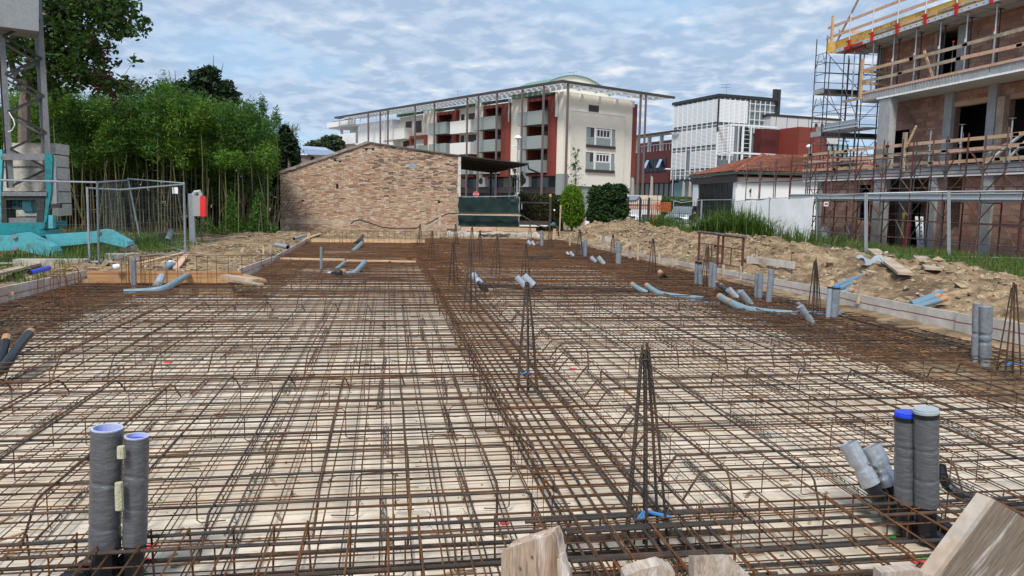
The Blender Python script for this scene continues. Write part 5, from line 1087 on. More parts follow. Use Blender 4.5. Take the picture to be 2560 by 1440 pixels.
# air conditioners on the low terrace
for lab, px, py in (('white outdoor air conditioner right of the dome street lamp', 1314, 453), ('white outdoor air conditioner behind the lean-to posts', 1206, 455)):
    u, z_ = A.hit_a(px, py, .1); T = thing('air_conditioner', lab, 'air conditioner', tuple(A.P(u, .1, 3.4)), 'air conditioners on the low terrace'); A.part('case', 'white_metal', T, (u-.75, u+.75, .0, .5, 3.4, 5.0-.6+.6)); obj('fan', MB().tube([A.P(u+.25, -.02, 4.2), A.P(u+.25, 0, 4.2)], .45, 16), 'black_metal', T)
for px, py in ((1434, 158), (1139, 228)):        # roof aerials
    Yk = 100 if px > 1300 else 125; p = VY(px+(0 if px > 1300 else 5), 212 if px > 1300 else 262, Yk); q = VY(px+(0 if px > 1300 else 5), 180 if px > 1300 else 228, Yk); T = thing('roof_aerial', 'thin roof aerial over the '+('canopy corner' if px > 1300 else 'middle of the apartment canopy'), 'aerial', tuple(p), 'roof aerials'); obj('mast', MB().tube([p, q], .05, 5), 'galv', T)
    for k in (0, .25, .5): obj('element', MB().tube([q.lerp(p, k)-Vector((.7-.2*k, 0, .1)), q.lerp(p, k)+Vector((.5, 0, .1))], .035, 4), 'galv', T)
# ------------------------------------------------------------------ white louvred office and its red neighbours
co2 = VY(1789, 420, 112); B = Fr((co2.x, co2.y, 0), -12)
of = thing('office_building', 'white office block with louvred glass facades and black roof edge', 'office building', (co2.x, co2.y, 0))
B.part('core', 'glass_grey', of, (.25, 12.3, .25, 10.6, 5.4, 17.7)); B.part('roof_edge', 'black_metal', of, (-.15, 12.6, -.15, 11, 17.7, 18.15)); B.part('ground_glass', 'glass_teal', of, (.8, 12.4, .8, 10, 0, 5.4)); B.part('slab', 'black_metal', of, (0, 12.5, 0, 10.8, 5.3, 5.55))
NB = 9
for i in range(NB+1): u = .05+i*12.2/NB; B.part('mullion', 'white_metal', of, (u-.045, u+.045, -.04, .12, 5.4, 17.6))
def slats(u0, u1, t0, t1, z0, z1, st=.2, th=.13, par=of):
    mb = MB(); z = z0
    while z < z1: B.box(mb, u0, u1, t0, t1, z, z+th); z += st
    return obj('louver', mb, 'louver', par, kind='stuff')
for i in range(NB):
    u0, u1 = .05+i*12.2/NB+.05, .05+(i+1)*12.2/NB-.05
    slats(u0, u1, .0, .07, 14.05, 17.3, .2, .165); slats(u0, u1, .0, .07, 10.65, 13.1, .2, .15)
    if i != 5: slats(u0, u1, .0, .07, 7.15, 9.7, .21, .145)
    for z in (13.6, 10.15, 6.7, 6.1): B.part('transom', 'white_metal', of, (u0, u1, .0, .06, z, z+.08))
B.part('corner_post', 'black_metal', of, (-.1, .1, -.1, .1, 12.5, 17.7)); B.part('corner_post', 'white_metal', of, (-.08, .1, -.08, .1, 5.4, 12.49))
for t in [.1+k*.95 for k in range(11)]: B.part('mullion', 'white_metal', of, (-.06, .12, t-.04, t+.04, 12.6 if t > 5.6 else 8.3, 17.6))
for k in range(5):
    mb = MB(); z = 14.0
    while z < 17.2: B.box(mb, -.02, .06, .13+k*1.06, 1.15+k*1.06, z, z+.165); z += .2
    obj('louver', mb, 'louver', of, kind='stuff')
    mb = MB(); z = 9.0
    while z < 13.2:
        if k < 4: B.box(mb, -.02, .06, .2+k*.75, .88+k*.75, z, z+.14)
        z += .22
    if k < 4: obj('louver', mb, 'louver', of, kind='stuff')
for z in (13.4, 14.6, 15.9, 17.0): B.part('transom', 'white_metal', of, (-.03, .06, 5.6, 10.5, z, z+.09))
B.part('stair_glass', 'glass_dark', of, (-.05, .2, 4.4, 5.9, 7.5, 13.4))
for k in range(9): B.part('transom', 'white_metal', of, (-.09, -.05, 4.4, 5.9, 7.7+k*.65, 7.76+k*.65))
B.part('frame_beam', 'white_metal', of, (-3.2, -3.05, .0, 8.5, 13.2, 13.45), (-3.2, -3.05, .0, 8.5, 9.1, 9.35), (-3.05, 0, .0, .15, 13.2, 13.4), (-3.05, 0, .0, .15, 9.1, 9.3)); B.part('frame_post', 'white_metal', of, (-3.2, -3.0, 2.2, 2.5, 5, 13.2), (-3.2, -3.0, .0, .2, 5, 13.2), (-3.2, -3, 3.7, 3.85, 6, 13.2))
for t in (10.85, 11.55): obj('flue', MB().tube([B.P(.6, t, 12), B.P(.6, t, 19.6)], .36, 14), 'black_metal', of)
q0 = VY(1656, 251, 115); p = VY(1816, 236, 114); T = thing('roof_aerial', 'thin roof aerial on the white office block', 'aerial', tuple(p), 'roof aerials'); q = VY(1816, 212, 114); obj('mast', MB().tube([p, q], .05, 5), 'galv', T)
for k in (0, .3): obj('element', MB().tube([q.lerp(p, k)-Vector((.9, 0, 0)), q.lerp(p, k)+Vector((.7, 0, .1))], .04, 4), 'galv', T)
# lower annex with red volume
an = thing('office_annex', 'grey panelled annex with a red box and tall glass beside the white office', 'office building', tuple(B.P(0, 13, 0)))
B.part('grey_wall', 'grey_panel', an, (-1.5, 6, 8.6, 22, 11.5, 15.2)); B.part('roof_edge', 'black_metal', an, (-1.6, 6, 8.4, 22.5, 15.2, 15.5)); B.part('glass_wall', 'glass_sky', an, (-1.3, 6, 9, 24.5, 0, 11.5))
for k in range(9): B.part('mullion', 'black_metal', an, (-1.42, -1.3, 15.8+k*1.05, 16.0+k*1.05, 0, 13.4 if k < 5 else 11.6))
for z in (8.2, 10.0, 12): B.part('transom', 'black_metal', an, (-1.4, -1.31, 15.6, 24.5, z, z+.12))
B.part('black_band', 'glass_dark', an, (-1.56, -1.5, 12.2, 22, 12.6, 13.4))
for k in range(5): B.part('panel_joint', 'black_metal', an, (-1.53, -1.5, 9.6+k*2.1, 9.66+k*2.1, 13.4, 15.2))
for t, z in ((17.4, 14.2), (18.6, 14.2), (20.0, 14.2), (21.2, 14.2)): obj('dark_mark', MB().tube([B.P(-1.58, t, z), B.P(-1.52, t, z)], .34, 12), 'black_metal', an); B.part('white_sheet', 'white_metal', an, (-1.57, -1.51, t-.55, t-.3, z-.2, z+.6))
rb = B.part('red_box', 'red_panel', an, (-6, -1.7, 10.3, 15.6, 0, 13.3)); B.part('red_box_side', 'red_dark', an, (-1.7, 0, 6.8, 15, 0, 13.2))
for z in (4, 7, 9, 11.2): B.part('panel_joint', 'red_dark', rb, (-6.02, -6.0, 10.3, 15.6, z, z+.05))
# maroon shop building between apartment block and office
mr = thing('maroon_building', 'maroon shop building with tilted windows, roof terrace and umbrellas before it', 'shop building', tuple(B.P(13, 0, 0)))
B.part('wall', 'red_dark', mr, (12.7, 36, .5, 10, 5.0, 10.5)); B.part('ground_glass', 'glass_grey', mr, (12.7, 36, 1.6, 10, 0, 5)); B.part('fascia', 'red_dark', mr, (12.8, 36, -.3, 1.4, 5.0, 6.6))
for k in range(8): B.part('mullion', 'black_metal', mr, (13.5+k*1.6, 13.7+k*1.6, 1.5, 1.6, 0, 5))
wb = B.part('window_band', 'glass_dark', mr, (14.6, 21.5, .42, .5, 7.0, 9.2))
for k in range(6): B.part('window_frame', 'black_metal', wb, (14.6+k*1.36, 14.72+k*1.36, .36, .42, 7.0, 9.2))
for u in (15.7, 20.0): obj('tilted_sash', MB().prism([B.P(u, .36, 9.0), B.P(u+.9, .36, 9.0), B.P(u+.95, -.3, 7.6), B.P(u, -.3, 7.6)], (0, 0, .05)), 'solar', wb)
for u in (13.2, 17, 21, 25): B.part('terrace_column', 'white_wall', mr, (u, u+.5, .8, 1.3, 10.5, 13.2))
B.part('terrace_roof', 'white_wall', mr, (12.8, 34, -.2, 1.6, 13.2, 13.35)); B.part('roof_edge', 'black_metal', mr, (10, 36, -.6, -.3, 13.25, 13.55))
for k in range(14): B.part('rail_bar', 'white_metal', mr, (13+k*1, 13.06+k*1, .6, .66, 10.5, 11.6))
B.part('rail', 'white_metal', mr, (12.8, 28, .58, .68, 11.6, 11.7)); B.part('penthouse', 'red_dark', mr, (12.9, 34, 3.5, 9, 10.5, 12.6))
for lab, px, y0, y1, Y in (('closed grey parasol left of the maroon building front, beside a canopy pole', 1581, 445, 492, 88), ('closed grey parasol standing alone before the maroon building', 1628, 441, 492, 84), ('closed parasol before the teal glass, left of two', 1708, 455, 492, 86), ('closed parasol before the teal glass, right of two', 1724, 455, 492, 86)):
    t_, b_ = VY(px, y0, Y), VY(px, y1, Y); b_.z = .2; T = thing('closed_parasol', lab, 'parasol', tuple(b_), 'closed parasols before the shops'); s_ = Y/FOC; n_ = 12
    hgt = t_.z-b_.z; prof = [(0.12, 6.5), (.3, 6.0), (.7, 4.2), (.9, 3.2), (.97, 2.6), (1, .6)]
    mb = MB().grid([[b_+Vector((w_*s_*(1+.12*math.cos(5*a))*math.cos(a), w_*s_*(1+.12*math.cos(5*a))*math.sin(a), hgt*u)) for a in [2*math.pi*k/20 for k in range(21)]] for u, w_ in prof]); obj('cloth', mb, 'umbrella', T, smooth=True); obj('pole', MB().tube([b_-Vector((0, 0, .1)), t_+Vector((0, 0, .1))], .05, 6), 'galv', T)
# ------------------------------------------------------------------ small white house with tiled hip roof
co3 = VY(1848, 430, 50); Hh = Fr((co3.x, co3.y, 0), 5)
ho = thing('small_house', 'small white house with red tiled hip roof and dark glazed porch', 'house', (co3.x, co3.y, 0))
Hh.part('wall', 'white_wall', ho, (.25, 9, .0, 9, -.1, 3.55)); Hh.part('pillar', 'white_wall', ho, (8.5, 9.8, -.12, .3, -.1, 3.2)); Hh.part('pillar', 'white_wall', ho, (.2, .75, -.1, .3, -.1, 3.25)); gl = Hh.part('porch_glass', 'glass_dark', ho, (.75, 8.5, -.06, -.01, -.1, 3.2)); Hh.part('fascia', 'shutter', ho, (-.1, 9.9, -.2, -.13, 3.2, 3.72)); Hh.part('gutter', 'green_dark', ho, (-.25, 10.3, -.35, -.2, 3.74, 3.92)); Hh.part('gutter', 'green_dark', ho, (-.35, -.2, -.2, 9.5, 3.74, 3.92))
for k in range(6): Hh.part('glass_bar', 'black_metal', gl, (2+k*1.2, 2.06+k*1.2, -.08, -.06, -.1, 3.2))
APX = VY(1909, 388, 54.4); RDG = APX+Hh.b*6
def tile_slope(e0, e1, r0, r1, n, m_):
    mb = MB(); e0, e1, r0, r1 = (Vector(v) for v in (e0, e1, r0, r1)); up = Vector((0, 0, 1))
    for i in range(m_):
        u0, u1 = i/m_, (i+1.12)/m_; u1 = min(u1, 1)
        L0, R0, L1, R1 = e0.lerp(r0, u0), e1.lerp(r1, u0), e0.lerp(r0, u1), e1.lerp(r1, u1); wd = (R0-L0).length; nn_ = max(1, int(n*wd/(e1-e0).length))
        for k in range(nn_):
            a0, a1 = k/nn_, (k+1)/nn_; p = [L0.lerp(R0, a0), L0.lerp(R0, a0*.75+a1*.25), L0.lerp(R0, a0*.25+a1*.75), L0.lerp(R0, a1)]; q = [L1.lerp(R1, a0), L1.lerp(R1, a0*.75+a1*.25), L1.lerp(R1, a0*.25+a1*.75), L1.lerp(R1, a1)]
            h = [.0, .09, .09, .0]; V_ = [a+up*(hh+.05) for a, hh in zip(p, h)]+[a+up*hh for a, hh in zip(q, h)]; mb.add(V_, [(0, 1, 5, 4), (1, 2, 6, 5), (2, 3, 7, 6)])
    return mb
ec, el, er = Hh.P(-.25, -.3, 3.9), Hh.P(10.4, -.3, 3.9), Hh.P(-.25, 9.6, 3.9)
s1 = tile_slope(el, ec, APX+Hh.a*.3, APX, 46, 15); s2 = tile_slope(ec, er, APX, RDG, 44, 15); s1.add(s2.v, s2.f)
obj('roof_tiles', s1, 'roof_tile', ho, kind='stuff')
for i in range(16):
    a, c = ec.lerp(APX, i/16), ec.lerp(APX, (i+1.1)/16); obj('hip_tile', MB().tube([a+Vector((0, 0, .08)), c+Vector((0, 0, .06))], [.13, .1], 8), 'roof_tile', ho)
obj('roof_deck', MB().add([ec, el, Hh.P(10.4, 12, 3.9), Hh.P(-.6, 12, 3.9), APX-Vector((0, 0, .06)), RDG+Hh.b*2-Vector((0, 0, .06))], [(3, 2, 1, 0), (0, 1, 4), (1, 2, 5, 4), (2, 3, 5), (3, 0, 4, 5)]), 'roof_tile', ho)
obj('wall_lamp', MB().tube([Hh.P(.22, .9, 2.6), Hh.P(.05, .9, 2.75), Hh.P(.05, .9, 2.5)], .05, 6), 'black_metal', ho)
# ------------------------------------------------------------------ far house and the houses' yard
f0 = VY(760, 400, 95); T = thing('far_house', 'far brown house with a pale blue roof left of the brick shed', 'house', (f0.x, 95, 0))
def vq(x0, x1, y0, y1, Y, d): p, q = VY(x0, y1, Y), VY(x1, y0, Y); return MB().box(p.x, q.x, Y, Y+d, 0, q.z)
obj('wall', vq(742, 776, 388, 480, 95, 6), 'far_wall', T); obj('wall', vq(770, 850, 386, 480, 96, 6), 'pale_wall', T); obj('roof', MB().prism([VY(740, 378, 94.5), VY(758, 371, 94.5), VY(822, 376, 94.5), VY(848, 388, 94.5), VY(775, 387, 94.5)], (-1, 8, .8)), 'solar', T); obj('window', MB().box(*(lambda p, q: (p.x, q.x, 95.9, 95.99, p.z, q.z))(VY(774, 402, 96), VY(786, 392, 96))), 'shutter', T)
# rail fence on a low wall, the wrapped pallet, orange mesh, cars
YR = 45.0
rf = thing('iron_fence', 'black iron bar fence on a low concrete wall behind the weeds', 'iron fence', (14, YR, 0)); xa, xb = VY(1556, 540, YR).x, VY(1800, 540, YR).x
obj('low_wall', MB().box(xa, xb, YR-.1, YR+.12, -.3, .42), 'concrete_old', rf)
for k in range(int((xb-xa)/.13)): x = xa+k*.13; obj('bar', MB().box(x-.012, x+.012, YR-.012, YR+.012, .42, 1.72+.12*abs(math.sin(k*.16))), 'black_metal', rf)
for z in (.6, 1.5): obj('rail', MB().box(xa, xb, YR-.02, YR+.02, z, z+.04), 'black_metal', rf)
for px in (1570, 1600, 1622, 1745): x = VY(px, 520, YR).x; obj('post', MB().box(x-.05, x+.05, YR-.05, YR+.05, -.2, 2.0), 'black_metal', rf)
pw = thing('wrapped_pallet', 'tall stack of tan packs wrapped in film behind the iron fence', 'pallet', tuple(VY(1610, 540, 50))); 
for k, (y0, y1, m) in enumerate(((489, 500, 'pallet_wrap'), (500, 512, 'pallet_wrap'), (512, 523, 'bag_pink'), (523, 536, 'car_white'))): p, q = VY(1566+3*(k > 0), y1, 50), VY(1654-3*(k > 0), y0, 50); obj('pack', MB().box(p.x, q.x, 50, 52, p.z+.01, q.z), m, pw)
obj('wrap_slope', MB().prism([VY(1566, 500, 49.9), VY(1574, 489, 49.9), VY(1600, 489, 49.9), VY(1590, 500, 49.9)], (0, 2, 0)), 'solar', pw)
for px in (1600, 1622, 1644): p = VY(px, 489, 49.95); obj('strap', MB().tube([(p.x, 49.95, p.z+.03), (p.x, 49.95, .9)], .015, 4), 'black_metal', pw)
on_ = thing('orange_mesh', 'torn orange safety mesh hung on the fence by the car', 'mesh', tuple(VY(1650, 540, 44))); 
def om(pts, m='net_orange'):
    mb = MB(); (x0, y0), (x1, y1) = pts; p, q = VY(x0, y1, 44.4), VY(x1, y0, 44.4); k = p.z
    while k < q.z: mb.tube([(p.x, 44.4+.03*math.sin(k*9), k), ((p.x+q.x)/2, 44.36, k-.03), (q.x, 44.4, k+.02)], .016, 4); k += .075
    x = p.x
    while x < q.x: mb.tube([(x, 44.4, p.z), (x+.03, 44.37, q.z)], .012, 4); x += .12
    return mb
obj('mesh_cloth', om(((1640, 506), (1678, 528))), 'net_orange', on_); obj('mesh_cloth', om(((1628, 536), (1648, 558))), 'net_orange', on_); obj('mesh_fold', om(((1624, 508), (1640, 536))), 'bag_pink', on_)
def car(label, X, Y, rz, paint, L=4.2, Wd=1.75, Hc=1.5):
    T = thing('parked_car', label, 'car', (X, Y, 0), 'parked cars'); T.rotation_euler = (0, 0, 0); Rm = Matrix.Rotation(rz, 3, 'Z'); O = Vector((X, Y, 0))
    P = lambda l, w, z: O+Rm @ Vector((l, w, z))
    body = [(-.5, .3), (-.5, .62), (-.47, .8), (-.30, .92), (-.22, .95), (.36, .98), (.46, .9), (.5, .7), (.5, .3)]
    rows = []
    for wf, in_ in ((-.5, .03), (-.46, 0), (.46, 0), (.5, .03)): rows.append([P(l*L*(1-in_), wf*Wd, z) for l, z in body])
    mb = MB().grid(rows); n = len(body); mb.f += [tuple(range(n)), tuple(range(4*n-1, 3*n-1, -1))]; b = obj('body', mb, paint, T, smooth=True)
    cab = [(-.26, .92), (-.08, Hc-.06), (.05, Hc), (.28, Hc-.03), (.42, 1.0)]; rows = [[P(l*L, wf*Wd*(1 if z < 1.1 else .84), z) for l, z in cab] for wf in (-.46, -.2, .2, .46)]
    mb = MB().grid(rows); n = 5; mb.f += [tuple(range(n)), tuple(range(4*n-1, 3*n-1, -1))]; obj('cabin', mb, paint, T, smooth=True)
    obj('windscreen', MB().poly([P(-.25*L-.02, -.42*Wd, .97), P(-.25*L-.02, .42*Wd, .97), P(-.09*L-.02, .37*Wd, Hc-.1), P(-.09*L-.02, -.37*Wd, Hc-.1)]), 'glass_grey', T)
    for s in (-1, 1): obj('side_window', MB().poly([P(-.2*L, s*.466*Wd, 1.0), P(.33*L, s*.466*Wd, 1.03), P(.26*L, s*.41*Wd, Hc-.1), P(-.06*L, s*.41*Wd, Hc-.12)]), 'glass_dark', T); obj('headlight', MB().tube([P(-.485*L, s*.36*Wd, .72), P(-.46*L, s*.38*Wd, .74)], [.1, .13], 10), 'headlight', T); obj('mirror', MB().obox(P(-.2*L, s*.55*Wd, 1.03), (.12, .18, .13), Rm), paint, T)
    obj('grille', MB().obox(P(-.497*L, 0, .6), (.04, .9, .16), Rm), 'black_metal', T); obj('number_plate', MB().obox(P(-.508*L, 0, .45), (.02, .5, .11), Rm), 'paper', T)
    for l in (-.31, .31):
        for s in (-1, 1):
            wv = obj('wheel', MB().tube([P(l*L, s*.42*Wd, .31), P(l*L, s*.5*Wd, .31)], .31, 18), 'tyre', T); obj('rim', MB().tube([P(l*L, s*.5*Wd, .31), P(l*L, s*.51*Wd, .31)], .2, 12), 'galv', wv)
    return T
pc = VY(1712, 540, 54); car('small grey parked car facing the site behind the iron fence', pc.x, 54, R(52), 'car_paint')
pc = VY(1585, 540, 55); car('white parked car mostly hidden behind the wrapped pallet', pc.x+.6, 56.5, R(60), 'car_white')
# temporary fence with white sheet on the right
zs = lambda px, py, Y: VY(px, py, Y)
def sheet(label, x0, x1, yt0, yt1, yb0, yb1, Y0, Y1):
    a, c = VY(x0, yt0, Y0), VY(x1, yt1, Y1); ab, cb_ = Vector((a.x, a.y, .1)), Vector((c.x-.12, c.y, .1)); T = thing('sheeted_fence', label, 'sheeted fence', tuple(ab), 'white sheeted fence panels')
    rows = [[(ab.lerp(cb_, u/24)).lerp(a.lerp(c, u/24), v/10)+Vector((0, .06*float(fbm(np.array([u*.4+x0]), np.array([v*.5]), 1, 3)[0]), -.06*math.sin(math.pi*u/24)*(v/10)**3+.05*math.sin(u*1.1)*(v == 0))) for u in range(25)] for v in range(11)]
    obj('white_sheet', MB().grid(rows), 'net_white', T, smooth=True)
    for t, b in ((a, ab), (c, cb_)): obj('post', MB().tube([b-Vector((0, -.08, .05)), t+Vector((0, .08, .05))], .028, 8), 'galv', T)
    obj('rail', MB().tube([a+Vector((0, .08, 0)), c+Vector((0, .08, 0))], .02, 6), 'galv', T)
sheet('white sheeted fence panel with a sagging torn edge, left of two', 1833, 1925, 504, 496, 570, 600, 32.5, 31.2); sheet('taut white sheeted fence panel beside the scaffolded building', 1927, 2036, 496, 492, 604, 614, 31.1, 29.7)
f_ = [VY(1445-5, 520, 44), ]
for lab, (x0, y0, yb0, Y0), (x1, y1, yb1, Y1), bend in (('sagging mesh fence panel before the orange mesh', (1682, 502, 562, 43.5), (1750, 500, 574, 42.5), .12), ('mesh fence panel before the house porch', (1752, 500, 574, 42.4), (1832, 499, 572, 40.5), 0)):
    a, c = VY(x0, yb0, Y0), VY(x1, yb1, Y1); fence_panel(lab, (a.x, a.y), (c.x, c.y), VY(x0, y0, Y0).z, zb=.05, bend=bend, zc=VY(x1, y1, Y1).z)
RP = [(2040, 492, 612, .1), (2165, 484, 640, .1), (2372, 479, 648, .1), (2640, 476, 655, .1)]
pts = [(G(x, yb, z), VY(x, yt, G(x, yb, z).y)) for x, yt, yb, z in RP]
for i, lab in enumerate(('mesh fence panel beside the white sheet before the scaffold', 'mesh fence panel between two leaning grey posts before the scaffold', 'mesh fence panel at the right edge before the scaffold')):
    (a, ta), (c, tc_) = pts[i], pts[i+1]; fence_panel(lab, (a.x+.03, a.y), (c.x-.03, c.y), ta.z, zb=.08, la=(ta.x-a.x, 0), lc=(tc_.x-c.x, 0), zc=tc_.z, r=.024, vstep=.2)
p = VY(2062, 510, 29.3); tag(obj('warning_notice', MB().box(p.x-.1, p.x+.1, 29.2, 29.21, p.z-.09, p.z+.09), 'paper'), 'small red printed white notice on the right mesh fence', 'notice')
for dz in (-.03, .015): 
    o = obj('notice_print', MB().box(p.x-.07, p.x+.07, 29.192, 29.198, p.z+dz, p.z+dz+.03), 'sign_red', bpy.data.objects['warning_notice'])
# ------------------------------------------------------------------ house under construction on the right
ub = thing('unfinished_building', 'unfinished clay block building with concrete slabs, propped roof edge and timber guard rails', 'building', (21.3, 28, 0))
def bx(name, m, *bs, par=ub):
    mb = MB()
    for b in bs: mb.box(*b)
    return obj(name, mb, m, par)
YE = 17.0
bx('slab', 'concrete', (21.28, 34, YE, 37.3, 2.96, 3.36)); bx('slab', 'concrete', (21.28, 34, YE, 32.72, 6.43, 6.78)); bx('slab_soffit', 'concrete_soffit', (21.3, 34, YE, 32.7, 6.41, 6.428)); bx('slab_soffit', 'concrete_soffit', (21.3, 34, YE, 37.28, 2.94, 2.958))
bx('foam_strip', 'foam_white', (21.255, 21.29, YE, 37.2, 2.925, 2.97))
mb = MB(); y = YE                                  # toothed white strip left on the slab edge
while y < 31.5: mb.box(21.25, 21.3, y, y+.075, 6.40, 6.47+random.uniform(-.005, .01)); y += .11
mb.box(21.262, 21.3, YE, 31.5, 6.40, 6.43); obj('foam_strip', mb, 'foam_white', ub)
mb = MB(); y = 26.5
while y < 32.7: mb.box(21.262, 21.28, y, y+.1, 6.47, 6.775); y += .17
obj('edge_rib', mb, 'concrete', ub)
for (x0, x1, y0, y1, z0, z1) in ((21.3, 21.62, 30.55, 31.35, 3.36, 6.41), (21.32, 21.62, 30.6, 31.3, -.2, 2.94), (21.32, 21.6, 27.38, 27.82, -.2, 2.94), (21.32, 21.6, 24.52, 24.98, -.2, 2.94), (21.32, 21.6, 21.3, 21.75, -.2, 2.94), (21.36, 21.6, 35.6, 35.85, -.2, 2.94), (22.7, 23.0, 31.0, 31.5, -.2, 2.94),
        (22.6, 22.9, 28.5, 28.95, 3.36, 6.41), (22.6, 22.9, 26.2, 26.62, 3.36, 6.41), (22.66, 22.9, 28.1, 28.55, 6.78, 9.0), (22.66, 22.9, 33.4, 33.7, 6.78, 9.0), (22.66, 22.9, 23.2, 23.6, 6.78, 9.0)): bx('column', 'concrete', (x0, x1, y0, y1, z0, z1))
bx('room_dark_fill', 'inside_shade', (24.6, 33.5, YE, 33.2, -.1, 2.93), (24.4, 33.5, YE, 33.2, 3.37, 6.4), (24.4, 33.5, YE, 33.5, 6.79, 9.4))  # near-black boxes stand in for the unlit rooms and block the sky behind
bx('rear_wall', 'block_joint', (23.9, 24.2, 27.8, 30.4, -.1, 2.93)); bx('end_wall', 'inside_shade', (21.7, 24.7, 35.6, 35.75, -.1, 2.93), (24.62, 33, 33.2, 35.7, -.1, 2.92), (22.99, 24.5, 33.42, 33.6, 3.37, 6.4), (22.99, 24.5, 33.91, 34.05, 6.79, 9.05))  # the end walls carry the same painted dark
BLK = []
def blockwall(X, y0, y1, z0, z1, holes=(), L=.46, Hh=.2, core=True):
    z = z0; r = 0
    while z < z1-.02:
        zt = min(z+Hh, z1); y = y0-(r % 2)*L/2
        while y < y1:
            ya, yb = max(y, y0), min(y+L, y1); cut = False
            for h0, h1, g0, g1 in holes:
                if z+.05 < g1 and zt-.05 > g0:
                    if ya >= h0 and yb <= h1: cut = True
                    elif ya < h0 < yb: yb = h0
                    elif ya < h1 < yb: ya = h1
            if not cut and yb-ya > .05: BLK.append((X+random.gauss(0, .005), ya+.004, yb-.004, z+.004, zt-.005))
            y += L
        z += Hh; r += 1
    if core:
        segs = []; ys_ = sorted({y0, y1, *[h for q in holes for h in q[:2] if y0 < h < y1]}); 
        for a, c in zip(ys_[:-1], ys_[1:]):
            m_ = (a+c)/2; hs = [q for q in holes if q[0] <= m_ <= q[1]]
            if not hs: segs.append((X+.02, X+.24, a, c, z0, z1))
            else:
                g0, g1 = hs[0][2:]; 
                if g0 > z0+.05: segs.append((X+.02, X+.24, a, c, z0, g0))
                if g1 < z1-.05: segs.append((X+.02, X+.24, a, c, g1, z1))
        if segs: bx('wall_core', 'block_joint', *segs)
blockwall(21.44, 31.36, 35.58, -.1, 2.94, [(31.75, 32.75, 1.05, 2.7)]); blockwall(21.44, 24.99, 27.37, -.1, 2.94, [(26.15, 26.95, 1.0, 2.94)]); blockwall(21.44, 21.76, 24.51, -.1, 2.94); blockwall(21.44, YE, 21.29, -.1, 2.94)
blockwall(23.6, 27.9, 34.6, -.1, 2.94, [(31.2, 32.0, -.1, 2.3)])
blockwall(22.75, YE, 33.4, 3.37, 6.41, [(26.62, 28.48, 3.37, 5.8), (31.2, 33.1, 3.9, 5.15), (24.6, 25.7, 3.37, 5.75)])
blockwall(22.75, YE, 33.9, 6.79, 9.05, [(28.7, 29.75, 6.95, 8.95)])
BLK.sort(key=lambda b: b[1]+(3 if b[0] > 22 else 0)+(100 if b[1] < 22.0 and b[0] < 22 else 0)); bme = bpy.data.meshes.new('clay_block'); mb = MB().box(0, .06, 0, .452, 0, .191); bme.from_pydata(mb.v, [], mb.f); bme.materials.append(M('clay_block')); done = 0; big = MB()
for X, a, c, z0, z1 in BLK:
    if done < 300 and c-a > .44 and z1-z0 > .185 and a > 21.5:
        o = bpy.data.objects.new('clay_block', bme); COL.objects.link(o); o.parent = ub; o.location = Vector((X, a, z0))-WO[ub.name]; done += 1
    else: big.box(X, X+.06, a, c, z0, z1)
obj('blockwork', big, 'clay_block', ub, kind='stuff')
bx('lintel', 'wood_pale', (22.70, 22.74, 26.3, 28.6, 5.8, 6.0)); bx('lintel', 'clay_block', (22.70, 22.74, 30.9, 33.3, 5.15, 5.4)); bx('door_jamb', 'wood_old', (22.66, 22.74, 29.75, 29.9, 6.8, 9.0)); bx('door_jamb', 'wood_old', (22.62, 22.74, 25.8, 26.15, 3.4, 5.9))
# the propped roof edge
pan = bx('soffit_panel', 'concrete_soffit', (21.34, 23, YE, 35.1, 9.06, 9.1)); y = YE
while y < 35: bx('soffit_joint', 'concrete', (21.36, 22.9, y, y+.05, 9.045, 9.058), par=pan); y += 1.3
bx('soffit_joint', 'concrete', (22.1, 22.15, YE, 35, 9.04, 9.044), par=pan)
eb = bx('edge_beam', 'galv_light', (21.3, 21.34, YE, 33.6, 9.04, 9.2), (21.3, 21.34, 34.1, 35.2, 9.04, 9.2)); mb = MB(); y = YE
while y < 35: mb.box(21.295, 21.3, y, y+.07, 9.11, 9.14); y += .36
obj('slot', mb, 'black_metal', eb); bx('red_beam', 'clamp_red', (21.27, 21.36, 32.9, 34.3, 9.05, 9.16), (21.5, 21.56, 33, 34.6, 8.9, 9.04))
for k in range(9): bx('edge_board', 'wood_yellow' if k > 4 else ('wood_pale' if k % 2 else 'wood_yellow'), (21.36, 21.4, YE+k*2, YE+k*2+1.98, 9.2, 9.62+random.uniform(-.03, .02)))
for k in range(7): bx('edge_board', 'wood_pale' if k % 2 else 'wood_old', (21.31, 21.35, YE+.7+k*2.1, YE+k*2.1+2.7, 9.27+random.uniform(-.02, .05), 9.42))
bx('end_board', 'wood_yellow', (21.0, 21.9, 35.22, 35.27, 9.05, 9.6)); bx('roof_deck', 'concrete', (21.42, 33, YE, 35.1, 9.12, 9.3))
bx('rail_board', 'wood_pink', (21.28, 21.32, YE, 35.9, 9.80, 9.92), (21.28, 21.32, YE, 35.8, 10.28, 10.4)); bx('rail_board', 'wood_pink', (21.4, 30, 35.0, 35.04, 10.0, 10.12))
y = 18.4; k = 0
while y < 35.5:
    bx('clamp', 'clamp_red', (21.22, 21.3, y-.05, y+.05, 8.98, 9.42), (21.1, 21.24, y-.04, y+.04, 9.3, 9.36)); obj('clamp_post', MB().tube([(21.26, y, 9.4), (21.26, y, 10.62)], .03, 6), 'galv_light', ub); y += 1.72
bx('corner_post', 'wood_pale', (21.15, 21.25, 35.2, 35.32, 9.1, 10.8)); obj('rail_board', MB().beam((21.5, 35.4, 9.5), (21.45, 33.3, 11.6), .05, .1), 'wood_old', ub)
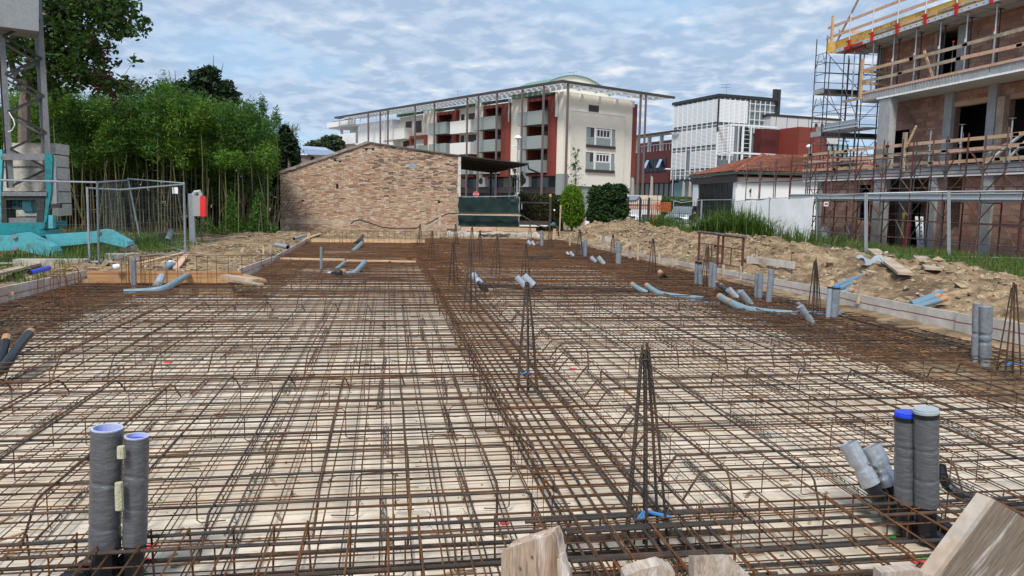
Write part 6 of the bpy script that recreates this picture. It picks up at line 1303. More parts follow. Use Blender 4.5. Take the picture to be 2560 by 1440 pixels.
def prop(y, x, z0, z1, m1, m2):
    P_ = obj('prop', MB().tube([(x, y, z0), (x, y, z0+(z1-z0)*.55)], .034, 8), m1, ub); obj('prop_tube', MB().tube([(x, y, z0+(z1-z0)*.5), (x, y, z1)], .026, 8), m2, P_); obj('collar', MB().tube([(x-.02, y, z0+(z1-z0)*.52), (x-.02, y, z0+(z1-z0)*.57)], .05, 8), m2, P_); obj('head_plate', MB().box(x-.08, x+.08, y-.08, y+.08, z1-.012, z1-.002), m1, P_)
y = 18
for k in range(12): prop(18.2+k*1.42, 21.55, 6.78, 9.04, 'galv', 'galv_light'); prop(18.9+k*1.42, 22.3, 6.78, 9.04, 'scaffold_dark', 'scaffold_dark')
for y in (26.6, 28.3, 24.2): prop(y, 21.6, 3.36, 4.9, 'galv', 'galv')
# timber guard rails
def guard(X, z0, zs_, y0, y1, step, posts, seed, toe=None):
    rr = random.Random(seed); y = y0
    for z in zs_:
        y = y0+rr.uniform(-.5, 0)
        while y < y1:
            L = rr.uniform(3, 4); e = min(y+L, y1); obj('guard_board', MB().beam((X, max(y, y0-.2), z+rr.uniform(-.03, .03)), (X, e, z+rr.uniform(-.03, .03)), .03, .13), rr.choice(('wood_pale', 'wood_pale', 'wood_old', 'wood_pink')), ub); y += L-.25
    y = y0+.3
    while y < y1: obj('guard_post', MB().tube([(X+.05, y, z0), (X+.05, y, zs_[-1]+.25)], .02, 6), posts, ub); bx('post_cap', 'clamp_red', (X+.02, X+.09, y-.03, y+.03, zs_[-1]+.22, zs_[-1]+.27)) if posts == 'scaffold_dark' else None; y += step
    if toe: obj('toe_board', MB().beam((X+.02, y0, z0+toe), (X+.02, y1, z0+toe), .03, .1), 'wood_pink', ub)
guard(21.24, 6.6, (7.30, 7.78), YE, 32.6, 1.95, 'scaffold_dark', 1, .22); guard(21.22, 3.1, (3.48, 3.9, 4.28), YE, 37.2, 2.2, 'scaffold_brown', 2)
for z in (7.28, 7.8): obj('guard_board', MB().beam((21.25, 32.7, z), (24.2, 32.7, z), .03, .13), 'wood_pale', ub)
bx('corner_post', 'wood_pale', (21.18, 21.28, 32.6, 32.74, 6.55, 8.35)); obj('guard_board', MB().beam((21.2, 32.75, 6.6), (21.2, 34, 6.6), .03, .13), 'wood_old', ub); bx('corner_post', 'wood_old', (21.1, 21.24, 29.2, 29.34, 3.2, 4.8)); obj('guard_board', MB().beam((21.15, 29.1, 4.2), (21.15, 28.6, 5.0), .04, .12), 'wood_pale', ub); obj('guard_board', MB().beam((21.4, 28.15, 6.8), (21.35, 28.75, 8.0), .04, .1), 'wood_pale', ub)
for lab, a, c, m in (('white edged board leaning on the first floor wall at the right, left of two', (21.6, 25.4, 3.3), (22.4, 24.0, 4.75), 'paper'), ('yellow board end leaning on the first floor wall', (21.55, 25.1, 3.75), (22.2, 24.5, 4.3), 'wood_yellow'), ('white edged board leaning on the first floor wall at the right, right of two', (21.6, 24.5, 3.3), (22.3, 23.4, 4.85), 'galv_light')):
    plank(lab, Vector(a), Vector(c), .22, .05, m, 'leaning_board', 'boards leaning on the first floor')
# white ladder and gear standing in the ground floor opening
T = thing('white_ladder', 'white perforated plank ladder leaning inside the ground floor opening', 'ladder', (21.1, 27.7, 0))
for s in (0, .33): obj('rail', MB().beam((21.05, 27.55+s*.5, 0), (21.5, 28.3+s, 1.35), .11, .05), 'galv_light', T)
for k in range(8): obj('hole', MB().beam((21.03+.056*k, 27.56+.094*k, .12+.16*k), (21.035+.056*k, 27.57+.094*k, .16+.16*k), .04, .06), 'black_metal', T)
tag(obj('red_plank', MB().beam((21.0, 28.55, 0), (21.3, 28.75, 1.1), .16, .05), 'clamp_red'), 'red plank standing in the ground floor opening beside the ladder', 'plank'); tag(obj('yellow_plank', MB().beam((21.1, 28.9, .5), (21.15, 28.95, 1.5), .1, .05), 'wood_yellow'), 'yellow plank standing behind the red one', 'plank'); tag(obj('blue_tube', MB().tube([(20.9, 32.4, 0), (21.0, 32.35, .9)], .05, 8), 'conduit_blue'), 'blue tube standing against the block wall behind the mesh fence', 'tube')
mb, _ = sleeve_mb(Vector((20.9, 34.0, 0)), Vector((20.9, 34.1, .75)), .32, .25, 6, 9, .5, seed=3); mb.poly(mb.v[-10:-1]); tag(obj('covered_heap', mb, 'box_grey'), 'grey covered heap against the block wall behind the mesh fence', 'heap'); plank('thin plank leaning on the ground floor wall left of the window', Vector((20.7, 33.2, 0)), Vector((21.35, 32.9, 1.2)), .05, .1, 'wood_old')
# ------------------------------------------------------------------ frame scaffold along the front
sc = thing('facade_scaffold', 'rusty frame scaffold with zinc deck boards along the unfinished block front', 'scaffold', (20.6, 28, 0))
COLS = ['scaffold_red', 'scaffold_brown', 'scaffold_brown', 'scaffold_dark', 'scaffold_red']
YS = [18.2+1.82*k for k in range(11)]
for i, y in enumerate(YS):
    for X, dz in ((20.15, .0), (21.0, .15)): obj('standard', MB().tube([(X, y, -.1), (X, y, 4.25+random.uniform(-.1, .35))], .031, 7), COLS[(i*2+(X > 20.5)) % 5], sc)
    obj('frame_bar', MB().tube([(20.15, y, 3.9), (21.0, y, 3.9)], .02, 6), 'scaffold_brown', sc); obj('frame_bar', MB().tube([(20.15, y, 1.93), (21.0, y, 1.93)], .022, 6), 'scaffold_brown', sc)
    if i+1 < len(YS):
        y2 = YS[i+1]; c = COLS[(i*3+1) % 5]
        for a, b in (((y, 1.35), (y+.62, 1.93)), ((y2, 1.35), (y2-.62, 1.93)), ((y+.72, 1.2), (y+.14, .5)), ((y2-.72, 1.2), (y2-.14, .5)), ((y, 2.9), (y+.5, 3.62)), ((y2, 2.9), (y2-.5, 3.62))): obj('knee_brace', MB().tube([(20.15, a[0], a[1]), (20.15, b[0], b[1])], .023, 6), c, sc)
        for z in (.52, 1.2, 2.95, 3.08, 3.68): obj('ledger', MB().tube([(20.15, y, z+random.uniform(-.01, .01)), (20.15, y2, z)], .022, 6), COLS[(i+int(z*10)) % 5] if z < 3 or i % 2 else 'scaffold_dark', sc)
        ym = (y+y2)/2; obj('standard', MB().tube([(20.95, ym, -.1), (20.95, ym, 3.9+random.uniform(-.2, .5))], .026, 6), COLS[(i*2+3) % 5], sc)
        for z in (1.2, 2.5, 3.3): obj('ledger', MB().tube([(20.95, y, z), (20.95, y2, z)], .02, 6), COLS[(i+1) % 5], sc)
        for a, b in (((y, 2.95), (ym-.1, 2.3)), ((y2, 2.95), (ym+.1, 2.3))): obj('knee_brace', MB().tube([(20.95, a[0], a[1]), (20.95, b[0], b[1])], .02, 6), COLS[(i+2) % 5], sc)
        if i % 2: obj('diagonal', MB().tube([(21.0, y, 2.2), (21.0, y2, 3.9)], .016, 6), 'scaffold_brown', sc)
        td = obj('deck_board', MB().box(20.2, 20.95, y+.03, y2-.03, 1.97, 2.03), 'galv', sc); obj('toe_plate', MB().box(20.13, 20.15, y+.04, y2-.04, 2.04, 2.27), 'galv', sc); obj('toe_fold', MB().box(20.105, 20.128, y+.04, y2-.04, 2.04, 2.10), 'galv_light', sc); obj('toe_fold', MB().box(20.105, 20.128, y+.04, y2-.04, 2.23, 2.27), 'galv_light', sc)
# low scaffold going toward the house
for i, y in enumerate((38.2, 39.9, 41.6)):
    for X in (20.3, 21.1): obj('standard', MB().tube([(X, y, -.1), (X, y, 4.1)], .026, 6), COLS[i], sc)
    for z in (1.2, 2.0, 2.95, 3.7): obj('ledger', MB().tube([(20.3, y, z), (20.3, y-1.75, z)], .018, 5), COLS[(i+1) % 5], sc); obj('frame_bar', MB().tube([(20.3, y, z), (21.1, y, z)], .018, 5), 'scaffold_red', sc)
    for s in (.5, -.5): obj('knee_brace', MB().tube([(20.3, y, 3.0), (20.3, y-s, 3.65)], .017, 5), 'scaffold_red', sc)
    obj('deck_board', MB().box(20.3, 21.1, y-1.7, y-.05, 1.95, 2.0), 'scaffold_dark', sc)
# ------------------------------------------------------------------ tall scaffold tower at the far corner
tw = thing('scaffold_tower', 'tall dark scaffold tower at the far corner of the unfinished building', 'scaffold', (22.5, 36.3, 0))
TX, TY = (21.3, 23.1, 24.9), (35.8, 36.75)
for x in TX:
    for y in TY: obj('standard', MB().tube([(x, y, -.1), (x, y, 10.0 if x < 22 else 9.3)], .027, 7), 'scaffold_dark', tw)
for z in (3.3, 5.15, 7.25):
    for x in TX[:-1]: obj('deck_board', MB().box(x+.03, x+1.77, 35.85, 36.7, z, z+.07), 'scaffold_dark', tw); obj('toe_plate', MB().box(x+.03, x+1.77, 35.77, 35.8, z, z+.2), 'scaffold_dark', tw)
    obj('toe_plate', MB().box(21.26, 21.29, 35.82, 36.73, z, z+.25), 'concrete', tw)
for z in (1.2, 2.2, 4.2, 4.7, 6.2, 6.7, 8.2, 8.7, 9.2):
    for a, b in zip(TX[:-1], TX[1:]): obj('ledger', MB().tube([(a, 35.8, z), (b, 35.8, z)], .017, 5), 'scaffold_dark', tw); obj('ledger', MB().tube([(a, 36.75, z-.3), (b, 36.75, z-.3)], .017, 5), 'scaffold_dark', tw)
    obj('frame_bar', MB().tube([(21.3, 35.8, z), (21.3, 36.75, z)], .017, 5), 'scaffold_dark', tw)
for z0 in (.3, 3.4, 5.3, 7.4):
    for j, (a, b) in enumerate(zip(TX[:-1], TX[1:])):
        obj('diagonal', MB().tube([(a, 35.8, z0+1.8), (b, 35.8, z0+.1)] if j == 0 else [(a, 36.75, z0), (b, 36.75, z0+1.7)], .016, 5), 'scaffold_dark', tw)
    for s, c in ((35.8, 36.1), (36.75, 36.45)): obj('knee_brace', MB().tube([(21.3, s, z0+1.1), (21.3, c, z0+1.75)], .015, 5), 'scaffold_dark', tw)
    obj('hoop_rail', MB().tube([(21.3, 35.8, z0+1.55), (21.3, 36.5, z0+1.42), (21.3, 36.62, z0+1.3), (21.3, 36.62, z0+.4)], .015, 5), 'galv', tw)
for lab, x, y, wx, wz, m in (('long grey stone block lying on the tower deck', 21.9, 36.2, 1.1, .42, 'concrete_old'), ('tan clay block on the tower deck', 22.62, 36.2, .28, .36, 'wood_pale')): tag(obj('stacked_block', MB().box(x-wx/2, x+wx/2, y-.2, y+.2, 5.22, 5.22+wz), m), lab, 'block')
for k, (x, z) in enumerate(((21.6, 5.6), (22.6, 5.75))): pass
o = obj('zinc_deck', MB().box(21.35, 22.4, 32.9, 35.6, 5.3, 5.36), 'galv', tw); obj('toe_plate', MB().box(21.32, 21.35, 32.9, 35.6, 5.36, 5.72), 'galv', tw); obj('toe_fold', MB().box(21.30, 21.318, 32.9, 35.6, 5.36, 5.42), 'galv_light', tw); obj('toe_fold', MB().box(21.30, 21.318, 32.9, 35.6, 5.52, 5.56), 'galv_light', tw)
for y in (33.0, 34.3, 35.5):
    for x in (21.33, 22.35): obj('standard', MB().tube([(x, y, 3.36), (x, y, 8.9)], .026, 6), 'scaffold_dark', tw)
for y in (33.0, 34.3): obj('diagonal', MB().tube([(22.35, y, 3.5), (22.35, y+1.25, 5.2)], .016, 5), 'scaffold_dark', tw); obj('ledger', MB().tube([(22.35, y, 4.1), (22.35, y+1.25, 4.1)], .016, 5), 'scaffold_dark', tw); obj('ledger', MB().tube([(21.33, y, 6.3), (21.33, y+1.25, 6.3)], .016, 5), 'scaffold_dark', tw); obj('diagonal', MB().tube([(21.33, y, 5.8), (21.33, y+1.25, 7.4)], .016, 5), 'scaffold_dark', tw)
for lab, a, c, m in (('sheet of zinc lying on the first floor terrace', (21.8, 33.2, 3.75), (21.9, 35.4, 3.7), 'galv'), ('dark board stack on the first floor terrace', (21.9, 33.4, 3.5), (22.0, 35.9, 3.48), 'wood_old')): plank(lab, Vector(a), Vector(c), .9, .06, m, 'stacked_board', 'boards on the first floor terrace')
# ------------------------------------------------------------------ vegetation
rs = np.random
def pb(px, py, Y, rx, rz, ry=None): c = VY(px, py, Y); s = Y/FOC; return (c.x, c.y, c.z, rx*s, (ry or rx)*s, rz*s)
def fan(pts, n, size, spread, aspect, droop=0.0, flat=.6):   # leaves gathered round twig tips
    P = np.asarray(pts); k = rs.randint(0, len(P), n); C = P[k]+rs.normal(size=(n, 3))*np.array(spread); return leaf_cloud(C, size, aspect, flat, droop)
# bamboo: five shared forms, then single plants
forms = []
for fi in range(6):
    lm = 'leaf_bamboo_light' if fi in (2, 5) else 'leaf_bamboo'; hgt = (6.0, 5.4, 5.7, 6.5, 5.0, 5.2)[fi]
    T = thing('bamboo_plant', 'x', 'bamboo', (0, 0, 0), 'bamboo plants of the grove')
    bend = random.uniform(.2, .6); st = [(bend*(u**2.4)*math.cos(fi), bend*(u**2.4)*math.sin(fi), hgt*u) for u in (0, .25, .5, .75, .9, 1)]
    obj('cane', MB().tube(st, [.026, .026, .022, .015, .009, .004], 6), 'cane' if fi % 2 else 'cane_dry', T)
    tw_ = []; mb = MB()
    for k in range(30):
        u = random.uniform(.46, 1.0)**.85; a = random.uniform(0, 6.28); i = min(int(u*5), 4); bx_ = bend*(u**2.4); L = random.uniform(.4, 1.0)*(1.15-.75*u); p = Vector((bx_*math.cos(fi), bx_*math.sin(fi), hgt*u)); q = p+Vector((L*math.cos(a), L*math.sin(a), random.uniform(-.1, .35)*L)); mb.tube([p, q], .005, 3, False)
        for s in (.4, .6, .8, 1, 1.1): v = p.lerp(q, s); tw_.append((v.x, v.y, v.z-.1*s))
    obj('twig', mb, 'cane', T, kind='stuff')
    quads('foliage', fan(tw_, 1500, .17, (.15, .15, .13), 4.6, .55), lm, T)
    forms.append(T)
labs_b = ['bamboo with yellow green top standing in the grove', 'tall feathery bamboo with dark green leaves in the grove']
def top_y(px):   # skyline of the grove in the survey
    return np.interp(px, [60, 110, 170, 240, 300, 350, 410, 430, 480, 560, 620, 660, 700, 735, 760], [230, 205, 205, 225, 228, 222, 185, 215, 232, 235, 250, 272, 305, 345, 420])
k = 0
spots = []
for i in range(84):
    px = 60+(740-60)*((i*.618) % 1); Y = random.uniform(33.4, 37.5) if px < 672 else random.uniform(40.6, 42.5); spots.append((px, Y))
for px, Y in spots:
    b = VY(px, 560, Y); ht = VY(px, top_y(px)+random.uniform(-2, 38), Y).z; fi = random.choice((0, 1, 3, 4, 0, 1, 3, 4, 2, 5) if px > 150 else (2, 5, 0)); h0 = (6.0, 5.4, 5.7, 6.5, 5.0, 5.2)[fi]; s = max(.55, ht/h0)
    lab = 'bright yellow green bamboo plant among darker ones in the grove' if fi in (2, 5) else 'dark green bamboo plant among many in the grove'
    dup(forms[fi], (b.x, Y, .0), lab, random.uniform(0, 6.28), scale=(max(.9, s*.95),)*2+(s,))
for T in forms:
    for ch in list(T.children): bpy.data.objects.remove(ch)
    bpy.data.objects.remove(T)
# drooping feathery tops that stand out from the skyline
# the mass of leaves behind, then dark leaves painting the shade inside the grove
P_ = []
for i in range(30000):
    px = random.uniform(-60, 742); Y = random.uniform(35.5, 39) if px < 680 else random.uniform(40.5, 43); u = random.random(); tz = VY(px, top_y(px)+26, Y).z; zb_ = (1.6+1.6*random.random()) if px < 520 else .9+1.2*random.random()
    P_.append((VY(px, 500, Y).x, Y, zb_+(tz-zb_-.2)*u**.8))
quads('bamboo_thicket', leaf_cloud(P_, .24, 3.2, .6, .4), 'leaf_bamboo', kind='stuff')
for lab, px, py, rx, rz, Y, n_ in (('rounded yellow green bamboo clump at the skyline of the grove', 500, 285, 24, 34, 33.6, 1500), ('bright yellow green bamboo top beside the crane mast', 128, 240, 34, 40, 32.5, 1900), ('small light bamboo clump low in the right half of the grove', 592, 398, 20, 20, 32.6, 800), ('light bamboo tuft low near the right end of the grove', 560, 395, 22, 22, 32.8, 700), ('light bamboo spray at the right end of the grove', 665, 388, 26, 30, 33.0, 900), ('feathery bamboo tip standing clear above the skyline', 408, 215, 14, 34, 36, 420), ('second feathery bamboo tip above the right part of the grove', 655, 262, 12, 26, 35, 300), ('feathery bamboo tip at the right end of the skyline', 690, 290, 12, 26, 35, 280)):
    q = pb(px, py, Y, rx, rz); b_ = Vector((q[0], Y, 0)); T = thing('bamboo_plant', lab, 'bamboo', tuple(b_), 'bamboo clumps that stand out'); obj('cane', MB().tube([b_, b_+Vector((.05, 0, q[2]*.6)), Vector((q[0], Y, q[2]+q[5]*.8))], [.025, .018, .004], 5), 'cane', T)
    quads('foliage', leaf_cloud(blob_points([q, (q[0]+q[3]*.3, Y, q[2]-q[5]*.5, q[3]*.8, q[3]*.8, q[5]*.7)], n_, .25 if 'feathery' in lab else .55), .17, 4.6, .55, .45), 'leaf_bamboo_light' if 'feathery' not in lab else 'leaf_bamboo', T)
P_ = []
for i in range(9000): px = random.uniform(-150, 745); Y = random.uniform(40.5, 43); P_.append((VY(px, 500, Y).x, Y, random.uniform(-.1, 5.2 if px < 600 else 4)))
quads('dark_leaf_mass', leaf_cloud(P_, .55, 1.5, .7), 'leaf_dark', kind='stuff')
can = MB()
for i in range(52):
    px = random.uniform(110, 690); Y = random.uniform(32.2, 35.5); b = VY(px, 560, Y); h = random.choice((.8, 1.2, 1.6, 2.2, 3.0))*random.uniform(.6, 1.1); l = random.gauss(0, .16)*h
    can.tube([(b.x, Y, -.05), (b.x+l*.5, Y+random.uniform(-.2, .2), h*.5), (b.x+l*1.1, Y, h)], [random.uniform(.014, .03), .02, .012], 5)
for i in range(46):                                    # a sheaf of dead canes against the wall corner
    px = random.uniform(590, 690); Y = random.uniform(33.5, 37); b = VY(px, 572, Y); h = random.uniform(.6, 2.4); l = random.gauss(.1, .3)*h; can.tube([(b.x, Y, -.05), (b.x+l, Y+.1, h)], [.02, .012], 4)
obj('dead_canes', can, 'cane_dry', kind='stuff')
P_ = []
for i in range(5200): px = min(random.gauss(615, 60), 690); Y = random.uniform(32.6, 35); u = random.random()**1.6; P_.append((VY(px, 500, Y).x, Y, .05+u*(1.9 if 560 < px < 690 else 1.1)*(.6+.4*math.sin(px*.09))))
quads('grove_shrubbery', leaf_cloud(P_, .19, 4.0, .8, .2), 'leaf_bamboo', kind='stuff')
# trees
def limb(mb, p, q, r0, r1, k=4, wob=.06):
    p, q = Vector(p), Vector(q); L = (q-p).length; pts = [p.lerp(q, i/k)+(Vector((random.gauss(0, wob), random.gauss(0, wob), random.gauss(0, wob)))*L*.5 if 0 < i < k else Vector()) for i in range(k+1)]; mb.tube(pts, [r0+(r1-r0)*i/k for i in range(k+1)], 7); return pts
T = thing('big_tree', 'big broadleaf tree behind the crane mast with drooping leafy branches', 'tree', tuple(VY(55, 560, 26)))
tr = MB(); base = VY(58, 565, 26); f1 = VY(62, 250, 26); f2 = VY(45, 150, 26); limb(tr, base, f1, .2, .16, 4, .02); limb(tr, f1, VY(100, 40, 26), .15, .09, 4, .03); limb(tr, f1, VY(15, 100, 26), .12, .06, 4, .03); obj('trunk', tr, 'bark', T)
tips = []; br = MB()
for sx, sy, ex, ey, Y, r in ((100, 40, 300, -20, 25.5, .06), (100, 60, 270, 80, 25, .06), (90, 120, 225, 185, 25.2, .05), (95, 90, 300, 205, 24.8, .045), (110, 20, 230, -80, 26, .07), (60, 60, -20, -40, 26, .06), (80, 90, 200, 60, 26.5, .05), (60, 200, 140, 165, 26, .04), (40, 100, -30, 120, 26, .05), (110, 30, 180, 10, 27, .05), (250, 40, 305, 25, 25, .03)):
    pts = limb(br, VY(sx, sy, 26), VY(ex, ey, Y), r, .012, 6, .03)
    for i in range(2, 7):
        for j in range(9):
            d = Vector((random.gauss(0, .33), random.gauss(0, .5), random.gauss(-.08, .28))); q = pts[i]+d; br.tube([pts[i], q], [.01, .004], 3, False); tips.append(tuple(q))
for px, py, n_, sp in ((200, 10, 60, 1.0), (130, 20, 60, .9), (150, 120, 60, .7), (230, 120, 40, .5), (285, 20, 50, .5), (40, 40, 40, .8), (260, 200, 22, .4), (305, 215, 16, .25), (120, 200, 26, .5), (300, 75, 14, .3), (200, 180, 30, .5), (60, 130, 30, .6)):
    for i in range(n_): c = VY(px, py, random.uniform(24.6, 27)); tips.append((c.x+random.gauss(0, sp*.6), c.y, c.z+random.gauss(0, sp*.45)))
obj('branch', br, 'bark', T); quads('crown', fan(tips, 13000, .17, (.09, .10, .08), 1.8, .35), 'leaf_tree', T)
rt = [tuple(VY(px+random.gauss(0, 4), py+random.gauss(0, 9), 24.8)) for px, py in ((232, 98), (262, 145), (272, 185), (250, 205), (282, 250), (240, 225), (265, 130)) for _ in range(4)]
quads('dead_leaves', fan(rt, 240, .12, (.06, .06, .1), 2.2, .6), 'leaf_red', T)
def crown_tree(name, label, base, blobs, n, leaf, m, aspect=1.8, trunk_r=.12, group=None, shell=.45, spikes=()):
    T = thing(name, label, 'tree' if 'shrub' not in name else 'shrub', tuple(base), group); b = np.array(blobs); c = b[:, :3].mean(0); mb = MB(); top = Vector(tuple(c)); limb(mb, base, top, trunk_r, trunk_r*.5, 4, .02)
    for q in blobs: limb(mb, top.lerp(Vector(base), .3), (q[0], q[1], q[2]), trunk_r*.45, .02, 4, .05)
    for (p0, p1) in spikes: mb.tube([p0, p1], [.03, .01], 4)
    obj('trunk', mb, 'bark', T); V = leaf_cloud(blob_points(blobs, n, shell), leaf, aspect, .6, .15); quads('crown', V, m, T); return T
crown_tree('dark_tree', 'dark broadleaf tree with dead twigs rising behind the bamboo', VY(510, 560, 44), [pb(510, 200, 44, 36, 26), pb(465, 225, 44, 32, 22), pb(555, 222, 44, 32, 22), pb(525, 180, 44, 26, 16), pb(440, 220, 44, 16, 14), pb(575, 245, 44, 25, 22), pb(500, 245, 44, 55, 26), pb(545, 262, 44, 50, 25), pb(490, 190, 44, 14, 12)], 4600, .27, 'leaf_dark', shell=.25, spikes=[(VY(532, 180, 44), VY(534, 138, 44)), (VY(515, 185, 44), VY(508, 160, 44)), (VY(552, 185, 44), VY(558, 158, 44)), (VY(430, 215, 44), VY(421, 175, 44)), (VY(460, 210, 44), VY(463, 183, 44)), (VY(440, 212, 44), VY(437, 175, 44))])
crown_tree('dark_tree', 'dark shrubby tree with upright bare twigs at the right end of the bamboo', VY(728, 560, 40), [pb(722, 360, 40, 18, 30), pb(735, 385, 40, 14, 30), pb(712, 330, 40, 12, 18)], 1500, .26, 'leaf_dark', spikes=[(VY(735, 350, 40), VY(745, 308, 40)), (VY(728, 345, 40), VY(738, 318, 40))])
for lab, px, py, bl in (('far pale green tree rising over the far house roof', 820, 362, [pb(812, 362, 140, 22, 16), pb(838, 365, 140, 22, 24), pb(822, 355, 140, 14, 14)]), ('far low tree left of the far house roof', 780, 368, [pb(784, 368, 150, 16, 12), pb(770, 372, 150, 12, 9)])): crown_tree('far_tree', lab, VY(px, 470, 140), bl, 2200, .9, 'leaf_far', group='far trees')
# slim trees, clipped shrubs, hedges
def slim(label, px, yb, yt, Y, wpx, n, m, leaf):
    b, t = VY(px, yb, Y), VY(px+3, yt, Y); b.z = 0; T = thing('slim_tree', label, 'tree', tuple(b), 'slim young trees'); mb = MB(); mb.tube([b, b.lerp(t, .5)+Vector((.04, 0, 0)), t], [.05, .03, .008], 6); tp = []
    for k in range(34): u = random.uniform(.3, 1); p = b.lerp(t, u); a = random.uniform(0, 6.28); L = wpx*Y/FOC*random.uniform(.4, 1.1)*(1.2-u*.9); q = p+Vector((L*math.cos(a), L*math.sin(a), L*1.1)); mb.tube([p, q], [.01, .004], 3, False); tp += [tuple(p.lerp(q, s)) for s in (.5, .75, 1)]
    obj('trunk', mb, 'bark', T); quads('crown', fan(tp, n, leaf, (.06, .06, .06), 1.9, .2), m, T)
slim('thin young tree with sparse leaves before the apartment end wall', 1437, 500, 378, 50, 36, 520, 'leaf_tree', .13); slim('thin columnar tree left of the street lamp pole', 1284, 500, 420, 52, 9, 420, 'leaf_dark', .13); slim('thin columnar tree right of the street lamp pole', 1303, 500, 428, 52, 9, 420, 'leaf_dark', .13)
c = VY(1431, 512, 42); s = 42/FOC; T = thing('clipped_shrub', 'bright green egg shaped conifer shrub between hedge and laurel', 'shrub', (c.x, 42, 0)); obj('trunk', MB().tube([(c.x, 42, -.1), (c.x, 42, 1.6)], [.06, .03], 6), 'bark', T)
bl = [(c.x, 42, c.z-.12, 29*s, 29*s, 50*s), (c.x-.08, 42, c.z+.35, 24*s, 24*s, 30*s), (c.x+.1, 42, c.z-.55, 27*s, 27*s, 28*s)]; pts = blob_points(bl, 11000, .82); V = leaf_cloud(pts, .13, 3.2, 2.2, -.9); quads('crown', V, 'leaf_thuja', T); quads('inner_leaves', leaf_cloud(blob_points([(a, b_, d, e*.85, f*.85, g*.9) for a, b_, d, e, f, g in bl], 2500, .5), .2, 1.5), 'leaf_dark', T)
c = VY(1520, 512, 41.5); T = thing('laurel_shrub', 'large glossy dark laurel bush right of the egg shaped shrub', 'shrub', (c.x, 41.5, 0)); obj('trunk', MB().tube([(c.x, 41.5, -.1), (c.x, 41.5, 1.5)], [.08, .03], 6), 'bark', T)
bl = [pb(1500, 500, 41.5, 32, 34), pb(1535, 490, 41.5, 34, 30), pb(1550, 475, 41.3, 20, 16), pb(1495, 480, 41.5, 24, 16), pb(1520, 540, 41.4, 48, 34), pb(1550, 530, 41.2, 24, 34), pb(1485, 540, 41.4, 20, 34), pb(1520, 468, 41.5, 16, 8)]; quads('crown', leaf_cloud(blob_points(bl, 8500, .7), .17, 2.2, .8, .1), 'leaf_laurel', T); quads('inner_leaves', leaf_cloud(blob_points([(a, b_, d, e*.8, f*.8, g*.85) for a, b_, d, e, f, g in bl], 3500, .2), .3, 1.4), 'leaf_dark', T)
def hedge(label, x0, x1, yt, Y, m, n, zb=0.0, dep=.8, red=False):
    a, c = VY(x0, yt, Y), VY(x1, yt, Y); T = thing('hedge', label, 'hedge', ((a.x+c.x)/2, Y, 0)); obj('dark_core', MB().box(a.x, c.x, Y+.25, Y+dep-.25, -.1, a.z-.25), 'leaf_dark', T)  # hedge-long dark box; the shade inside the hedge is put into its colour
    q = np.stack([rs.uniform(a.x, c.x, n), Y+np.where(rs.rand(n) < .7, rs.normal(0.05, .07, n), rs.uniform(0, dep, n)), rs.uniform(-.05, 1, n)], 1); q[:, 2] = zb+(a.z-zb)*np.where(np.abs(q[:, 1]-Y) < .22, q[:, 2], 1+rs.normal(0, .02, n)); quads('foliage', leaf_cloud(q, .11, 1.7, .8), m, T)
hedge('thin browning hedge behind the brown sliding gate', 1299, 1410, 490, 42.5, 'leaf_hedge', 9500); hedge('clipped light green hedge behind the grey car', 1652, 1738, 493, 60, 'leaf_hedge_light', 4500)
# grass and weeds
def blades(P, h, wd, lean=.35):
    P = np.asarray(P); n = len(P); a = rs.uniform(0, 6.28, n); hh = h*(.5+.8*rs.rand(n)) if np.isscalar(h) else h; d = np.stack([np.cos(a), np.sin(a), np.zeros(n)], 1); side = np.stack([-d[:, 1], d[:, 0], d[:, 2]], 1)*wd*.5; le = (lean*rs.rand(n)*hh)[:, None]
    mid = P+d*le*.4+np.array([0, 0, .62])*hh[:, None]; tip = P+d*le*1.3+np.array([0, 0, 1.0])*hh[:, None]*(1-.35*le)
    q1 = np.stack([P-side, P+side, mid+side*.8, mid-side*.8], 1); q2 = np.stack([mid-side*.8, mid+side*.8, tip+side*.1, tip-side*.1], 1); return np.concatenate([q1, q2], 0).reshape(-1, 3)
def scatter(n, x0, x1, y0, y1, dens=None):
    x, y = rs.uniform(x0, x1, n), rs.uniform(y0, y1, n)
    if dens is not None: k = rs.rand(n) < dens(x, y); x, y = x[k], y[k]
    return np.stack([x, y, height(x, y)-.02], 1)
cl = lambda x, y: np.clip(fbm(x, y, .8, 3)*1.6+.75, 0, 1)
G1 = scatter(26000, 12.6, 20.4, 12, 30, lambda x, y: cl(x, y)*ss(x, 12.4, 13.6)*np.where(y < 24, 1, .6)); quads('grass_bank', blades(G1, .30, .02, .8), 'grass', kind='stuff')
G1b = scatter(3600, 12.6, 20.4, 12, 30, cl); quads('dry_grass', blades(G1b, .34, .012, .9), 'grass_dry', kind='stuff')
G2 = scatter(16000, 11.6, 20, 30, 42, lambda x, y: cl(x, y+9)*np.where((y-30) > (x-19)*1.2, 1, .5)); quads('tall_weeds', blades(G2, .42, .02, .8), 'grass', kind='stuff')
wd_t = []
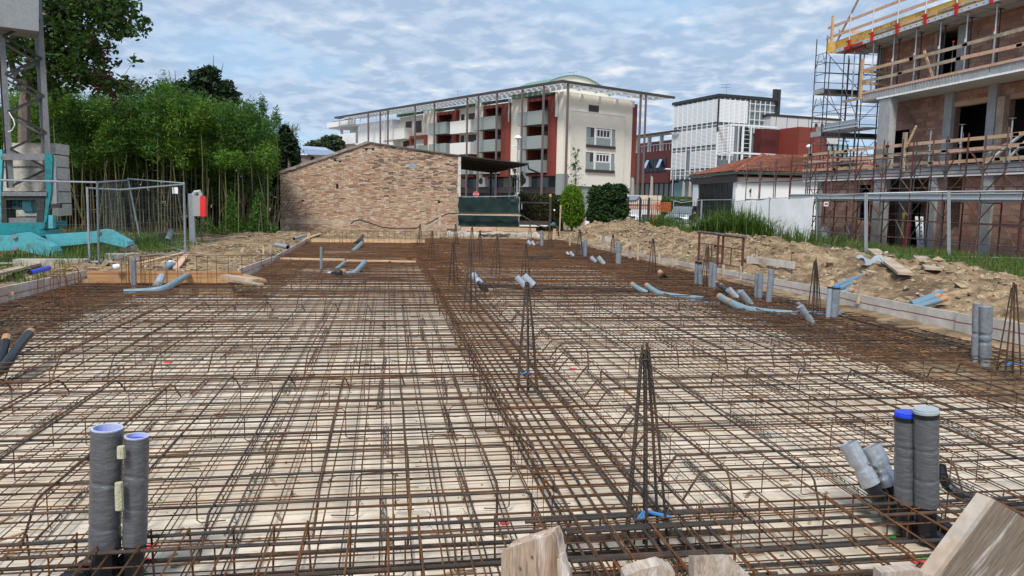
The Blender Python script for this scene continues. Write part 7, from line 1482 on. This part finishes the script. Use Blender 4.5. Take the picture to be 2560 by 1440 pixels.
for px, py, Y, n_, h_ in ((1668, 580, 38, 210, 1.1), (1655, 580, 38.5, 170, 1.2), (1600, 575, 39, 230, .75), (1790, 600, 31.2, 420, 1.25), (1830, 605, 30.8, 420, 1.5), (1860, 608, 30.6, 380, 1.25), (1768, 598, 31.8, 300, 1.05), (1890, 612, 30.2, 300, 1.0), (1570, 565, 40, 130, .7), (1730, 585, 38, 150, .5), (1990, 615, 29, 110, .75), (1960, 612, 30, 60, .5), (2075, 612, 28.6, 60, .6), (1880, 606, 31.3, 110, 1.35)):
    b = VY(px, py, Y); s_ = Y/FOC*22; P = np.stack([rs.normal(b.x, s_, n_), rs.normal(Y, .5, n_), np.zeros(n_)], 1); P[:, 2] = height(P[:, 0], P[:, 1])-.02; T = thing('weed_clump', 'x', 'weeds', tuple(b), 'weed clumps behind the spoil heap'); quads('foliage', blades(P, h_*1.1, .042, .9), 'grass', T); wd_t.append(T)
for T, l in zip(wd_t, ('tall thin weed clump before the orange mesh', 'tall feathery weed clump left against the orange mesh', 'broad leaved weed clump under the wrapped pallet', 'weed clump before the low wall right of the car', 'highest weed clump at the sagging white sheet', 'weed clump at the foot of the sagging white sheet', 'weed clump before the porch glass', 'weed clump left of the taut white sheet', 'low weed clump right of the laurel bush', 'low weed clump before the grey car', 'weed clump before the taut white sheet', 'small weed tuft at the left foot of the taut sheet', 'dry weed tuft at the right post of the white sheet', 'single tall weed stalk before the sagging sheet')): T['label'] = l
G3 = np.concatenate([scatter(5200, -13, -5.9, 18.2, 24, cl), scatter(5200, -11.5, -5.8, 24, 33, lambda x, y: cl(x, y)*ss(-x, 5.6, 8)), scatter(1500, -7.6, -5.4, 21.5, 25, cl), scatter(1500, -9, -6.3, 15, 18.2, lambda x, y: cl(x, y)*.5)]); quads('rough_grass', blades(G3, .22, .016, .8), 'grass', kind='stuff')
for lab, px, py, Y, n_, h_, sx in (('green weed clump between crane ballast and mesh fence', 185, 572, 25, 420, .65, .55), ('bushy weed clump under the leaning fence post', 358, 612, 23.5, 360, .5, .42), ('weed clump at the foot of the double fence post', 212, 655, 18.6, 120, .45, .2), ('weeds growing under the crane outrigger', 60, 655, 19.0, 200, .4, .6)):
    b = VY(px, py, Y); P = np.stack([rs.normal(b.x, sx, n_), rs.normal(Y, .35, n_), np.zeros(n_)], 1); P[:, 2] = height(P[:, 0], P[:, 1])-.02; T = thing('weed_clump', lab, 'weeds', tuple(b), 'weed clumps near the crane'); quads('foliage', blades(P, h_, .022, .8), 'grass', T)
# ------------------------------------------------------------------ stones, clods, straw
ico = [(0, 0, 1), (.89, 0, .45), (.28, .85, .45), (-.72, .53, .45), (-.72, -.53, .45), (.28, -.85, .45), (.72, .53, -.45), (-.28, .85, -.45), (-.89, 0, -.45), (-.28, -.85, -.45), (.72, -.53, -.45)]
icf = [(0, 1, 2), (0, 2, 3), (0, 3, 4), (0, 4, 5), (0, 5, 1), (1, 6, 2), (2, 6, 7), (2, 7, 3), (3, 7, 8), (3, 8, 4), (4, 8, 9), (4, 9, 5), (5, 9, 10), (5, 10, 1), (1, 10, 6)]
def stones(name, P, s0, s1, m, fl=.6):
    n = len(P); base = np.array(ico); sz = (s0+(s1-s0)*rs.rand(n)**2.6); J = 1+.35*rs.normal(size=(n, 11, 1)); a = rs.uniform(0, 6.28, n); V = base[None]*J*sz[:, None, None]*np.stack([1+.5*rs.rand(n), .8+.3*rs.rand(n), fl*(.7+.5*rs.rand(n))], 1)[:, None, :]
    c, s = np.cos(a)[:, None], np.sin(a)[:, None]; V = np.stack([V[..., 0]*c-V[..., 1]*s, V[..., 0]*s+V[..., 1]*c, V[..., 2]], -1)+P[:, None, :]; tri = np.array(icf); out_ = V[:, tri.ravel(), :].reshape(-1, 3)
    o = quads(name, out_, m, kind='stuff', nper=3); return o
hp = lambda x, y: ss(x, 7.95, 8.8)*(1-ss(x, 12.2, 13))
stones('rubble', scatter(22000, 8.2, 13.2, 6.5, 36, lambda x, y: hp(x, y)*(.5+.5*ss(y, 18, 26))*np.clip(.55+fbm(x, y, 1.1, 3), .2, 1)), .016, .085, 'rubble', .8)
stones('clay_lumps', scatter(500, 8.3, 13, 7, 35, hp), .04, .11, 'clod', .8)
stones('clods', scatter(9000, -8, -3.1, 16.1, 36, lambda x, y: np.clip(.5+fbm(x, y, 1.0, 3), .1, 1)), .015, .10, 'clod')
stones('stones', scatter(2600, -6, 9, 33.7, 38.5), .02, .13, 'rubble'); stones('gravel', scatter(1300, -9, -5.98, 12.5, 17.6), .012, .06, 'rubble')
st_ = scatter(3200, -9, -3.2, 16.4, 36, lambda x, y: np.clip(.5+fbm(x+4, y, 1.3, 3), .05, 1)); st_[:, 2] += .05; quads('straw', leaf_cloud(st_, .3, 14, .2), 'litter', kind='stuff')
st_ = scatter(1800, 8.2, 13, 7, 34, hp); st_[:, 2] += .03; quads('straw', leaf_cloud(st_, .24, 14, .2), 'litter', kind='stuff')
sk = scatter(150, -8.5, -3.4, 16.6, 35)
mb = MB()
for x, y, z in sk: a = random.uniform(0, 6.28); L = random.uniform(.2, .9); mb.tube([(x, y, z+.05), (x+L*math.cos(a)*.6, y+L*math.sin(a)*.3, z+.09), (x+L*math.cos(a), y+L*math.sin(a)*.6, z+.06)], random.uniform(.006, .02), 4)
obj('fallen_sticks', mb, 'litter', kind='stuff')
